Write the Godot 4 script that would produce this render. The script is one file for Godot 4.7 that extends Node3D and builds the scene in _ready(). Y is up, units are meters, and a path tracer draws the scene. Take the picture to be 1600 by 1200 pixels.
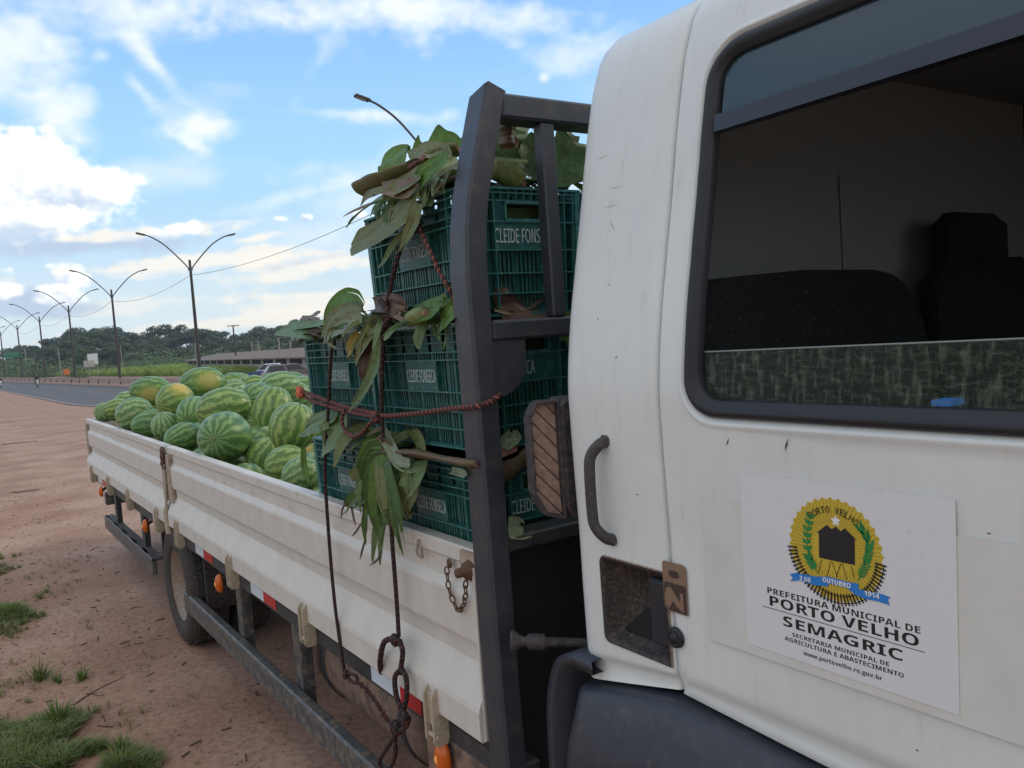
extends Node3D
# A flatbed truck loaded with watermelons and stacked produce crates, parked on the red dirt shoulder of a highway.
# World: +x goes across the truck away from the viewer, +y up, -z towards the tail of the truck. Metres.

var rng := RandomNumberGenerator.new()
var taken := {}
var M := {}
var thing_base := {}


func _ready() -> void:
	rng.seed = 20240607
	setup_camera()
	setup_sky()
	make_materials()
	build_ground()
	build_far_scene()
	build_truck()
	build_crates()
	build_leaves()
	build_ropes()
	build_melons()
	build_roadside_plants()


# ------------------------------------------------------------------ camera, sky, sun
func setup_camera() -> void:
	var cam := Camera3D.new()
	cam.name = "camera"
	var x := Vector3(0.82323, -0.07027, 0.56334)
	var y := Vector3(0.09287, 0.99561, -0.01152)
	var z := Vector3(-0.56005, 0.06180, 0.82615)
	cam.transform = Transform3D(Basis(x, y, z).orthonormalized(), Vector3(0, 1.72, 0))
	cam.fov = 49.87
	cam.near = 0.05
	cam.far = 3000.0
	add_child(cam)
	cam.current = true


func setup_sky() -> void:
	var we := WorldEnvironment.new()
	we.name = "environment"
	var e := Environment.new()
	e.background_mode = Environment.BG_SKY
	e.tonemap_mode = Environment.TONE_MAPPER_LINEAR
	e.tonemap_exposure = 1.25
	# thin evening haze over the far wood
	e.fog_enabled = true
	e.fog_density = 0.00035
	e.fog_light_color = Color(0.80, 0.86, 0.92)
	e.sdfgi_enabled = true
	e.ssao_enabled = true
	e.ssil_enabled = true
	var sky := Sky.new()
	var pm := PanoramaSkyMaterial.new()
	pm.panorama = sky_texture()
	sky.sky_material = pm
	e.sky = sky
	we.environment = e
	add_child(we)
	var sun := DirectionalLight3D.new()
	sun.name = "sun"
	sun.light_energy = 0.30
	sun.light_color = Color(1.0, 0.93, 0.82)
	sun.light_angular_distance = 18.0
	sun.shadow_enabled = true
	# low in the west, behind the truck and to the right of the picture
	sun.rotation = Vector3(deg_to_rad(-28), deg_to_rad(78), 0)
	add_child(sun)


var n_big := FastNoiseLite.new()
var n_mid := FastNoiseLite.new()
var n_fine := FastNoiseLite.new()
var n_streak := FastNoiseLite.new()
# every cloud: azimuth and elevation of its middle, half sizes in degrees, how ragged, how dense, kind (0 thin veil, 1 cumulus, 2 grey layer, 3 cream streak)
var clouds: Array = []


func cloud(c: Vector2, rx: float, ry: float, tilt: float, rag: float, dense: float, kind: int) -> void:
	clouds.append([c.x, c.y, rx, ry, cos(deg_to_rad(tilt)), sin(deg_to_rad(tilt)), rag, dense, kind])


func air(el: float) -> Vector3:
	# clear air: pale near the horizon, deeper blue higher up
	var t := clampf(el / 26.0, 0.0, 1.0)
	var low := Vector3(0.62, 0.71, 0.74)
	var mid := Vector3(0.345, 0.60, 0.86)
	var top := Vector3(0.20, 0.415, 0.80)
	var c := low.lerp(mid, smoothstep(0.0, 0.5, t)).lerp(top, smoothstep(0.4, 1.0, t))
	return c.lerp(Vector3(0.14, 0.33, 0.78), smoothstep(30.0, 90.0, el))


func sky_at(az: float, el: float) -> Vector3:
	var c := air(el)
	var ce := cos(deg_to_rad(el))
	# a broken high veil everywhere
	var w1 := n_big.get_noise_2d(az * 1.0, el * 2.2)
	var w2 := n_mid.get_noise_2d(az * 1.0, el * 1.6)
	var w3 := n_fine.get_noise_2d(az, el * 1.3)
	var veil := smoothstep(0.0, 0.85, w1 + 0.26 * w2 + 0.25 * n_streak.get_noise_2d(az * 0.8 + el * 0.5, el * 3.0))
	c = c.lerp(Vector3(0.78, 0.83, 0.88), veil * (0.62 if el > 6.0 else 0.3))
	# unseen cloud sheet outside the gap, added to whiten and lift shade light
	var gap := 1.0 - smoothstep(48.0, 105.0, absf(wrapf(az - 34.0, -180.0, 180.0)))
	gap *= 1.0 - smoothstep(30.0, 62.0, el)
	c = c.lerp(Vector3(0.725, 0.74, 0.76) * (0.92 + 0.10 * w1 + 0.16 * smoothstep(25.0, 80.0, el)), 0.86 * (1.0 - gap))
	for k in clouds:
		var dx: float = wrapf(az - k[0], -180.0, 180.0) * ce
		var dy: float = el - k[1]
		if absf(dx) > k[2] * 2.2 + k[3] or absf(dy) > k[3] * 2.2 + k[2]:
			continue
		var a: float = (dx * k[4] + dy * k[5]) / k[2]
		var b: float = (-dx * k[5] + dy * k[4]) / k[3]
		var r := sqrt(a * a + b * b)
		if r > 2.2:
			continue
		var rag: float = k[6]
		if k[8] == 1:
			var lump := w2 * 0.55 + w3 * 0.5 + w1 * 0.3
			var d := smoothstep(-0.06, 0.32, 1.0 - r + lump * rag)
			# lit from the right, grey where it is deep
			var side := clampf(0.55 + 0.42 * a + 0.5 * b + 0.5 * (w2 - n_mid.get_noise_2d(az + 0.9, el * 1.6 + 0.9)) + 0.22 * (w3 - n_fine.get_noise_2d(az + 0.35, el * 1.3 + 0.3)) + 0.35 * w2, 0.0, 1.0)
			var col := Vector3(0.50, 0.60, 0.74).lerp(Vector3(1.06, 1.04, 0.97), smoothstep(0.05, 0.80, side))
			c = c.lerp(col, d * float(k[7]))
		elif k[8] == 2:
			var d2 := smoothstep(0.0, 0.75, 1.0 - r + (w2 * 0.7 + w3 * 0.25) * rag)
			c = c.lerp(Vector3(0.43, 0.53, 0.67), d2 * float(k[7]))
		elif k[8] == 3:
			var st := n_streak.get_noise_2d(az * 0.7, el * 4.0)
			var d3 := smoothstep(0.0, 0.8, 1.0 - r + (st * 1.0 + w3 * 0.3 + w2 * 0.3) * rag)
			c = c.lerp(Vector3(0.84, 0.80, 0.725), d3 * float(k[7]))
		else:
			var d4 := smoothstep(-0.15, 1.25, 1.0 - r + (w2 * 0.75 + w3 * 0.16 + w1 * 0.4) * rag)
			c = c.lerp(Vector3(0.80, 0.85, 0.90), d4 * float(k[7]))
	return c


func set_noise(n: FastNoiseLite, sd: int, freq: float, oct: int) -> void:
	n.seed = sd
	n.noise_type = FastNoiseLite.TYPE_SIMPLEX_SMOOTH
	n.frequency = freq
	n.fractal_octaves = oct
	n.fractal_gain = 0.55


func sky_texture() -> ImageTexture:
	set_noise(n_big, 3, 0.045, 3)
	set_noise(n_mid, 11, 0.16, 4)
	set_noise(n_fine, 23, 0.62, 4)
	set_noise(n_streak, 5, 0.12, 4)
	# veils, upper part
	cloud(Vector2(8.839, 20.53), 9.0, 2.2, 4, 1.0, 0.80, 0)
	cloud(Vector2(15.12, 21.22), 5.0, 1.6, -8, 1.2, 0.75, 0)
	cloud(Vector2(4.772, 16.97), 5.0, 4.6, -50, 0.9, 0.75, 0)
	cloud(Vector2(6.907, 15.04), 3.6, 2.6, -60, 1.0, 0.85, 0)
	cloud(Vector2(12.53, 17.91), 2.3, 0.75, -52, 1.0, 0.95, 0)
	cloud(Vector2(11.51, 16.5), 1.2, 0.6, -50, 1.2, 0.75, 0)
	cloud(Vector2(9.573, 18.1), 0.9, 0.6, 20, 1.2, 0.7, 0)
	cloud(Vector2(15.59, 14.03), 3.3, 0.95, 6, 1.3, 0.95, 0)
	cloud(Vector2(14.35, 13.25), 1.8, 0.6, -22, 1.2, 0.9, 0)
	cloud(Vector2(22.86, 18.44), 3.6, 0.9, 55, 1.1, 0.55, 0)
	cloud(Vector2(27.32, 21.17), 7.0, 2.0, -14, 1.1, 0.95, 0)
	cloud(Vector2(34.14, 20.34), 7.0, 1.8, -10, 1.1, 0.85, 0)
	cloud(Vector2(25.07, 15.02), 5.0, 0.5, -3, 1.2, 0.7, 0)
	cloud(Vector2(26.75, 14.69), 5.0, 0.7, 0, 1.2, 0.55, 0)
	cloud(Vector2(40.03, 17.99), 6.0, 1.6, 0, 1.2, 0.55, 0)
	cloud(Vector2(28.22, 11.59), 8.0, 2.4, 10, 1.0, 0.45, 0)
	cloud(Vector2(21.3, 10.2), 6.0, 0.5, 12, 1.3, 0.4, 0)
	cloud(Vector2(37.76, 16.6), 0.50, 0.42, 0, 0.05, 1.0, 0)
	# thick bank low on the left with an anvil
	cloud(Vector2(5.137, 7.12), 11.0, 1.1, 0, 0.7, 0.75, 2)
	cloud(Vector2(-0.798, 10.45), 7.0, 4.5, 0, 1.1, 1.0, 1)
	cloud(Vector2(4.339, 12.6), 3.0, 1.6, -30, 0.9, 0.9, 1)
	cloud(Vector2(4.666, 10.56), 6.6, 3.3, -12, 0.55, 1.0, 1)
	cloud(Vector2(7.752, 10.21), 2.7, 1.4, -4, 0.5, 1.0, 1)
	cloud(Vector2(4.283, 8.611), 4.6, 1.2, 0, 0.9, 0.9, 1)
	cloud(Vector2(6.291, 8.619), 2.4, 0.9, 0, 0.9, 0.85, 1)
	cloud(Vector2(8.234, 7.076), 8.0, 0.55, 2, 1.0, 0.8, 2)
	# streaks above the horizon
	cloud(Vector2(11.21, 7.806), 5.0, 0.6, 3, 1.2, 0.9, 3)
	cloud(Vector2(12.72, 7.897), 1.7, 0.5, 8, 0.9, 1.0, 1)
	cloud(Vector2(17.77, 7.352), 2.2, 0.32, 8, 0.9, 0.95, 3)
	cloud(Vector2(12.92, 5.966), 9.0, 0.7, 3, 1.2, 0.85, 3)
	cloud(Vector2(18.78, 4.896), 7.0, 1.2, 6, 1.2, 0.85, 3)
	cloud(Vector2(22.37, 2.996), 7.0, 1.2, 4, 1.1, 0.8, 3)
	cloud(Vector2(20.49, 5.655), 3.0, 0.4, 8, 1.2, 0.6, 2)
	cloud(Vector2(17.31, 2.027), 10.0, 0.5, 2, 1.2, 0.7, 3)
	cloud(Vector2(10.42, 3.249), 6.0, 0.7, 2, 1.2, 0.5, 3)
	cloud(Vector2(21.07, 8.56), 0.55, 0.25, 0, 0.8, 0.8, 1)
	cloud(Vector2(19.5, 8.531), 0.45, 0.16, 0, 0.8, 0.6, 1)
	cloud(Vector2(24.54, 8.63), 0.6, 0.3, 0, 0.8, 0.8, 1)
	# the small tower and its grey base
	cloud(Vector2(3.486, 3.583), 4.2, 0.95, 0, 0.8, 0.85, 2)
	cloud(Vector2(4.866, 4.208), 2.2, 0.8, 0, 0.6, 0.9, 2)
	cloud(Vector2(6.6, 5.299), 1.3, 1.2, 0, 0.7, 1.0, 1)
	cloud(Vector2(5.946, 4.165), 1.5, 1.0, 0, 0.7, 0.95, 1)
	cloud(Vector2(2.927, 4.543), 1.4, 0.5, 0, 1.0, 0.7, 1)
	cloud(Vector2(5.796, 3.284), 3.0, 0.55, 0, 0.8, 0.8, 2)
	# the same weather goes on round the rest of the horizon
	for i in 34:
		var az := 84.0 + i * 8.1
		var el := rng.randf_range(3.0, 14.0)
		cloud(Vector2(az, el), rng.randf_range(3.0, 8.0), rng.randf_range(0.8, 2.2), rng.randf_range(-6, 6), 1.0, 0.85, [1, 3, 2, 0][i % 4])
		cloud(Vector2(az, rng.randf_range(18, 50)), rng.randf_range(5.0, 14.0), rng.randf_range(1.0, 3.5), rng.randf_range(-30, 30), 1.1, 0.7, 0)
	var W := 4096
	var H := 2048
	var small := Image.create_empty(512, 256, false, Image.FORMAT_RGBF)
	for j in 256:
		var el := 90.0 - (j + 0.5) / 256.0 * 180.0
		for i in 512:
			var c := sky_at((i + 0.5) / 512.0 * 360.0, maxf(el, 0.0)) if el > -1.0 else Vector3(0.22, 0.19, 0.17)
			small.set_pixel(i, j, Color(c.x, c.y, c.z))
	small.resize(W, H, Image.INTERPOLATE_BILINEAR)
	# the finer part: every degree of sky from 15 west of the road's end to 85 east of it
	var per := W / 360.0
	var j0 := int(H * 0.5 - 46.0 * per)
	var a0 := int(-14.0 * per)
	var a1 := int(80.0 * per)
	var rows: Array = []
	rows.resize(int(H * 0.5) - j0)
	var task := func(r: int) -> void:
		var line := PackedVector3Array()
		line.resize(a1 - a0)
		var el := 90.0 - (j0 + r + 0.5) / H * 180.0
		for i in a1 - a0:
			line[i] = sky_at((a0 + i + 0.5) / per, el)
		rows[r] = line
	var id := WorkerThreadPool.add_group_task(task, rows.size())
	WorkerThreadPool.wait_for_group_task_completion(id)
	for r in rows.size():
		var line: PackedVector3Array = rows[r]
		for i in line.size():
			var c := line[i]
			small.set_pixel(posmod(a0 + i, W), j0 + r, Color(c.x, c.y, c.z))
	return ImageTexture.create_from_image(small)


# ------------------------------------------------------------------ materials
func lin(r: float, g: float, b: float) -> Color:
	return Color(r, g, b).linear_to_srgb()


func plain(r: float, g: float, b: float, rough := 0.6, metal := 0.0) -> StandardMaterial3D:
	var m := StandardMaterial3D.new()
	m.albedo_color = lin(r, g, b)
	m.roughness = rough
	m.metallic = metal
	return m


func noise_tex(sd: int, freq: float, octaves: int, colors: Array, at: Array, size := 512, ridged := false) -> NoiseTexture2D:
	var n := FastNoiseLite.new()
	n.seed = sd
	n.noise_type = FastNoiseLite.TYPE_SIMPLEX_SMOOTH
	n.frequency = freq
	n.fractal_octaves = octaves
	n.fractal_gain = 0.6
	if ridged:
		n.fractal_type = FastNoiseLite.FRACTAL_RIDGED
	var t := NoiseTexture2D.new()
	t.width = size
	t.height = size
	t.seamless = true
	t.noise = n
	var g := Gradient.new()
	var cs := PackedColorArray()
	var os := PackedFloat32Array()
	for i in colors.size():
		cs.append(colors[i])
		os.append(at[i])
	g.colors = cs
	g.offsets = os
	t.color_ramp = g
	return t


func grey(v: float) -> Color:
	return lin(v, v, v)


func worn(colors: Array, at: Array, sd: int, freq: float, scale: float, rough := 0.6, metal := 0.0, bump := 0.0, octaves := 5) -> StandardMaterial3D:
	# paint, metal or plastic with stains, mapped in world space
	var m := StandardMaterial3D.new()
	m.albedo_texture = noise_tex(sd, freq, octaves, colors, at)
	m.roughness = rough
	m.metallic = metal
	m.uv1_triplanar = true
	m.uv1_world_triplanar = true
	m.uv1_scale = Vector3.ONE * scale
	if bump > 0.0:
		m.heightmap_enabled = true
		m.heightmap_texture = noise_tex(sd + 7, freq * 2.0, 5, [grey(0.0), grey(1.0)], [0.25, 0.75])
		m.heightmap_scale = bump
	return m


func with_detail(m: StandardMaterial3D, t: Texture2D, scale: float) -> StandardMaterial3D:
	m.detail_enabled = true
	m.detail_albedo = t
	m.detail_blend_mode = BaseMaterial3D.BLEND_MODE_MUL
	m.detail_uv_layer = BaseMaterial3D.DETAIL_UV_2
	m.uv2_triplanar = true
	m.uv2_world_triplanar = true
	m.uv2_scale = Vector3.ONE * scale
	return m


func leafy(r: float, g: float, b: float, through := 0.35) -> StandardMaterial3D:
	var m := StandardMaterial3D.new()
	m.albedo_color = lin(r, g, b)
	m.albedo_texture = veins
	m.roughness = 0.55
	m.cull_mode = BaseMaterial3D.CULL_DISABLED
	m.backlight_enabled = true
	m.backlight = lin(r * through * 3.0, g * through * 3.0, b * through * 2.0)
	return m


var veins: ImageTexture


func vein_texture() -> ImageTexture:
	# side veins of a big leaf running out from the midrib, with brown blotches
	var im := Image.create_empty(256, 512, false, Image.FORMAT_RGB8)
	var n := FastNoiseLite.new()
	n.seed = 77
	n.frequency = 0.02
	n.fractal_octaves = 4
	for y in 512:
		for x in 256:
			var s := absf(x - 127.5) / 127.5
			var v := 0.80 + 0.17 * n.get_noise_2d(x * 9.0, y * 0.22) + 0.13 * n.get_noise_2d(x * 2.6 + 70, y * 0.5) + 0.05 * sin(x * 0.9)
			var blot := smoothstep(0.10, 0.42, n.get_noise_2d(x * 0.9 + 500, y * 0.55))
			var tip := smoothstep(0.30, 0.0, n.get_noise_2d(x * 0.4 + 900, y * 0.2) + 0.35)
			var rib := smoothstep(0.06, 0.0, s)
			var edge := smoothstep(0.86, 1.0, s)
			var c := Color(v, v, v).lerp(Color(0.95, 0.70, 0.42) * v, clampf(blot * 0.38 + tip * 0.22 + edge * 0.35, 0, 0.8)).lerp(Color(1, 1, 0.86), rib * 0.55)
			im.set_pixel(x, y, c)
	return ImageTexture.create_from_image(im)


func braid_texture(a: Color, b: Color) -> ImageTexture:
	# strands of two colours laid round a rope
	var im := Image.create_empty(64, 64, false, Image.FORMAT_RGB8)
	for y in 64:
		for x in 64:
			var k := posmod(x + y * 2, 64)
			var strand := int(k / 16.0)
			var edge := absf(fposmod(k, 16.0) - 8.0) / 8.0
			var c := a if strand == 0 else b
			if strand == 2:
				c = b.lerp(a, 0.25)
			im.set_pixel(x, y, c.darkened(0.45 * smoothstep(0.6, 1.0, edge)))
	return ImageTexture.create_from_image(im)


func rind_texture(sd: int, spot: float) -> ImageTexture:
	# longitudinal ragged dark stripes on a pale green rind; spot > 0 adds the yellow patch where the fruit lay on the soil
	var W := 704
	var H := 352
	var n := FastNoiseLite.new()
	n.seed = sd
	n.frequency = 1.0
	n.fractal_octaves = 3
	var n2 := FastNoiseLite.new()
	n2.seed = sd + 1
	n2.frequency = 11.0
	n2.fractal_octaves = 4
	n2.fractal_gain = 0.62
	var rows: Array = []
	rows.resize(H)
	var task := func(y: int) -> void:
		var line := PackedByteArray()
		line.resize(W * 3)
		var th := (y + 0.5) / H * PI
		for x in W:
			var ph := (x + 0.5) / W * TAU
			var p := Vector3(sin(th) * cos(ph), cos(th), sin(th) * sin(ph))
			var wob := n.get_noise_3dv(p * 1.6) * 0.8 + n2.get_noise_3dv(p * Vector3(0.6, 0.35, 0.6)) * 0.45
			var s := cos(ph * 13.0 + wob * 3.6)
			var rag := n2.get_noise_3dv(p * Vector3(2.2, 0.9, 2.2))
			var fine := n2.get_noise_3dv(p * 3.6 + Vector3(5, 5, 5))
			var big := n.get_noise_3dv(p * 2.2 + Vector3(3, 1, 7))
			var lightness := smoothstep(-0.15, 0.55, s + rag * 1.15 + fine * 0.5 + big * 0.35)
			var vein := smoothstep(0.10, 0.34, absf(fine + rag * 0.4))
			var light := Color(0.80, 0.84, 0.60).lerp(Color(0.67, 0.75, 0.48), clampf(0.5 + big, 0, 1))
			light = Color(0.36, 0.50, 0.27).lerp(light, 0.35 + 0.65 * vein)
			var deep := Color(0.28, 0.41, 0.22).lerp(Color(0.45, 0.59, 0.36), clampf(0.35 + fine * 1.5 + rag, 0, 1))
			var c := deep.lerp(light, lightness * 0.92)
			var pole := smoothstep(0.16, 0.0, minf(th, PI - th))
			c = c.lerp(Color(0.50, 0.58, 0.28), pole * 0.6)
			if spot > 0.0:
				var d := p.angle_to(Vector3(0.93, 0.18, 0.32).normalized())
				var edge := d / spot + n.get_noise_3dv(p * 4.0) * 0.35
				c = c.lerp(Color(0.66, 0.65, 0.28), smoothstep(1.7, 0.9, edge) * 0.7)
				c = c.lerp(Color(0.80, 0.69, 0.42), smoothstep(1.0, 0.6, edge) * (0.75 + 0.25 * vein))
			var dust := clampf(0.5 + n.get_noise_3dv(p * 2.0 + Vector3(9, 0, 0)) * 0.8, 0, 1)
			c = c.lerp(Color(0.62, 0.66, 0.56), dust * 0.14)
			line[x * 3] = int(clampf(c.r, 0, 1) * 255)
			line[x * 3 + 1] = int(clampf(c.g, 0, 1) * 255)
			line[x * 3 + 2] = int(clampf(c.b, 0, 1) * 255)
		rows[y] = line
	var id := WorkerThreadPool.add_group_task(task, H)
	WorkerThreadPool.wait_for_group_task_completion(id)
	var all := PackedByteArray()
	for y in H:
		all.append_array(rows[y])
	return ImageTexture.create_from_image(Image.create_from_data(W, H, false, Image.FORMAT_RGB8, all))


func dirty_glass_texture() -> ImageTexture:
	# dried runs and rectangular wipe marks of dust on the half lowered pane
	var im := Image.create_empty(512, 128, false, Image.FORMAT_RGBA8)
	var n := FastNoiseLite.new()
	n.seed = 9
	n.frequency = 0.03
	n.fractal_octaves = 4
	for y in 128:
		for x in 512:
			var a := n.get_noise_2d(x * 2.4, y * 0.45)
			var b := n.get_noise_2d(x * 0.8 + 300, y * 2.6)
			var f := n.get_noise_2d(x * 7.0, y * 7.0 + 90)
			var d := clampf(0.12 + 0.40 * maxf(a, 0.0) + 0.26 * maxf(b, 0.0) + 0.14 * f, 0.03, 0.5)
			im.set_pixel(x, y, Color(0.44, 0.50, 0.42, d))
	return ImageTexture.create_from_image(im)


func seat_texture() -> ImageTexture:
	# black upholstery with small woven flecks
	var im := Image.create_empty(256, 256, false, Image.FORMAT_RGB8)
	im.fill(Color(0.10, 0.10, 0.115))
	var r := RandomNumberGenerator.new()
	r.seed = 4
	for i in 190:
		var c: Color = [Color(0.36, 0.26, 0.19), Color(0.18, 0.29, 0.30), Color(0.28, 0.31, 0.18), Color(0.26, 0.26, 0.32)][r.randi() % 4]
		var p := Vector2i(r.randi() % 252, r.randi() % 252)
		im.fill_rect(Rect2i(p, Vector2i(r.randi_range(2, 4), r.randi_range(1, 3))), c)
	return ImageTexture.create_from_image(im)


func make_materials() -> void:
	veins = vein_texture()
	var dirt_marks := noise_tex(41, 0.012, 6, [lin(0.74, 0.64, 0.54), lin(0.97, 0.955, 0.93), Color.WHITE], [0.04, 0.16, 0.3], 512)
	M.white = with_detail(worn([lin(0.675, 0.70, 0.675), lin(0.71, 0.735, 0.71)], [0.25, 0.7], 1, 0.006, 0.5, 0.36), noise_tex(55, 0.02, 6, [lin(0.86, 0.81, 0.74), lin(0.972, 0.967, 0.958), Color.WHITE], [0.05, 0.22, 0.5]), 1.3)
	M.white.uv2_scale = Vector3(2.6, 0.42, 2.6)
	M.board = with_detail(worn([lin(0.60, 0.565, 0.505), lin(0.655, 0.62, 0.56)], [0.25, 0.7], 2, 0.012, 0.9, 0.5), dirt_marks, 1.3)
	M.board.uv2_scale = Vector3(2.2, 0.6, 2.2)
	M.scratch = plain(0.36, 0.35, 0.33, 0.7)
	M.board_trim = worn([lin(0.25, 0.185, 0.13), lin(0.37, 0.295, 0.22), lin(0.47, 0.40, 0.32)], [0.2, 0.5, 0.85], 3, 0.02, 2.0, 0.65)
	M.latch = worn([lin(0.24, 0.175, 0.115), lin(0.40, 0.33, 0.235), lin(0.46, 0.39, 0.285)], [0.12, 0.35, 0.75], 4, 0.03, 3.0, 0.6)
	M.black_steel = worn([lin(0.030, 0.033, 0.038), lin(0.045, 0.047, 0.052), lin(0.10, 0.08, 0.062)], [0.25, 0.66, 0.95], 5, 0.02, 2.4, 0.5)
	M.frame_steel = worn([lin(0.036, 0.040, 0.050), lin(0.046, 0.049, 0.058), lin(0.085, 0.068, 0.056)], [0.3, 0.66, 0.95], 6, 0.012, 1.6, 0.42)
	M.dark = plain(0.012, 0.012, 0.014, 0.8)
	M.under = worn([lin(0.012, 0.012, 0.013), lin(0.05, 0.038, 0.03)], [0.3, 0.8], 8, 0.02, 2.0, 0.8)
	M.guard = worn([lin(0.05, 0.055, 0.06), lin(0.10, 0.098, 0.09), lin(0.22, 0.16, 0.12)], [0.25, 0.55, 0.85], 9, 0.02, 1.8, 0.5)
	M.tank = worn([lin(0.10, 0.075, 0.06), lin(0.20, 0.135, 0.10), lin(0.28, 0.18, 0.13)], [0.2, 0.5, 0.8], 10, 0.015, 1.7, 0.65)
	M.rubber = worn([lin(0.018, 0.018, 0.018), lin(0.05, 0.043, 0.037), lin(0.14, 0.10, 0.08)], [0.25, 0.55, 0.85], 12, 0.03, 4.0, 0.85)
	M.rim = worn([lin(0.16, 0.11, 0.075), lin(0.29, 0.22, 0.16), lin(0.36, 0.29, 0.22)], [0.2, 0.5, 0.8], 13, 0.03, 4.0, 0.6)
	M.rust = worn([lin(0.07, 0.04, 0.025), lin(0.20, 0.11, 0.06)], [0.3, 0.7], 14, 0.05, 10.0, 0.75, 0.2)
	M.gasket = plain(0.012, 0.013, 0.018, 0.5)
	M.plastic = worn([lin(0.028, 0.033, 0.045), lin(0.040, 0.045, 0.058), lin(0.10, 0.08, 0.065)], [0.3, 0.7, 0.92], 15, 0.02, 2.2, 0.42)
	M.handle = worn([lin(0.035, 0.033, 0.033), lin(0.075, 0.065, 0.058)], [0.3, 0.75], 16, 0.03, 6.0, 0.5)
	M.recess = worn([lin(0.018, 0.018, 0.020), lin(0.055, 0.042, 0.035), lin(0.18, 0.10, 0.06)], [0.35, 0.62, 0.85], 17, 0.03, 5.0, 0.65)
	M.flap = plain(0.016, 0.020, 0.028, 0.4)
	M.louver = worn([lin(0.24, 0.15, 0.115), lin(0.40, 0.27, 0.205)], [0.25, 0.75], 18, 0.02, 4.0, 0.75)
	M.intake = worn([lin(0.03, 0.03, 0.034), lin(0.12, 0.085, 0.07)], [0.35, 0.85], 19, 0.02, 4.0, 0.65)
	M.lining = plain(0.27, 0.295, 0.285, 0.85)
	M.lining_dark = plain(0.012, 0.012, 0.013, 0.85)
	var seat := StandardMaterial3D.new()
	seat.albedo_texture = seat_texture()
	seat.uv1_triplanar = true
	seat.uv1_scale = Vector3.ONE * 3.2
	seat.roughness = 0.95
	M.seat = seat
	M.visor = plain(0.030, 0.056, 0.074, 0.12)
	M.visor_bar = plain(0.018, 0.026, 0.045, 0.35)
	var pane := StandardMaterial3D.new()
	pane.albedo_texture = dirty_glass_texture()
	pane.transparency = BaseMaterial3D.TRANSPARENCY_ALPHA
	pane.roughness = 0.2
	pane.cull_mode = BaseMaterial3D.CULL_DISABLED
	M.pane = pane
	M.sheath_glass = plain(0.20, 0.24, 0.22, 0.3)
	var wind := StandardMaterial3D.new()
	wind.albedo_color = Color(0.4, 0.5, 0.5, 0.18)
	wind.transparency = BaseMaterial3D.TRANSPARENCY_ALPHA
	wind.roughness = 0.05
	M.windscreen = wind
	M.sign_sheet = with_detail(plain(0.70, 0.70, 0.70, 0.42), noise_tex(61, 0.03, 5, [lin(0.88, 0.84, 0.78), Color.WHITE], [0.06, 0.2]), 3.0)
	M.old_glue = worn([lin(0.635, 0.63, 0.575), lin(0.665, 0.665, 0.615)], [0.3, 0.7], 62, 0.008, 1.5, 0.55)
	M.ink = plain(0.010, 0.010, 0.012, 0.5)
	M.gold = plain(0.56, 0.41, 0.035, 0.5)
	M.gold_line = plain(0.30, 0.20, 0.015, 0.5)
	M.sprig = plain(0.012, 0.22, 0.05, 0.5)
	M.ribbon = plain(0.02, 0.20, 0.58, 0.5)
	M.pale = plain(0.78, 0.78, 0.76, 0.5)
	M.badge = plain(0.23, 0.145, 0.095, 0.6)
	M.badge_dark = plain(0.055, 0.033, 0.026, 0.6)
	M.tape_white = plain(0.62, 0.70, 0.76, 0.3)
	M.tape_red = plain(0.50, 0.018, 0.02, 0.3)
	M.amber = plain(0.62, 0.12, 0.012, 0.18)
	var amber_in := plain(1.0, 0.45, 0.08, 0.3)  # brighter orange that paints the glow at the lens centre
	M.amber_glow = amber_in
	M.tail_red = plain(0.35, 0.01, 0.01, 0.25)
	# crates
	M.crate = worn([lin(0.009, 0.078, 0.070), lin(0.017, 0.115, 0.104), lin(0.065, 0.17, 0.15)], [0.25, 0.6, 0.9], 20, 0.02, 3.0, 0.42)
	M.crate_fin = worn([lin(0.022, 0.135, 0.122), lin(0.045, 0.19, 0.172), lin(0.13, 0.28, 0.255)], [0.25, 0.6, 0.9], 24, 0.03, 3.0, 0.4)  # lighter than the walls: worn edges, and light caught there put into the colour
	M.crate_text = worn([lin(0.20, 0.33, 0.31), lin(0.62, 0.68, 0.66)], [0.30, 0.45], 21, 0.06, 9.0, 0.6)
	M.corn = leafy(0.30, 0.40, 0.14, 0.1)
	M.kernel = plain(0.70, 0.62, 0.30, 0.6)
	M.stub = plain(0.33, 0.17, 0.12, 0.8)
	# leaves
	M.leaf_green = leafy(0.145, 0.31, 0.045)
	M.leaf_deep = leafy(0.085, 0.19, 0.038)
	M.leaf_grey = leafy(0.21, 0.35, 0.145, 0.28)
	M.leaf_pale = leafy(0.33, 0.42, 0.27, 0.25)
	M.leaf_olive = leafy(0.22, 0.275, 0.09, 0.25)
	M.leaf_dry = leafy(0.25, 0.19, 0.11, 0.15)
	M.leaf_brown = leafy(0.13, 0.075, 0.045, 0.12)
	M.leaf_yellow = leafy(0.50, 0.42, 0.06, 0.25)
	M.sheath = leafy(0.22, 0.235, 0.105, 0.08)
	M.sheath_brown = leafy(0.215, 0.165, 0.095, 0.08)
	# ropes
	var ra := StandardMaterial3D.new()
	ra.albedo_texture = braid_texture(lin(0.42, 0.10, 0.07), lin(0.035, 0.018, 0.016))
	ra.roughness = 0.8
	M.rope_red = ra
	var rd := StandardMaterial3D.new()
	rd.albedo_texture = braid_texture(lin(0.13, 0.035, 0.028), lin(0.012, 0.010, 0.010))
	rd.roughness = 0.8
	M.rope_dark = rd
	M.rope_orange = plain(0.62, 0.16, 0.07, 0.8)
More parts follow.
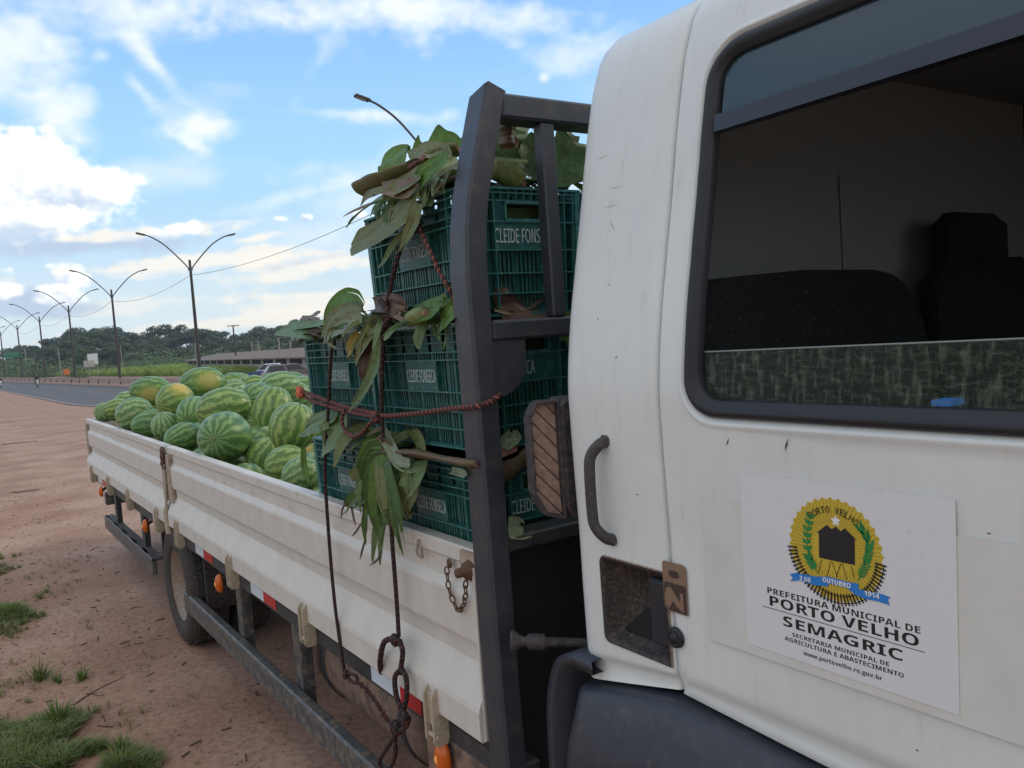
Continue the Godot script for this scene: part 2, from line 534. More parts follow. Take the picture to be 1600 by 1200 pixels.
	# fruit
	for i in 5:
		var rm := StandardMaterial3D.new()
		rm.albedo_texture = rind_texture(100 + i * 9, [0.0, 0.0, 0.33, 0.52, 0.0][i])
		rm.roughness = 0.36
		rm.metallic_specular = 0.4
		M["rind%d" % i] = rm
		for k in 3:
			var tint: StandardMaterial3D = rm.duplicate()
			tint.albedo_color = [Color(1.0, 0.98, 0.86), Color(0.86, 0.92, 0.86), Color(1.0, 1.0, 1.0)][k]
			M["rind%d_%d" % [i, k]] = tint
	M.stem = plain(0.16, 0.17, 0.07, 0.8)
	# ground and road
	var soil := worn([lin(0.315, 0.175, 0.115), lin(0.38, 0.226, 0.152), lin(0.45, 0.29, 0.21)], [0.22, 0.5, 0.8], 30, 0.008, 0.14, 0.95, 0.0, 1.1, 7)
	soil.heightmap_texture = noise_tex(31, 0.03, 7, [grey(0.0), grey(1.0)], [0.2, 0.8], 1024)
	soil.heightmap_scale = 0.45
	M.soil = with_detail(soil, noise_tex(32, 0.02, 6, [lin(0.76, 0.72, 0.69), lin(1, 1, 1)], [0.22, 0.60], 1024), 0.9)
	M.asphalt = worn([lin(0.085, 0.083, 0.085), lin(0.125, 0.120, 0.120)], [0.25, 0.75], 33, 0.01, 0.12, 0.9)
	M.paint_line = worn([lin(0.22, 0.20, 0.19), lin(0.42, 0.40, 0.38)], [0.3, 0.7], 34, 0.02, 0.7, 0.8)
	M.edge_line = worn([lin(0.26, 0.19, 0.15), lin(0.38, 0.33, 0.29)], [0.3, 0.7], 35, 0.02, 0.7, 0.9)
	M.concrete = worn([lin(0.16, 0.10, 0.075), lin(0.34, 0.225, 0.17), lin(0.40, 0.29, 0.23)], [0.2, 0.42, 0.7], 36, 0.03, 0.35, 0.9)
	M.field = worn([lin(0.10, 0.13, 0.035), lin(0.15, 0.20, 0.05)], [0.3, 0.7], 37, 0.02, 0.05, 0.95)
	M.blade = blade_mat(0.125, 0.185, 0.034)
	M.blade_far = blade_mat(0.27, 0.36, 0.07)
	M.blade_dry = blade_mat(0.26, 0.22, 0.12)
	M.pebble = worn([lin(0.14, 0.085, 0.06), lin(0.30, 0.20, 0.15)], [0.3, 0.7], 38, 0.05, 4.0, 0.95)
	M.twig = plain(0.09, 0.055, 0.038, 0.9)
	# trees
	M.bark = plain(0.11, 0.085, 0.062, 0.9)
	for i in 4:
		M["crown%d" % i] = blade_mat([0.042, 0.052, 0.066, 0.055][i], [0.066, 0.078, 0.094, 0.092][i], [0.028, 0.032, 0.028, 0.026][i])
	M.brush = blade_mat(0.10, 0.15, 0.04)
	M.roof = worn([lin(0.145, 0.105, 0.085), lin(0.215, 0.16, 0.13)], [0.3, 0.7], 39, 0.03, 0.25, 0.9)
	M.plaster = worn([lin(0.34, 0.31, 0.27), lin(0.50, 0.47, 0.43)], [0.3, 0.7], 40, 0.02, 0.2, 0.9)
	M.pole = worn([lin(0.035, 0.03, 0.026), lin(0.07, 0.055, 0.045)], [0.3, 0.7], 42, 0.02, 0.6, 0.7)
	M.arm = plain(0.09, 0.085, 0.085, 0.5)
	M.lamp_head = plain(0.05, 0.05, 0.055, 0.5)
	M.lamp_glass = plain(0.45, 0.36, 0.28, 0.3)
	M.old_post = plain(0.30, 0.28, 0.25, 0.9)
	M.wire = plain(0.03, 0.03, 0.03, 0.7)
	M.sign_green = plain(0.01, 0.20, 0.10, 0.5)
	M.sign_orange = plain(0.62, 0.16, 0.04, 0.6)
	M.car_blue = plain(0.035, 0.085, 0.21, 0.3)
	M.car_white = plain(0.68, 0.69, 0.70, 0.35)
	M.car_grey = plain(0.16, 0.12, 0.11, 0.4)
	M.car_red = plain(0.42, 0.06, 0.05, 0.35)
	M.car_glass = plain(0.02, 0.022, 0.026, 0.1)
	M.shirt = plain(0.03, 0.032, 0.04, 0.9)
	M.jeans = plain(0.03, 0.04, 0.07, 0.9)
	M.skin = plain(0.30, 0.17, 0.11, 0.7)
	M.helmet = plain(0.015, 0.015, 0.018, 0.3)
	M.chrome = plain(0.6, 0.6, 0.6, 0.3, 1.0)
	M.headlight = plain(0.8, 0.8, 0.78, 0.15)


func blade_mat(r: float, g: float, b: float) -> StandardMaterial3D:
	var m := StandardMaterial3D.new()
	m.albedo_color = lin(r, g, b)
	m.roughness = 0.7
	m.cull_mode = BaseMaterial3D.CULL_DISABLED
	m.backlight_enabled = true
	m.backlight = lin(r * 0.8, g * 0.8, b * 0.5)
	m.vertex_color_use_as_albedo = true
	return m


# ------------------------------------------------------------------ building helpers
func numbered(base: String) -> String:
	if not taken.has(base):
		taken[base] = 0
		return base
	taken[base] += 1
	return "%s_%03d" % [base, taken[base]]


func tag(o: Node3D, label: String, category: String, group := "") -> Node3D:
	o.set_meta("label", label)
	o.set_meta("category", category)
	if group:
		o.set_meta("group", group)
	return o


func thing(called: String, label: String, category: String, at: Vector3, group := "") -> Node3D:
	var o := Node3D.new()
	o.name = numbered(called)
	add_child(o)
	o.position = at
	tag(o, label, category, group)
	return o


func begin() -> SurfaceTool:
	var st := SurfaceTool.new()
	st.begin(Mesh.PRIMITIVE_TRIANGLES)
	st.set_smooth_group(-1)
	return st


func mesh_of(st: SurfaceTool, m: Material) -> ArrayMesh:
	st.generate_normals()
	var a := st.commit()
	a.surface_set_material(0, m)
	return a


func put(called: String, st: SurfaceTool, m: Material, parent: Node3D = null) -> MeshInstance3D:
	# the mesh is in world coordinates; a part is shifted so that it stays where it was drawn
	var o := MeshInstance3D.new()
	o.mesh = mesh_of(st, m)
	if parent == null:
		o.name = numbered(called)
		add_child(o)
	else:
		o.name = called
		if parent.get_parent() == self:
			o.position = -parent.position
		parent.add_child(o, true)
	return o


func put_at(called: String, mesh: Mesh, parent: Node3D, t: Transform3D) -> MeshInstance3D:
	# a ready mesh, placed in the coordinates of its parent
	var o := MeshInstance3D.new()
	o.name = called
	o.mesh = mesh
	o.transform = t
	parent.add_child(o, true)
	return o


func structure(called: String, st: SurfaceTool, m: Material) -> MeshInstance3D:
	var o := put(called, st, m)
	o.set_meta("kind", "structure")
	return o


func copy_of(o: Node3D, at: Vector3, turn: float, label: String, group := "") -> Node3D:
	var c: Node3D = o.duplicate()
	c.name = numbered(String(o.name).trim_suffix("_001"))
	add_child(c)
	c.position = at
	c.rotation = Vector3(0, turn, 0)
	c.set_meta("label", label)
	if group:
		c.set_meta("group", group)
	return c


func tri(st: SurfaceTool, a: Vector3, b: Vector3, c: Vector3) -> void:
	st.set_uv(Vector2.ZERO)
	st.add_vertex(a)
	st.add_vertex(b)
	st.add_vertex(c)


func quad(st: SurfaceTool, a: Vector3, b: Vector3, c: Vector3, d: Vector3) -> void:
	tri(st, a, b, c)
	tri(st, a, c, d)


func box(st: SurfaceTool, lo: Vector3, hi: Vector3, bevel := 0.0, t := Transform3D()) -> void:
	# axis box between two corners, its edges chamfered
	var c := (lo + hi) * 0.5
	var h := (hi - lo).abs() * 0.5
	var b := minf(bevel, minf(h.x, minf(h.y, h.z)) * 0.9)
	st.set_smooth_group(-1)
	if b <= 0.0:
		for ax in 3:
			for s in [-1.0, 1.0]:
				var n := Vector3.ZERO
				n[ax] = s
				var u := Vector3.ZERO
				u[(ax + 1) % 3] = 1.0
				var v := Vector3.ZERO
				v[(ax + 2) % 3] = s
				var p := [t * (c + h * (n - u - v)), t * (c + h * (n - u + v)), t * (c + h * (n + u + v)), t * (c + h * (n + u - v))]
				quad(st, p[0], p[1], p[2], p[3])
		return
	var k := h - Vector3.ONE * b
	for ax in 3:
		for s in [-1.0, 1.0]:
			var q := []
			for w in [[-1, -s], [-1, s], [1, s], [1, -s]]:
				var p := Vector3.ZERO
				p[ax] = s * h[ax]
				p[(ax + 1) % 3] = w[0] * k[(ax + 1) % 3]
				p[(ax + 2) % 3] = w[1] * k[(ax + 2) % 3]
				q.append(t * (c + p))
			quad(st, q[0], q[1], q[2], q[3])
	for ax in 3:
		var a1 := (ax + 1) % 3
		var a2 := (ax + 2) % 3
		for s1 in [-1.0, 1.0]:
			for s2 in [-1.0, 1.0]:
				var q := []
				for e in [[-1.0, 0], [1.0, 0], [1.0, 1], [-1.0, 1]]:
					var p := Vector3.ZERO
					p[ax] = e[0] * k[ax]
					p[a1] = s1 * (h[a1] if e[1] == 0 else k[a1])
					p[a2] = s2 * (k[a2] if e[1] == 0 else h[a2])
					q.append(t * (c + p))
				if s1 * s2 > 0:
					quad(st, q[0], q[3], q[2], q[1])
				else:
					quad(st, q[0], q[1], q[2], q[3])
	for sx in [-1.0, 1.0]:
		for sy in [-1.0, 1.0]:
			for sz in [-1.0, 1.0]:
				var p0 := t * (c + Vector3(sx * h.x, sy * k.y, sz * k.z))
				var p1 := t * (c + Vector3(sx * k.x, sy * h.y, sz * k.z))
				var p2 := t * (c + Vector3(sx * k.x, sy * k.y, sz * h.z))
				if sx * sy * sz > 0:
					tri(st, p0, p2, p1)
				else:
					tri(st, p0, p1, p2)


func beam(st: SurfaceTool, a: Vector3, b: Vector3, w: float, h: float, up := Vector3.UP, bevel := 0.004) -> void:
	# a square bar from a to b, w wide and h high
	var d := (b - a)
	var z := d.normalized()
	var x := up.cross(z)
	x = x.normalized() if x.length() > 0.01 else Vector3.RIGHT
	var y := z.cross(x)
	box(st, Vector3(-w / 2, -h / 2, 0), Vector3(w / 2, h / 2, d.length()), bevel, Transform3D(Basis(x, y, z), a))


func spline(p: Array, per: int) -> PackedVector3Array:
	var out := PackedVector3Array()
	for i in p.size() - 1:
		var a: Vector3 = p[maxi(i - 1, 0)]
		var b: Vector3 = p[i]
		var c: Vector3 = p[i + 1]
		var d: Vector3 = p[mini(i + 2, p.size() - 1)]
		for k in per:
			out.append(b.cubic_interpolate(c, a, d, float(k) / per))
	out.append(p[-1])
	return out


func tube(st: SurfaceTool, pts: PackedVector3Array, radii, sides := 8, v_per_m := 0.0, cap := true) -> void:
	# a round bar along a line; radii is one number or one per point
	st.set_smooth_group(0)
	var n := pts.size()
	var side := Vector3.ZERO
	var rings := []
	var dist := 0.0
	var vs := []
	for i in n:
		var d := (pts[mini(i + 1, n - 1)] - pts[maxi(i - 1, 0)]).normalized()
		if i == 0:
			side = d.cross(Vector3.UP if absf(d.y) < 0.9 else Vector3.RIGHT).normalized()
		else:
			side = (side - d * side.dot(d)).normalized()
			dist += pts[i].distance_to(pts[i - 1])
		vs.append(dist * v_per_m)
		var up := side.cross(d)
		var r: float = radii if radii is float else radii[i]
		var ring := PackedVector3Array()
		for k in sides:
			var a := TAU * k / sides
			ring.append(pts[i] + (side * cos(a) + up * sin(a)) * r)
		rings.append(ring)
	for i in n - 1:
		for k in sides:
			var k2 := (k + 1) % sides
			var uv := [Vector2(float(k) / sides, vs[i]), Vector2(float(k + 1) / sides, vs[i]), Vector2(float(k + 1) / sides, vs[i + 1]), Vector2(float(k) / sides, vs[i + 1])]
			var q := [rings[i][k], rings[i][k2], rings[i + 1][k2], rings[i + 1][k]]
			for w in [0, 2, 1, 0, 3, 2]:
				st.set_uv(uv[w])
				st.add_vertex(q[w])
	if cap:
		st.set_smooth_group(-1)
		for e in [0, n - 1]:
			for k in sides:
				var k2 := (k + 1) % sides
				st.set_uv(Vector2.ZERO)
				if e == 0:
					tri(st, pts[e], rings[e][k], rings[e][k2])
				else:
					tri(st, pts[e], rings[e][k2], rings[e][k])


func lathe(st: SurfaceTool, profile: Array, segs: int, t: Transform3D, smooth := true) -> void:
	# profile of (radius, along) turned round the local y axis
	for i in profile.size() - 1:
		st.set_smooth_group(0 if smooth else -1)
		var a: Vector2 = profile[i]
		var b: Vector2 = profile[i + 1]
		for k in segs:
			var q := []
			for e in [[a, k], [a, k + 1], [b, k + 1], [b, k]]:
				var ang: float = TAU * e[1] / segs
				q.append(t * Vector3(cos(ang) * e[0].x, e[0].y, sin(ang) * e[0].x))
			quad(st, q[0], q[1], q[2], q[3])


func axis_x(at: Vector3) -> Transform3D:
	return Transform3D(Basis(Vector3(0, 1, 0), Vector3(1, 0, 0), Vector3(0, 0, -1)), at)


func axis_z(at: Vector3) -> Transform3D:
	return Transform3D(Basis(Vector3(1, 0, 0), Vector3(0, 0, 1), Vector3(0, -1, 0)), at)


func slab(st: SurfaceTool, outline: PackedVector2Array, t: Transform3D, thick: float) -> void:
	# a flat shape with thickness: outline in local x, y; it goes from z = 0 to z = thick
	st.set_smooth_group(-1)
	var idx := Geometry2D.triangulate_polygon(outline)
	for i in range(0, idx.size(), 3):
		var p := [outline[idx[i]], outline[idx[i + 1]], outline[idx[i + 2]]]
		if (p[1] - p[0]).cross(p[2] - p[0]) > 0:
			p = [p[0], p[2], p[1]]
		tri(st, t * Vector3(p[0].x, p[0].y, thick), t * Vector3(p[1].x, p[1].y, thick), t * Vector3(p[2].x, p[2].y, thick))
		tri(st, t * Vector3(p[0].x, p[0].y, 0), t * Vector3(p[2].x, p[2].y, 0), t * Vector3(p[1].x, p[1].y, 0))
	var n := outline.size()
	for i in n:
		var a := outline[i]
		var b := outline[(i + 1) % n]
		quad(st, t * Vector3(a.x, a.y, 0), t * Vector3(b.x, b.y, 0), t * Vector3(b.x, b.y, thick), t * Vector3(a.x, a.y, thick))


func ribbon_sweep(st: SurfaceTool, profile: PackedVector2Array, z0: float, z1: float) -> void:
	# an open (x, y) profile drawn along z, its edges crisp
	st.set_smooth_group(-1)
	for i in profile.size() - 1:
		var a := profile[i]
		var b := profile[i + 1]
		quad(st, Vector3(a.x, a.y, z0), Vector3(a.x, a.y, z1), Vector3(b.x, b.y, z1), Vector3(b.x, b.y, z0))


var font_regular: SystemFont
var font_bold: SystemFont


func letters(text: String, bold: bool) -> TextMesh:
	if font_regular == null:
		font_regular = SystemFont.new()
		font_regular.font_names = PackedStringArray(["Droid Sans"])
		font_bold = SystemFont.new()
		font_bold.font_names = PackedStringArray(["Droid Sans"])
		font_bold.font_weight = 700
	var t := TextMesh.new()
	t.text = text
	t.font = font_bold if bold else font_regular
	t.font_size = 64
	t.pixel_size = 0.01
	t.depth = 0.02
	t.curve_step = 1.0
	return t


func lettering(called: String, text: String, bold: bool, m: Material, parent: Node3D, corner: Vector3, right: Vector3, up: Vector3, w: float, h: float, slant := 0.0) -> MeshInstance3D:
	# writing whose box starts at corner (lower left, in the parent's axes) and is w wide and h high
	var t := letters(text, bold)
	t.material = m
	var b := t.get_aabb()
	var sx := w / b.size.x
	var sy := h / b.size.y
	var out := right.cross(up)
	var bas := Basis(right * sx, up * sy + right * slant * sy, out * 0.03)
	var o := MeshInstance3D.new()
	o.name = called
	o.mesh = t
	o.transform = Transform3D(bas, corner - bas * Vector3(b.position.x, b.position.y, b.position.z))
	parent.add_child(o, true)
	return o


# ------------------------------------------------------------------ the ground and the highway
func ground_y(z: float) -> float:
	return -1.15 * clampf((-z - 8.0) / 57.0, 0.0, 1.0)


func along(z: float, zs: Array, xs: Array) -> float:
	for i in zs.size() - 1:
		if z >= zs[i + 1]:
			return lerpf(xs[i], xs[i + 1], clampf((z - zs[i]) / (zs[i + 1] - zs[i]), 0.0, 1.0))
	return xs[-1]


func road_edge(z: float) -> float:
	return along(z, [60.0, 0.0, -40.0, -52.0, -84.0, -130.0, -222.0, -300.0, -420.0, -700.0], [9.5, 8.0, 7.25, 7.0, 6.3, 5.3, 1.9, -2.6, -10.0, -30.0])


func median_x(z: float) -> float:
	return along(z, [60.0, 0.0, -73.0, -92.0, -126.0, -162.0, -222.0, -300.0, -420.0, -700.0], [23.0, 20.6, 16.8, 15.8, 14.1, 12.3, 9.3, 5.0, -2.4, -22.0])


func strip(called: String, m: Material, left: Callable, right: Callable, lift: float, z_from: float, z_to: float, step: float) -> MeshInstance3D:
	var st := begin()
	st.set_smooth_group(0)
	var z := z_from
	while z > z_to:
		var z2 := maxf(z - step, z_to)
		var a := Vector3(left.call(z), ground_y(z) + lift, z)
		var b := Vector3(right.call(z), ground_y(z) + lift, z)
		var c := Vector3(right.call(z2), ground_y(z2) + lift, z2)
		var d := Vector3(left.call(z2), ground_y(z2) + lift, z2)
		quad(st, a, d, c, b)
		z = z2
	return structure(called, st, m)


func build_ground() -> void:
	var st := begin()
	st.set_smooth_group(0)
	var xs := [-700.0, -300.0, -120.0, -50.0, -20.0, -8.0, -3.0, 0.0, 1.5, 3.0, 6.0, 12.0, 25.0, 60.0, 150.0, 400.0, 1100.0]
	var zs := [90.0, 30.0, 12.0, 5.0, 0.0, -4.0, -8.0, -16.0, -25.0, -35.0, -45.0, -55.0, -65.0, -90.0, -150.0, -300.0, -600.0, -1400.0]
	for i in xs.size() - 1:
		for j in zs.size() - 1:
			var p := []
			for e in [[i, j], [i, j + 1], [i + 1, j + 1], [i + 1, j]]:
				p.append(Vector3(xs[e[0]], ground_y(zs[e[1]]), zs[e[1]]))
			quad(st, p[0], p[1], p[2], p[3])
	structure("ground", st, M.soil)
	strip("road", M.asphalt, road_edge, func(z): return median_x(z) - 0.5, 0.03, 50.0, -700.0, 6.0)
	strip("road_edge_line", M.edge_line, func(z): return road_edge(z) + 0.1, func(z): return road_edge(z) + 0.32, 0.036, 50.0, -420.0, 6.0)
	strip("far_road", M.asphalt, func(z): return median_x(z) + 2.4, func(z): return median_x(z) + 10.4, 0.03, 50.0, -700.0, 6.0)
	strip("field", M.field, func(z): return median_x(z) + 13.5, func(_z): return 900.0, 0.05, 60.0, -1000.0, 8.0)
	# lane dashes
	for z in [-24.0, -40.0, -55.5, -71.4, -87.0, -102.1, -123.1, -140.0, -158.0, -176.0, -196.0, -216.0]:
		var ds := begin()
		var z2: float = z - 4.0
		var lx := func(q: float) -> float: return lerpf(road_edge(q), median_x(q), 0.505)
		var y1 := ground_y(z) + 0.036
		var y2 := ground_y(z2) + 0.036
		quad(ds, Vector3(lx.call(z) - 0.07, y1, z), Vector3(lx.call(z2) - 0.07, y2, z2), Vector3(lx.call(z2) + 0.07, y2, z2), Vector3(lx.call(z) + 0.07, y1, z))
		structure("lane_marking", ds, M.paint_line)


func build_far_scene() -> void:
	build_barrier()
	build_lamps()
	build_trees()
	build_building()
	build_signs_and_posts()
	build_cars()
	build_motorcycles()
	build_field_grass()


func build_barrier() -> void:
	var root := thing("median_barrier", "low dusty concrete barrier running along the middle of the highway", "barrier", Vector3(17, -1.15, -80))
	var z := -14.0
	var k := 0
	while z > -330.0:
		var len := 6.0 if z > -200.0 else 14.0
		var z2 := z - len + 0.012
		var st := begin()
		var h := 0.92 + rng.randf_range(-0.03, 0.03)
		var prof := [[-0.42, -0.05], [-0.40, 0.14], [-0.20, 0.34], [-0.12, h], [0.12, h], [0.20, 0.34], [0.40, 0.14], [0.42, -0.05]]
		var shift := rng.randf_range(-0.02, 0.02)
		for i in prof.size() - 1:
			var p := []
			for e in [[i, z], [i, z2], [i + 1, z2], [i + 1, z]]:
				p.append(Vector3(median_x(e[1]) + shift + prof[e[0]][0], ground_y(e[1]) + prof[e[0]][1], e[1]))
			quad(st, p[0], p[1], p[2], p[3])
		for e in [z, z2]:
			for i in range(1, prof.size() - 1):
				var c := Vector3(median_x(e) + shift, ground_y(e), e)
				tri(st, c + Vector3(prof[0][0], prof[0][1], 0), c + Vector3(prof[i][0], prof[i][1], 0), c + Vector3(prof[i + 1][0], prof[i + 1][1], 0))
		put("concrete_segment", st, M.concrete, root)
		z -= len
		k += 1


func build_lamps() -> void:
	var proto: Node3D = null
	var says := ["double armed street lamp hidden by the crates except for its arm against the sky", "tallest double armed street lamp beside the long roof", "second double armed street lamp beyond the tallest one", "third street lamp from the crates, in front of the dark trees", "fourth street lamp along the median, left of the orange board", "fifth street lamp along the median, above the motorcyclist", "small far street lamp right of the green road sign", "tiny far street lamp left of the green road sign", "farthest street lamp at the left edge"]
	var zs := [-34.0, -73.0, -102.5, -129.0, -155.0, -182.0, -209.0, -236.0, -263.0]
	for k in 9:
		var z: float = zs[k]
		var at := Vector3(17.6 + 0.0565 * (z + 73.0), ground_y(z), z)
		if proto == null:
			proto = thing("street_lamp", says[0], "street lamp", at, "street lamps along the median")
			var st := begin()
			tube(st, PackedVector3Array([at, at + Vector3(0, 5, 0), at + Vector3(0, 10.9, 0)]), [0.17, 0.14, 0.10], 10)
			put("pole", st, M.pole, proto)
			var cs := begin()
			box(cs, at + Vector3(-0.16, 10.0, -0.16), at + Vector3(0.16, 10.25, 0.16), 0.02)
			put("clamp", cs, M.arm, proto)
			for s in [-1.0, 1.0]:
				var a := begin()
				var line := spline([at + Vector3(0.1 * s, 10.15, 0), at + Vector3(0.75 * s, 10.95, 0), at + Vector3(1.9 * s, 12.15, 0), at + Vector3(2.8 * s, 12.75, 0), at + Vector3(3.4 * s, 12.98, 0)], 5)
				tube(a, line, 0.055, 8)
				var arm := put("arm", a, M.arm, proto)
				var hd := begin()
				beam(hd, at + Vector3(3.3 * s, 12.95, 0), at + Vector3(4.0 * s, 13.12, 0), 0.30, 0.12, Vector3.UP, 0.03)
				put("lamp_head", hd, M.lamp_head, arm)
				var lens := begin()
				beam(lens, at + Vector3(3.5 * s, 12.925, 0), at + Vector3(3.95 * s, 13.035, 0), 0.22, 0.02, Vector3.UP, 0.004)
				put("lens", lens, M.lamp_glass, arm)
		else:
			copy_of(proto, at, 0.0, says[k])
	# cables slung from pole to pole
	for k in 5:
		var z: float = zs[k]
		var a := Vector3(17.5 + 0.0565 * (z + 73.0), ground_y(z) + 9.6, z)
		var z2: float = zs[k + 1]
		var b := Vector3(17.5 + 0.0565 * (z2 + 73.0), ground_y(z2) + 9.6, z2)
		var pts := PackedVector3Array()
		for i in 17:
			var t := i / 16.0
			pts.append(a.lerp(b, t) - Vector3(0, 0.75 * 4.0 * t * (1.0 - t), 0))
		var st := begin()
		tube(st, pts, 0.016, 5)
		var w := put("overhead_cable", st, M.wire)
		tag(w, ["overhead cable running from the tallest lamp to the crates", "overhead cable from the tallest lamp down to the second lamp", "overhead cable between the second and third street lamps", "overhead cable between the third and fourth street lamps", "faint overhead cable between the farther street lamps"][k], "cable", "overhead cables")


func leaf_card(st: SurfaceTool, p: Vector3, n: Vector3, size: float, shade: Color) -> void:
	var u := n.cross(Vector3(rng.randf_range(-1, 1), rng.randf_range(-1, 1), rng.randf_range(-1, 1))).normalized()
	var v := n.cross(u).normalized()
	st.set_color(shade)
	tri(st, p - u * size, p + v * size * 0.55, p + u * size)
	tri(st, p - u * size, p + u * size * 0.9, p - v * size * 0.6)


func crown_mesh(kind: int) -> SurfaceTool:
	# a crown one unit wide, standing from y = 0.3 to y = 1
	var st := begin()
	var lumps := []
	var n: int = [11, 15, 8, 13][kind]
	for i in n:
		var a := i * 2.4 + rng.randf() * 0.7
		var r: float = sqrt((i + 0.4) / n) * [0.40, 0.34, 0.26, 0.42][kind]
		var y: float = [0.86, 0.80, 0.72, 0.84][kind] - r * r * [1.0, 1.5, 1.2, 0.8][kind] + rng.randf_range(-0.10, 0.07)
		if i % 3 == 2:
			y -= rng.randf_range(0.18, 0.42)
		lumps.append([Vector3(cos(a) * r, y, sin(a) * r), rng.randf_range(0.10, 0.17) * [1.0, 0.95, 1.2, 1.0][kind]])
	for l in lumps:
		var tone := rng.randf_range(0.72, 1.3)
		for k in 260:
			var d := Vector3(rng.randfn(), rng.randfn() * 0.8 + 0.25, rng.randfn()).normalized()
			var rad: float = l[1] * (0.55 + 0.55 * sqrt(rng.randf()))
			var p: Vector3 = l[0] + d * rad * Vector3(1.15, 0.72, 1.15)
			var t := tone * rng.randf_range(0.7, 1.35)
			leaf_card(st, p, (d + Vector3(rng.randf_range(-0.6, 0.6), rng.randf_range(-0.2, 0.8), rng.randf_range(-0.6, 0.6))).normalized(), rng.randf_range(0.016, 0.034), Color(t, t * rng.randf_range(0.93, 1.08), t * 0.95))
	return st


func trunk_mesh(kind: int) -> SurfaceTool:
	var st := begin()
	st.set_color(Color.WHITE)
	tube(st, spline([Vector3(0, -0.02, 0), Vector3(0.01, 0.25, 0.01), Vector3(-0.01, 0.5, 0.0), Vector3(0.01, 0.75, 0)], 3), [0.026, 0.023, 0.02, 0.019, 0.018, 0.017, 0.015, 0.012, 0.009, 0.006], 7)
	for i in 5:
		var a := i * 1.3 + kind
		var h := 0.34 + 0.06 * i
		tube(st, spline([Vector3(0, h, 0), Vector3(cos(a) * 0.12, h + 0.13, sin(a) * 0.12), Vector3(cos(a) * 0.28, h + 0.27, sin(a) * 0.28)], 3), [0.012, 0.010, 0.009, 0.008, 0.007, 0.006, 0.004], 5)
	return st


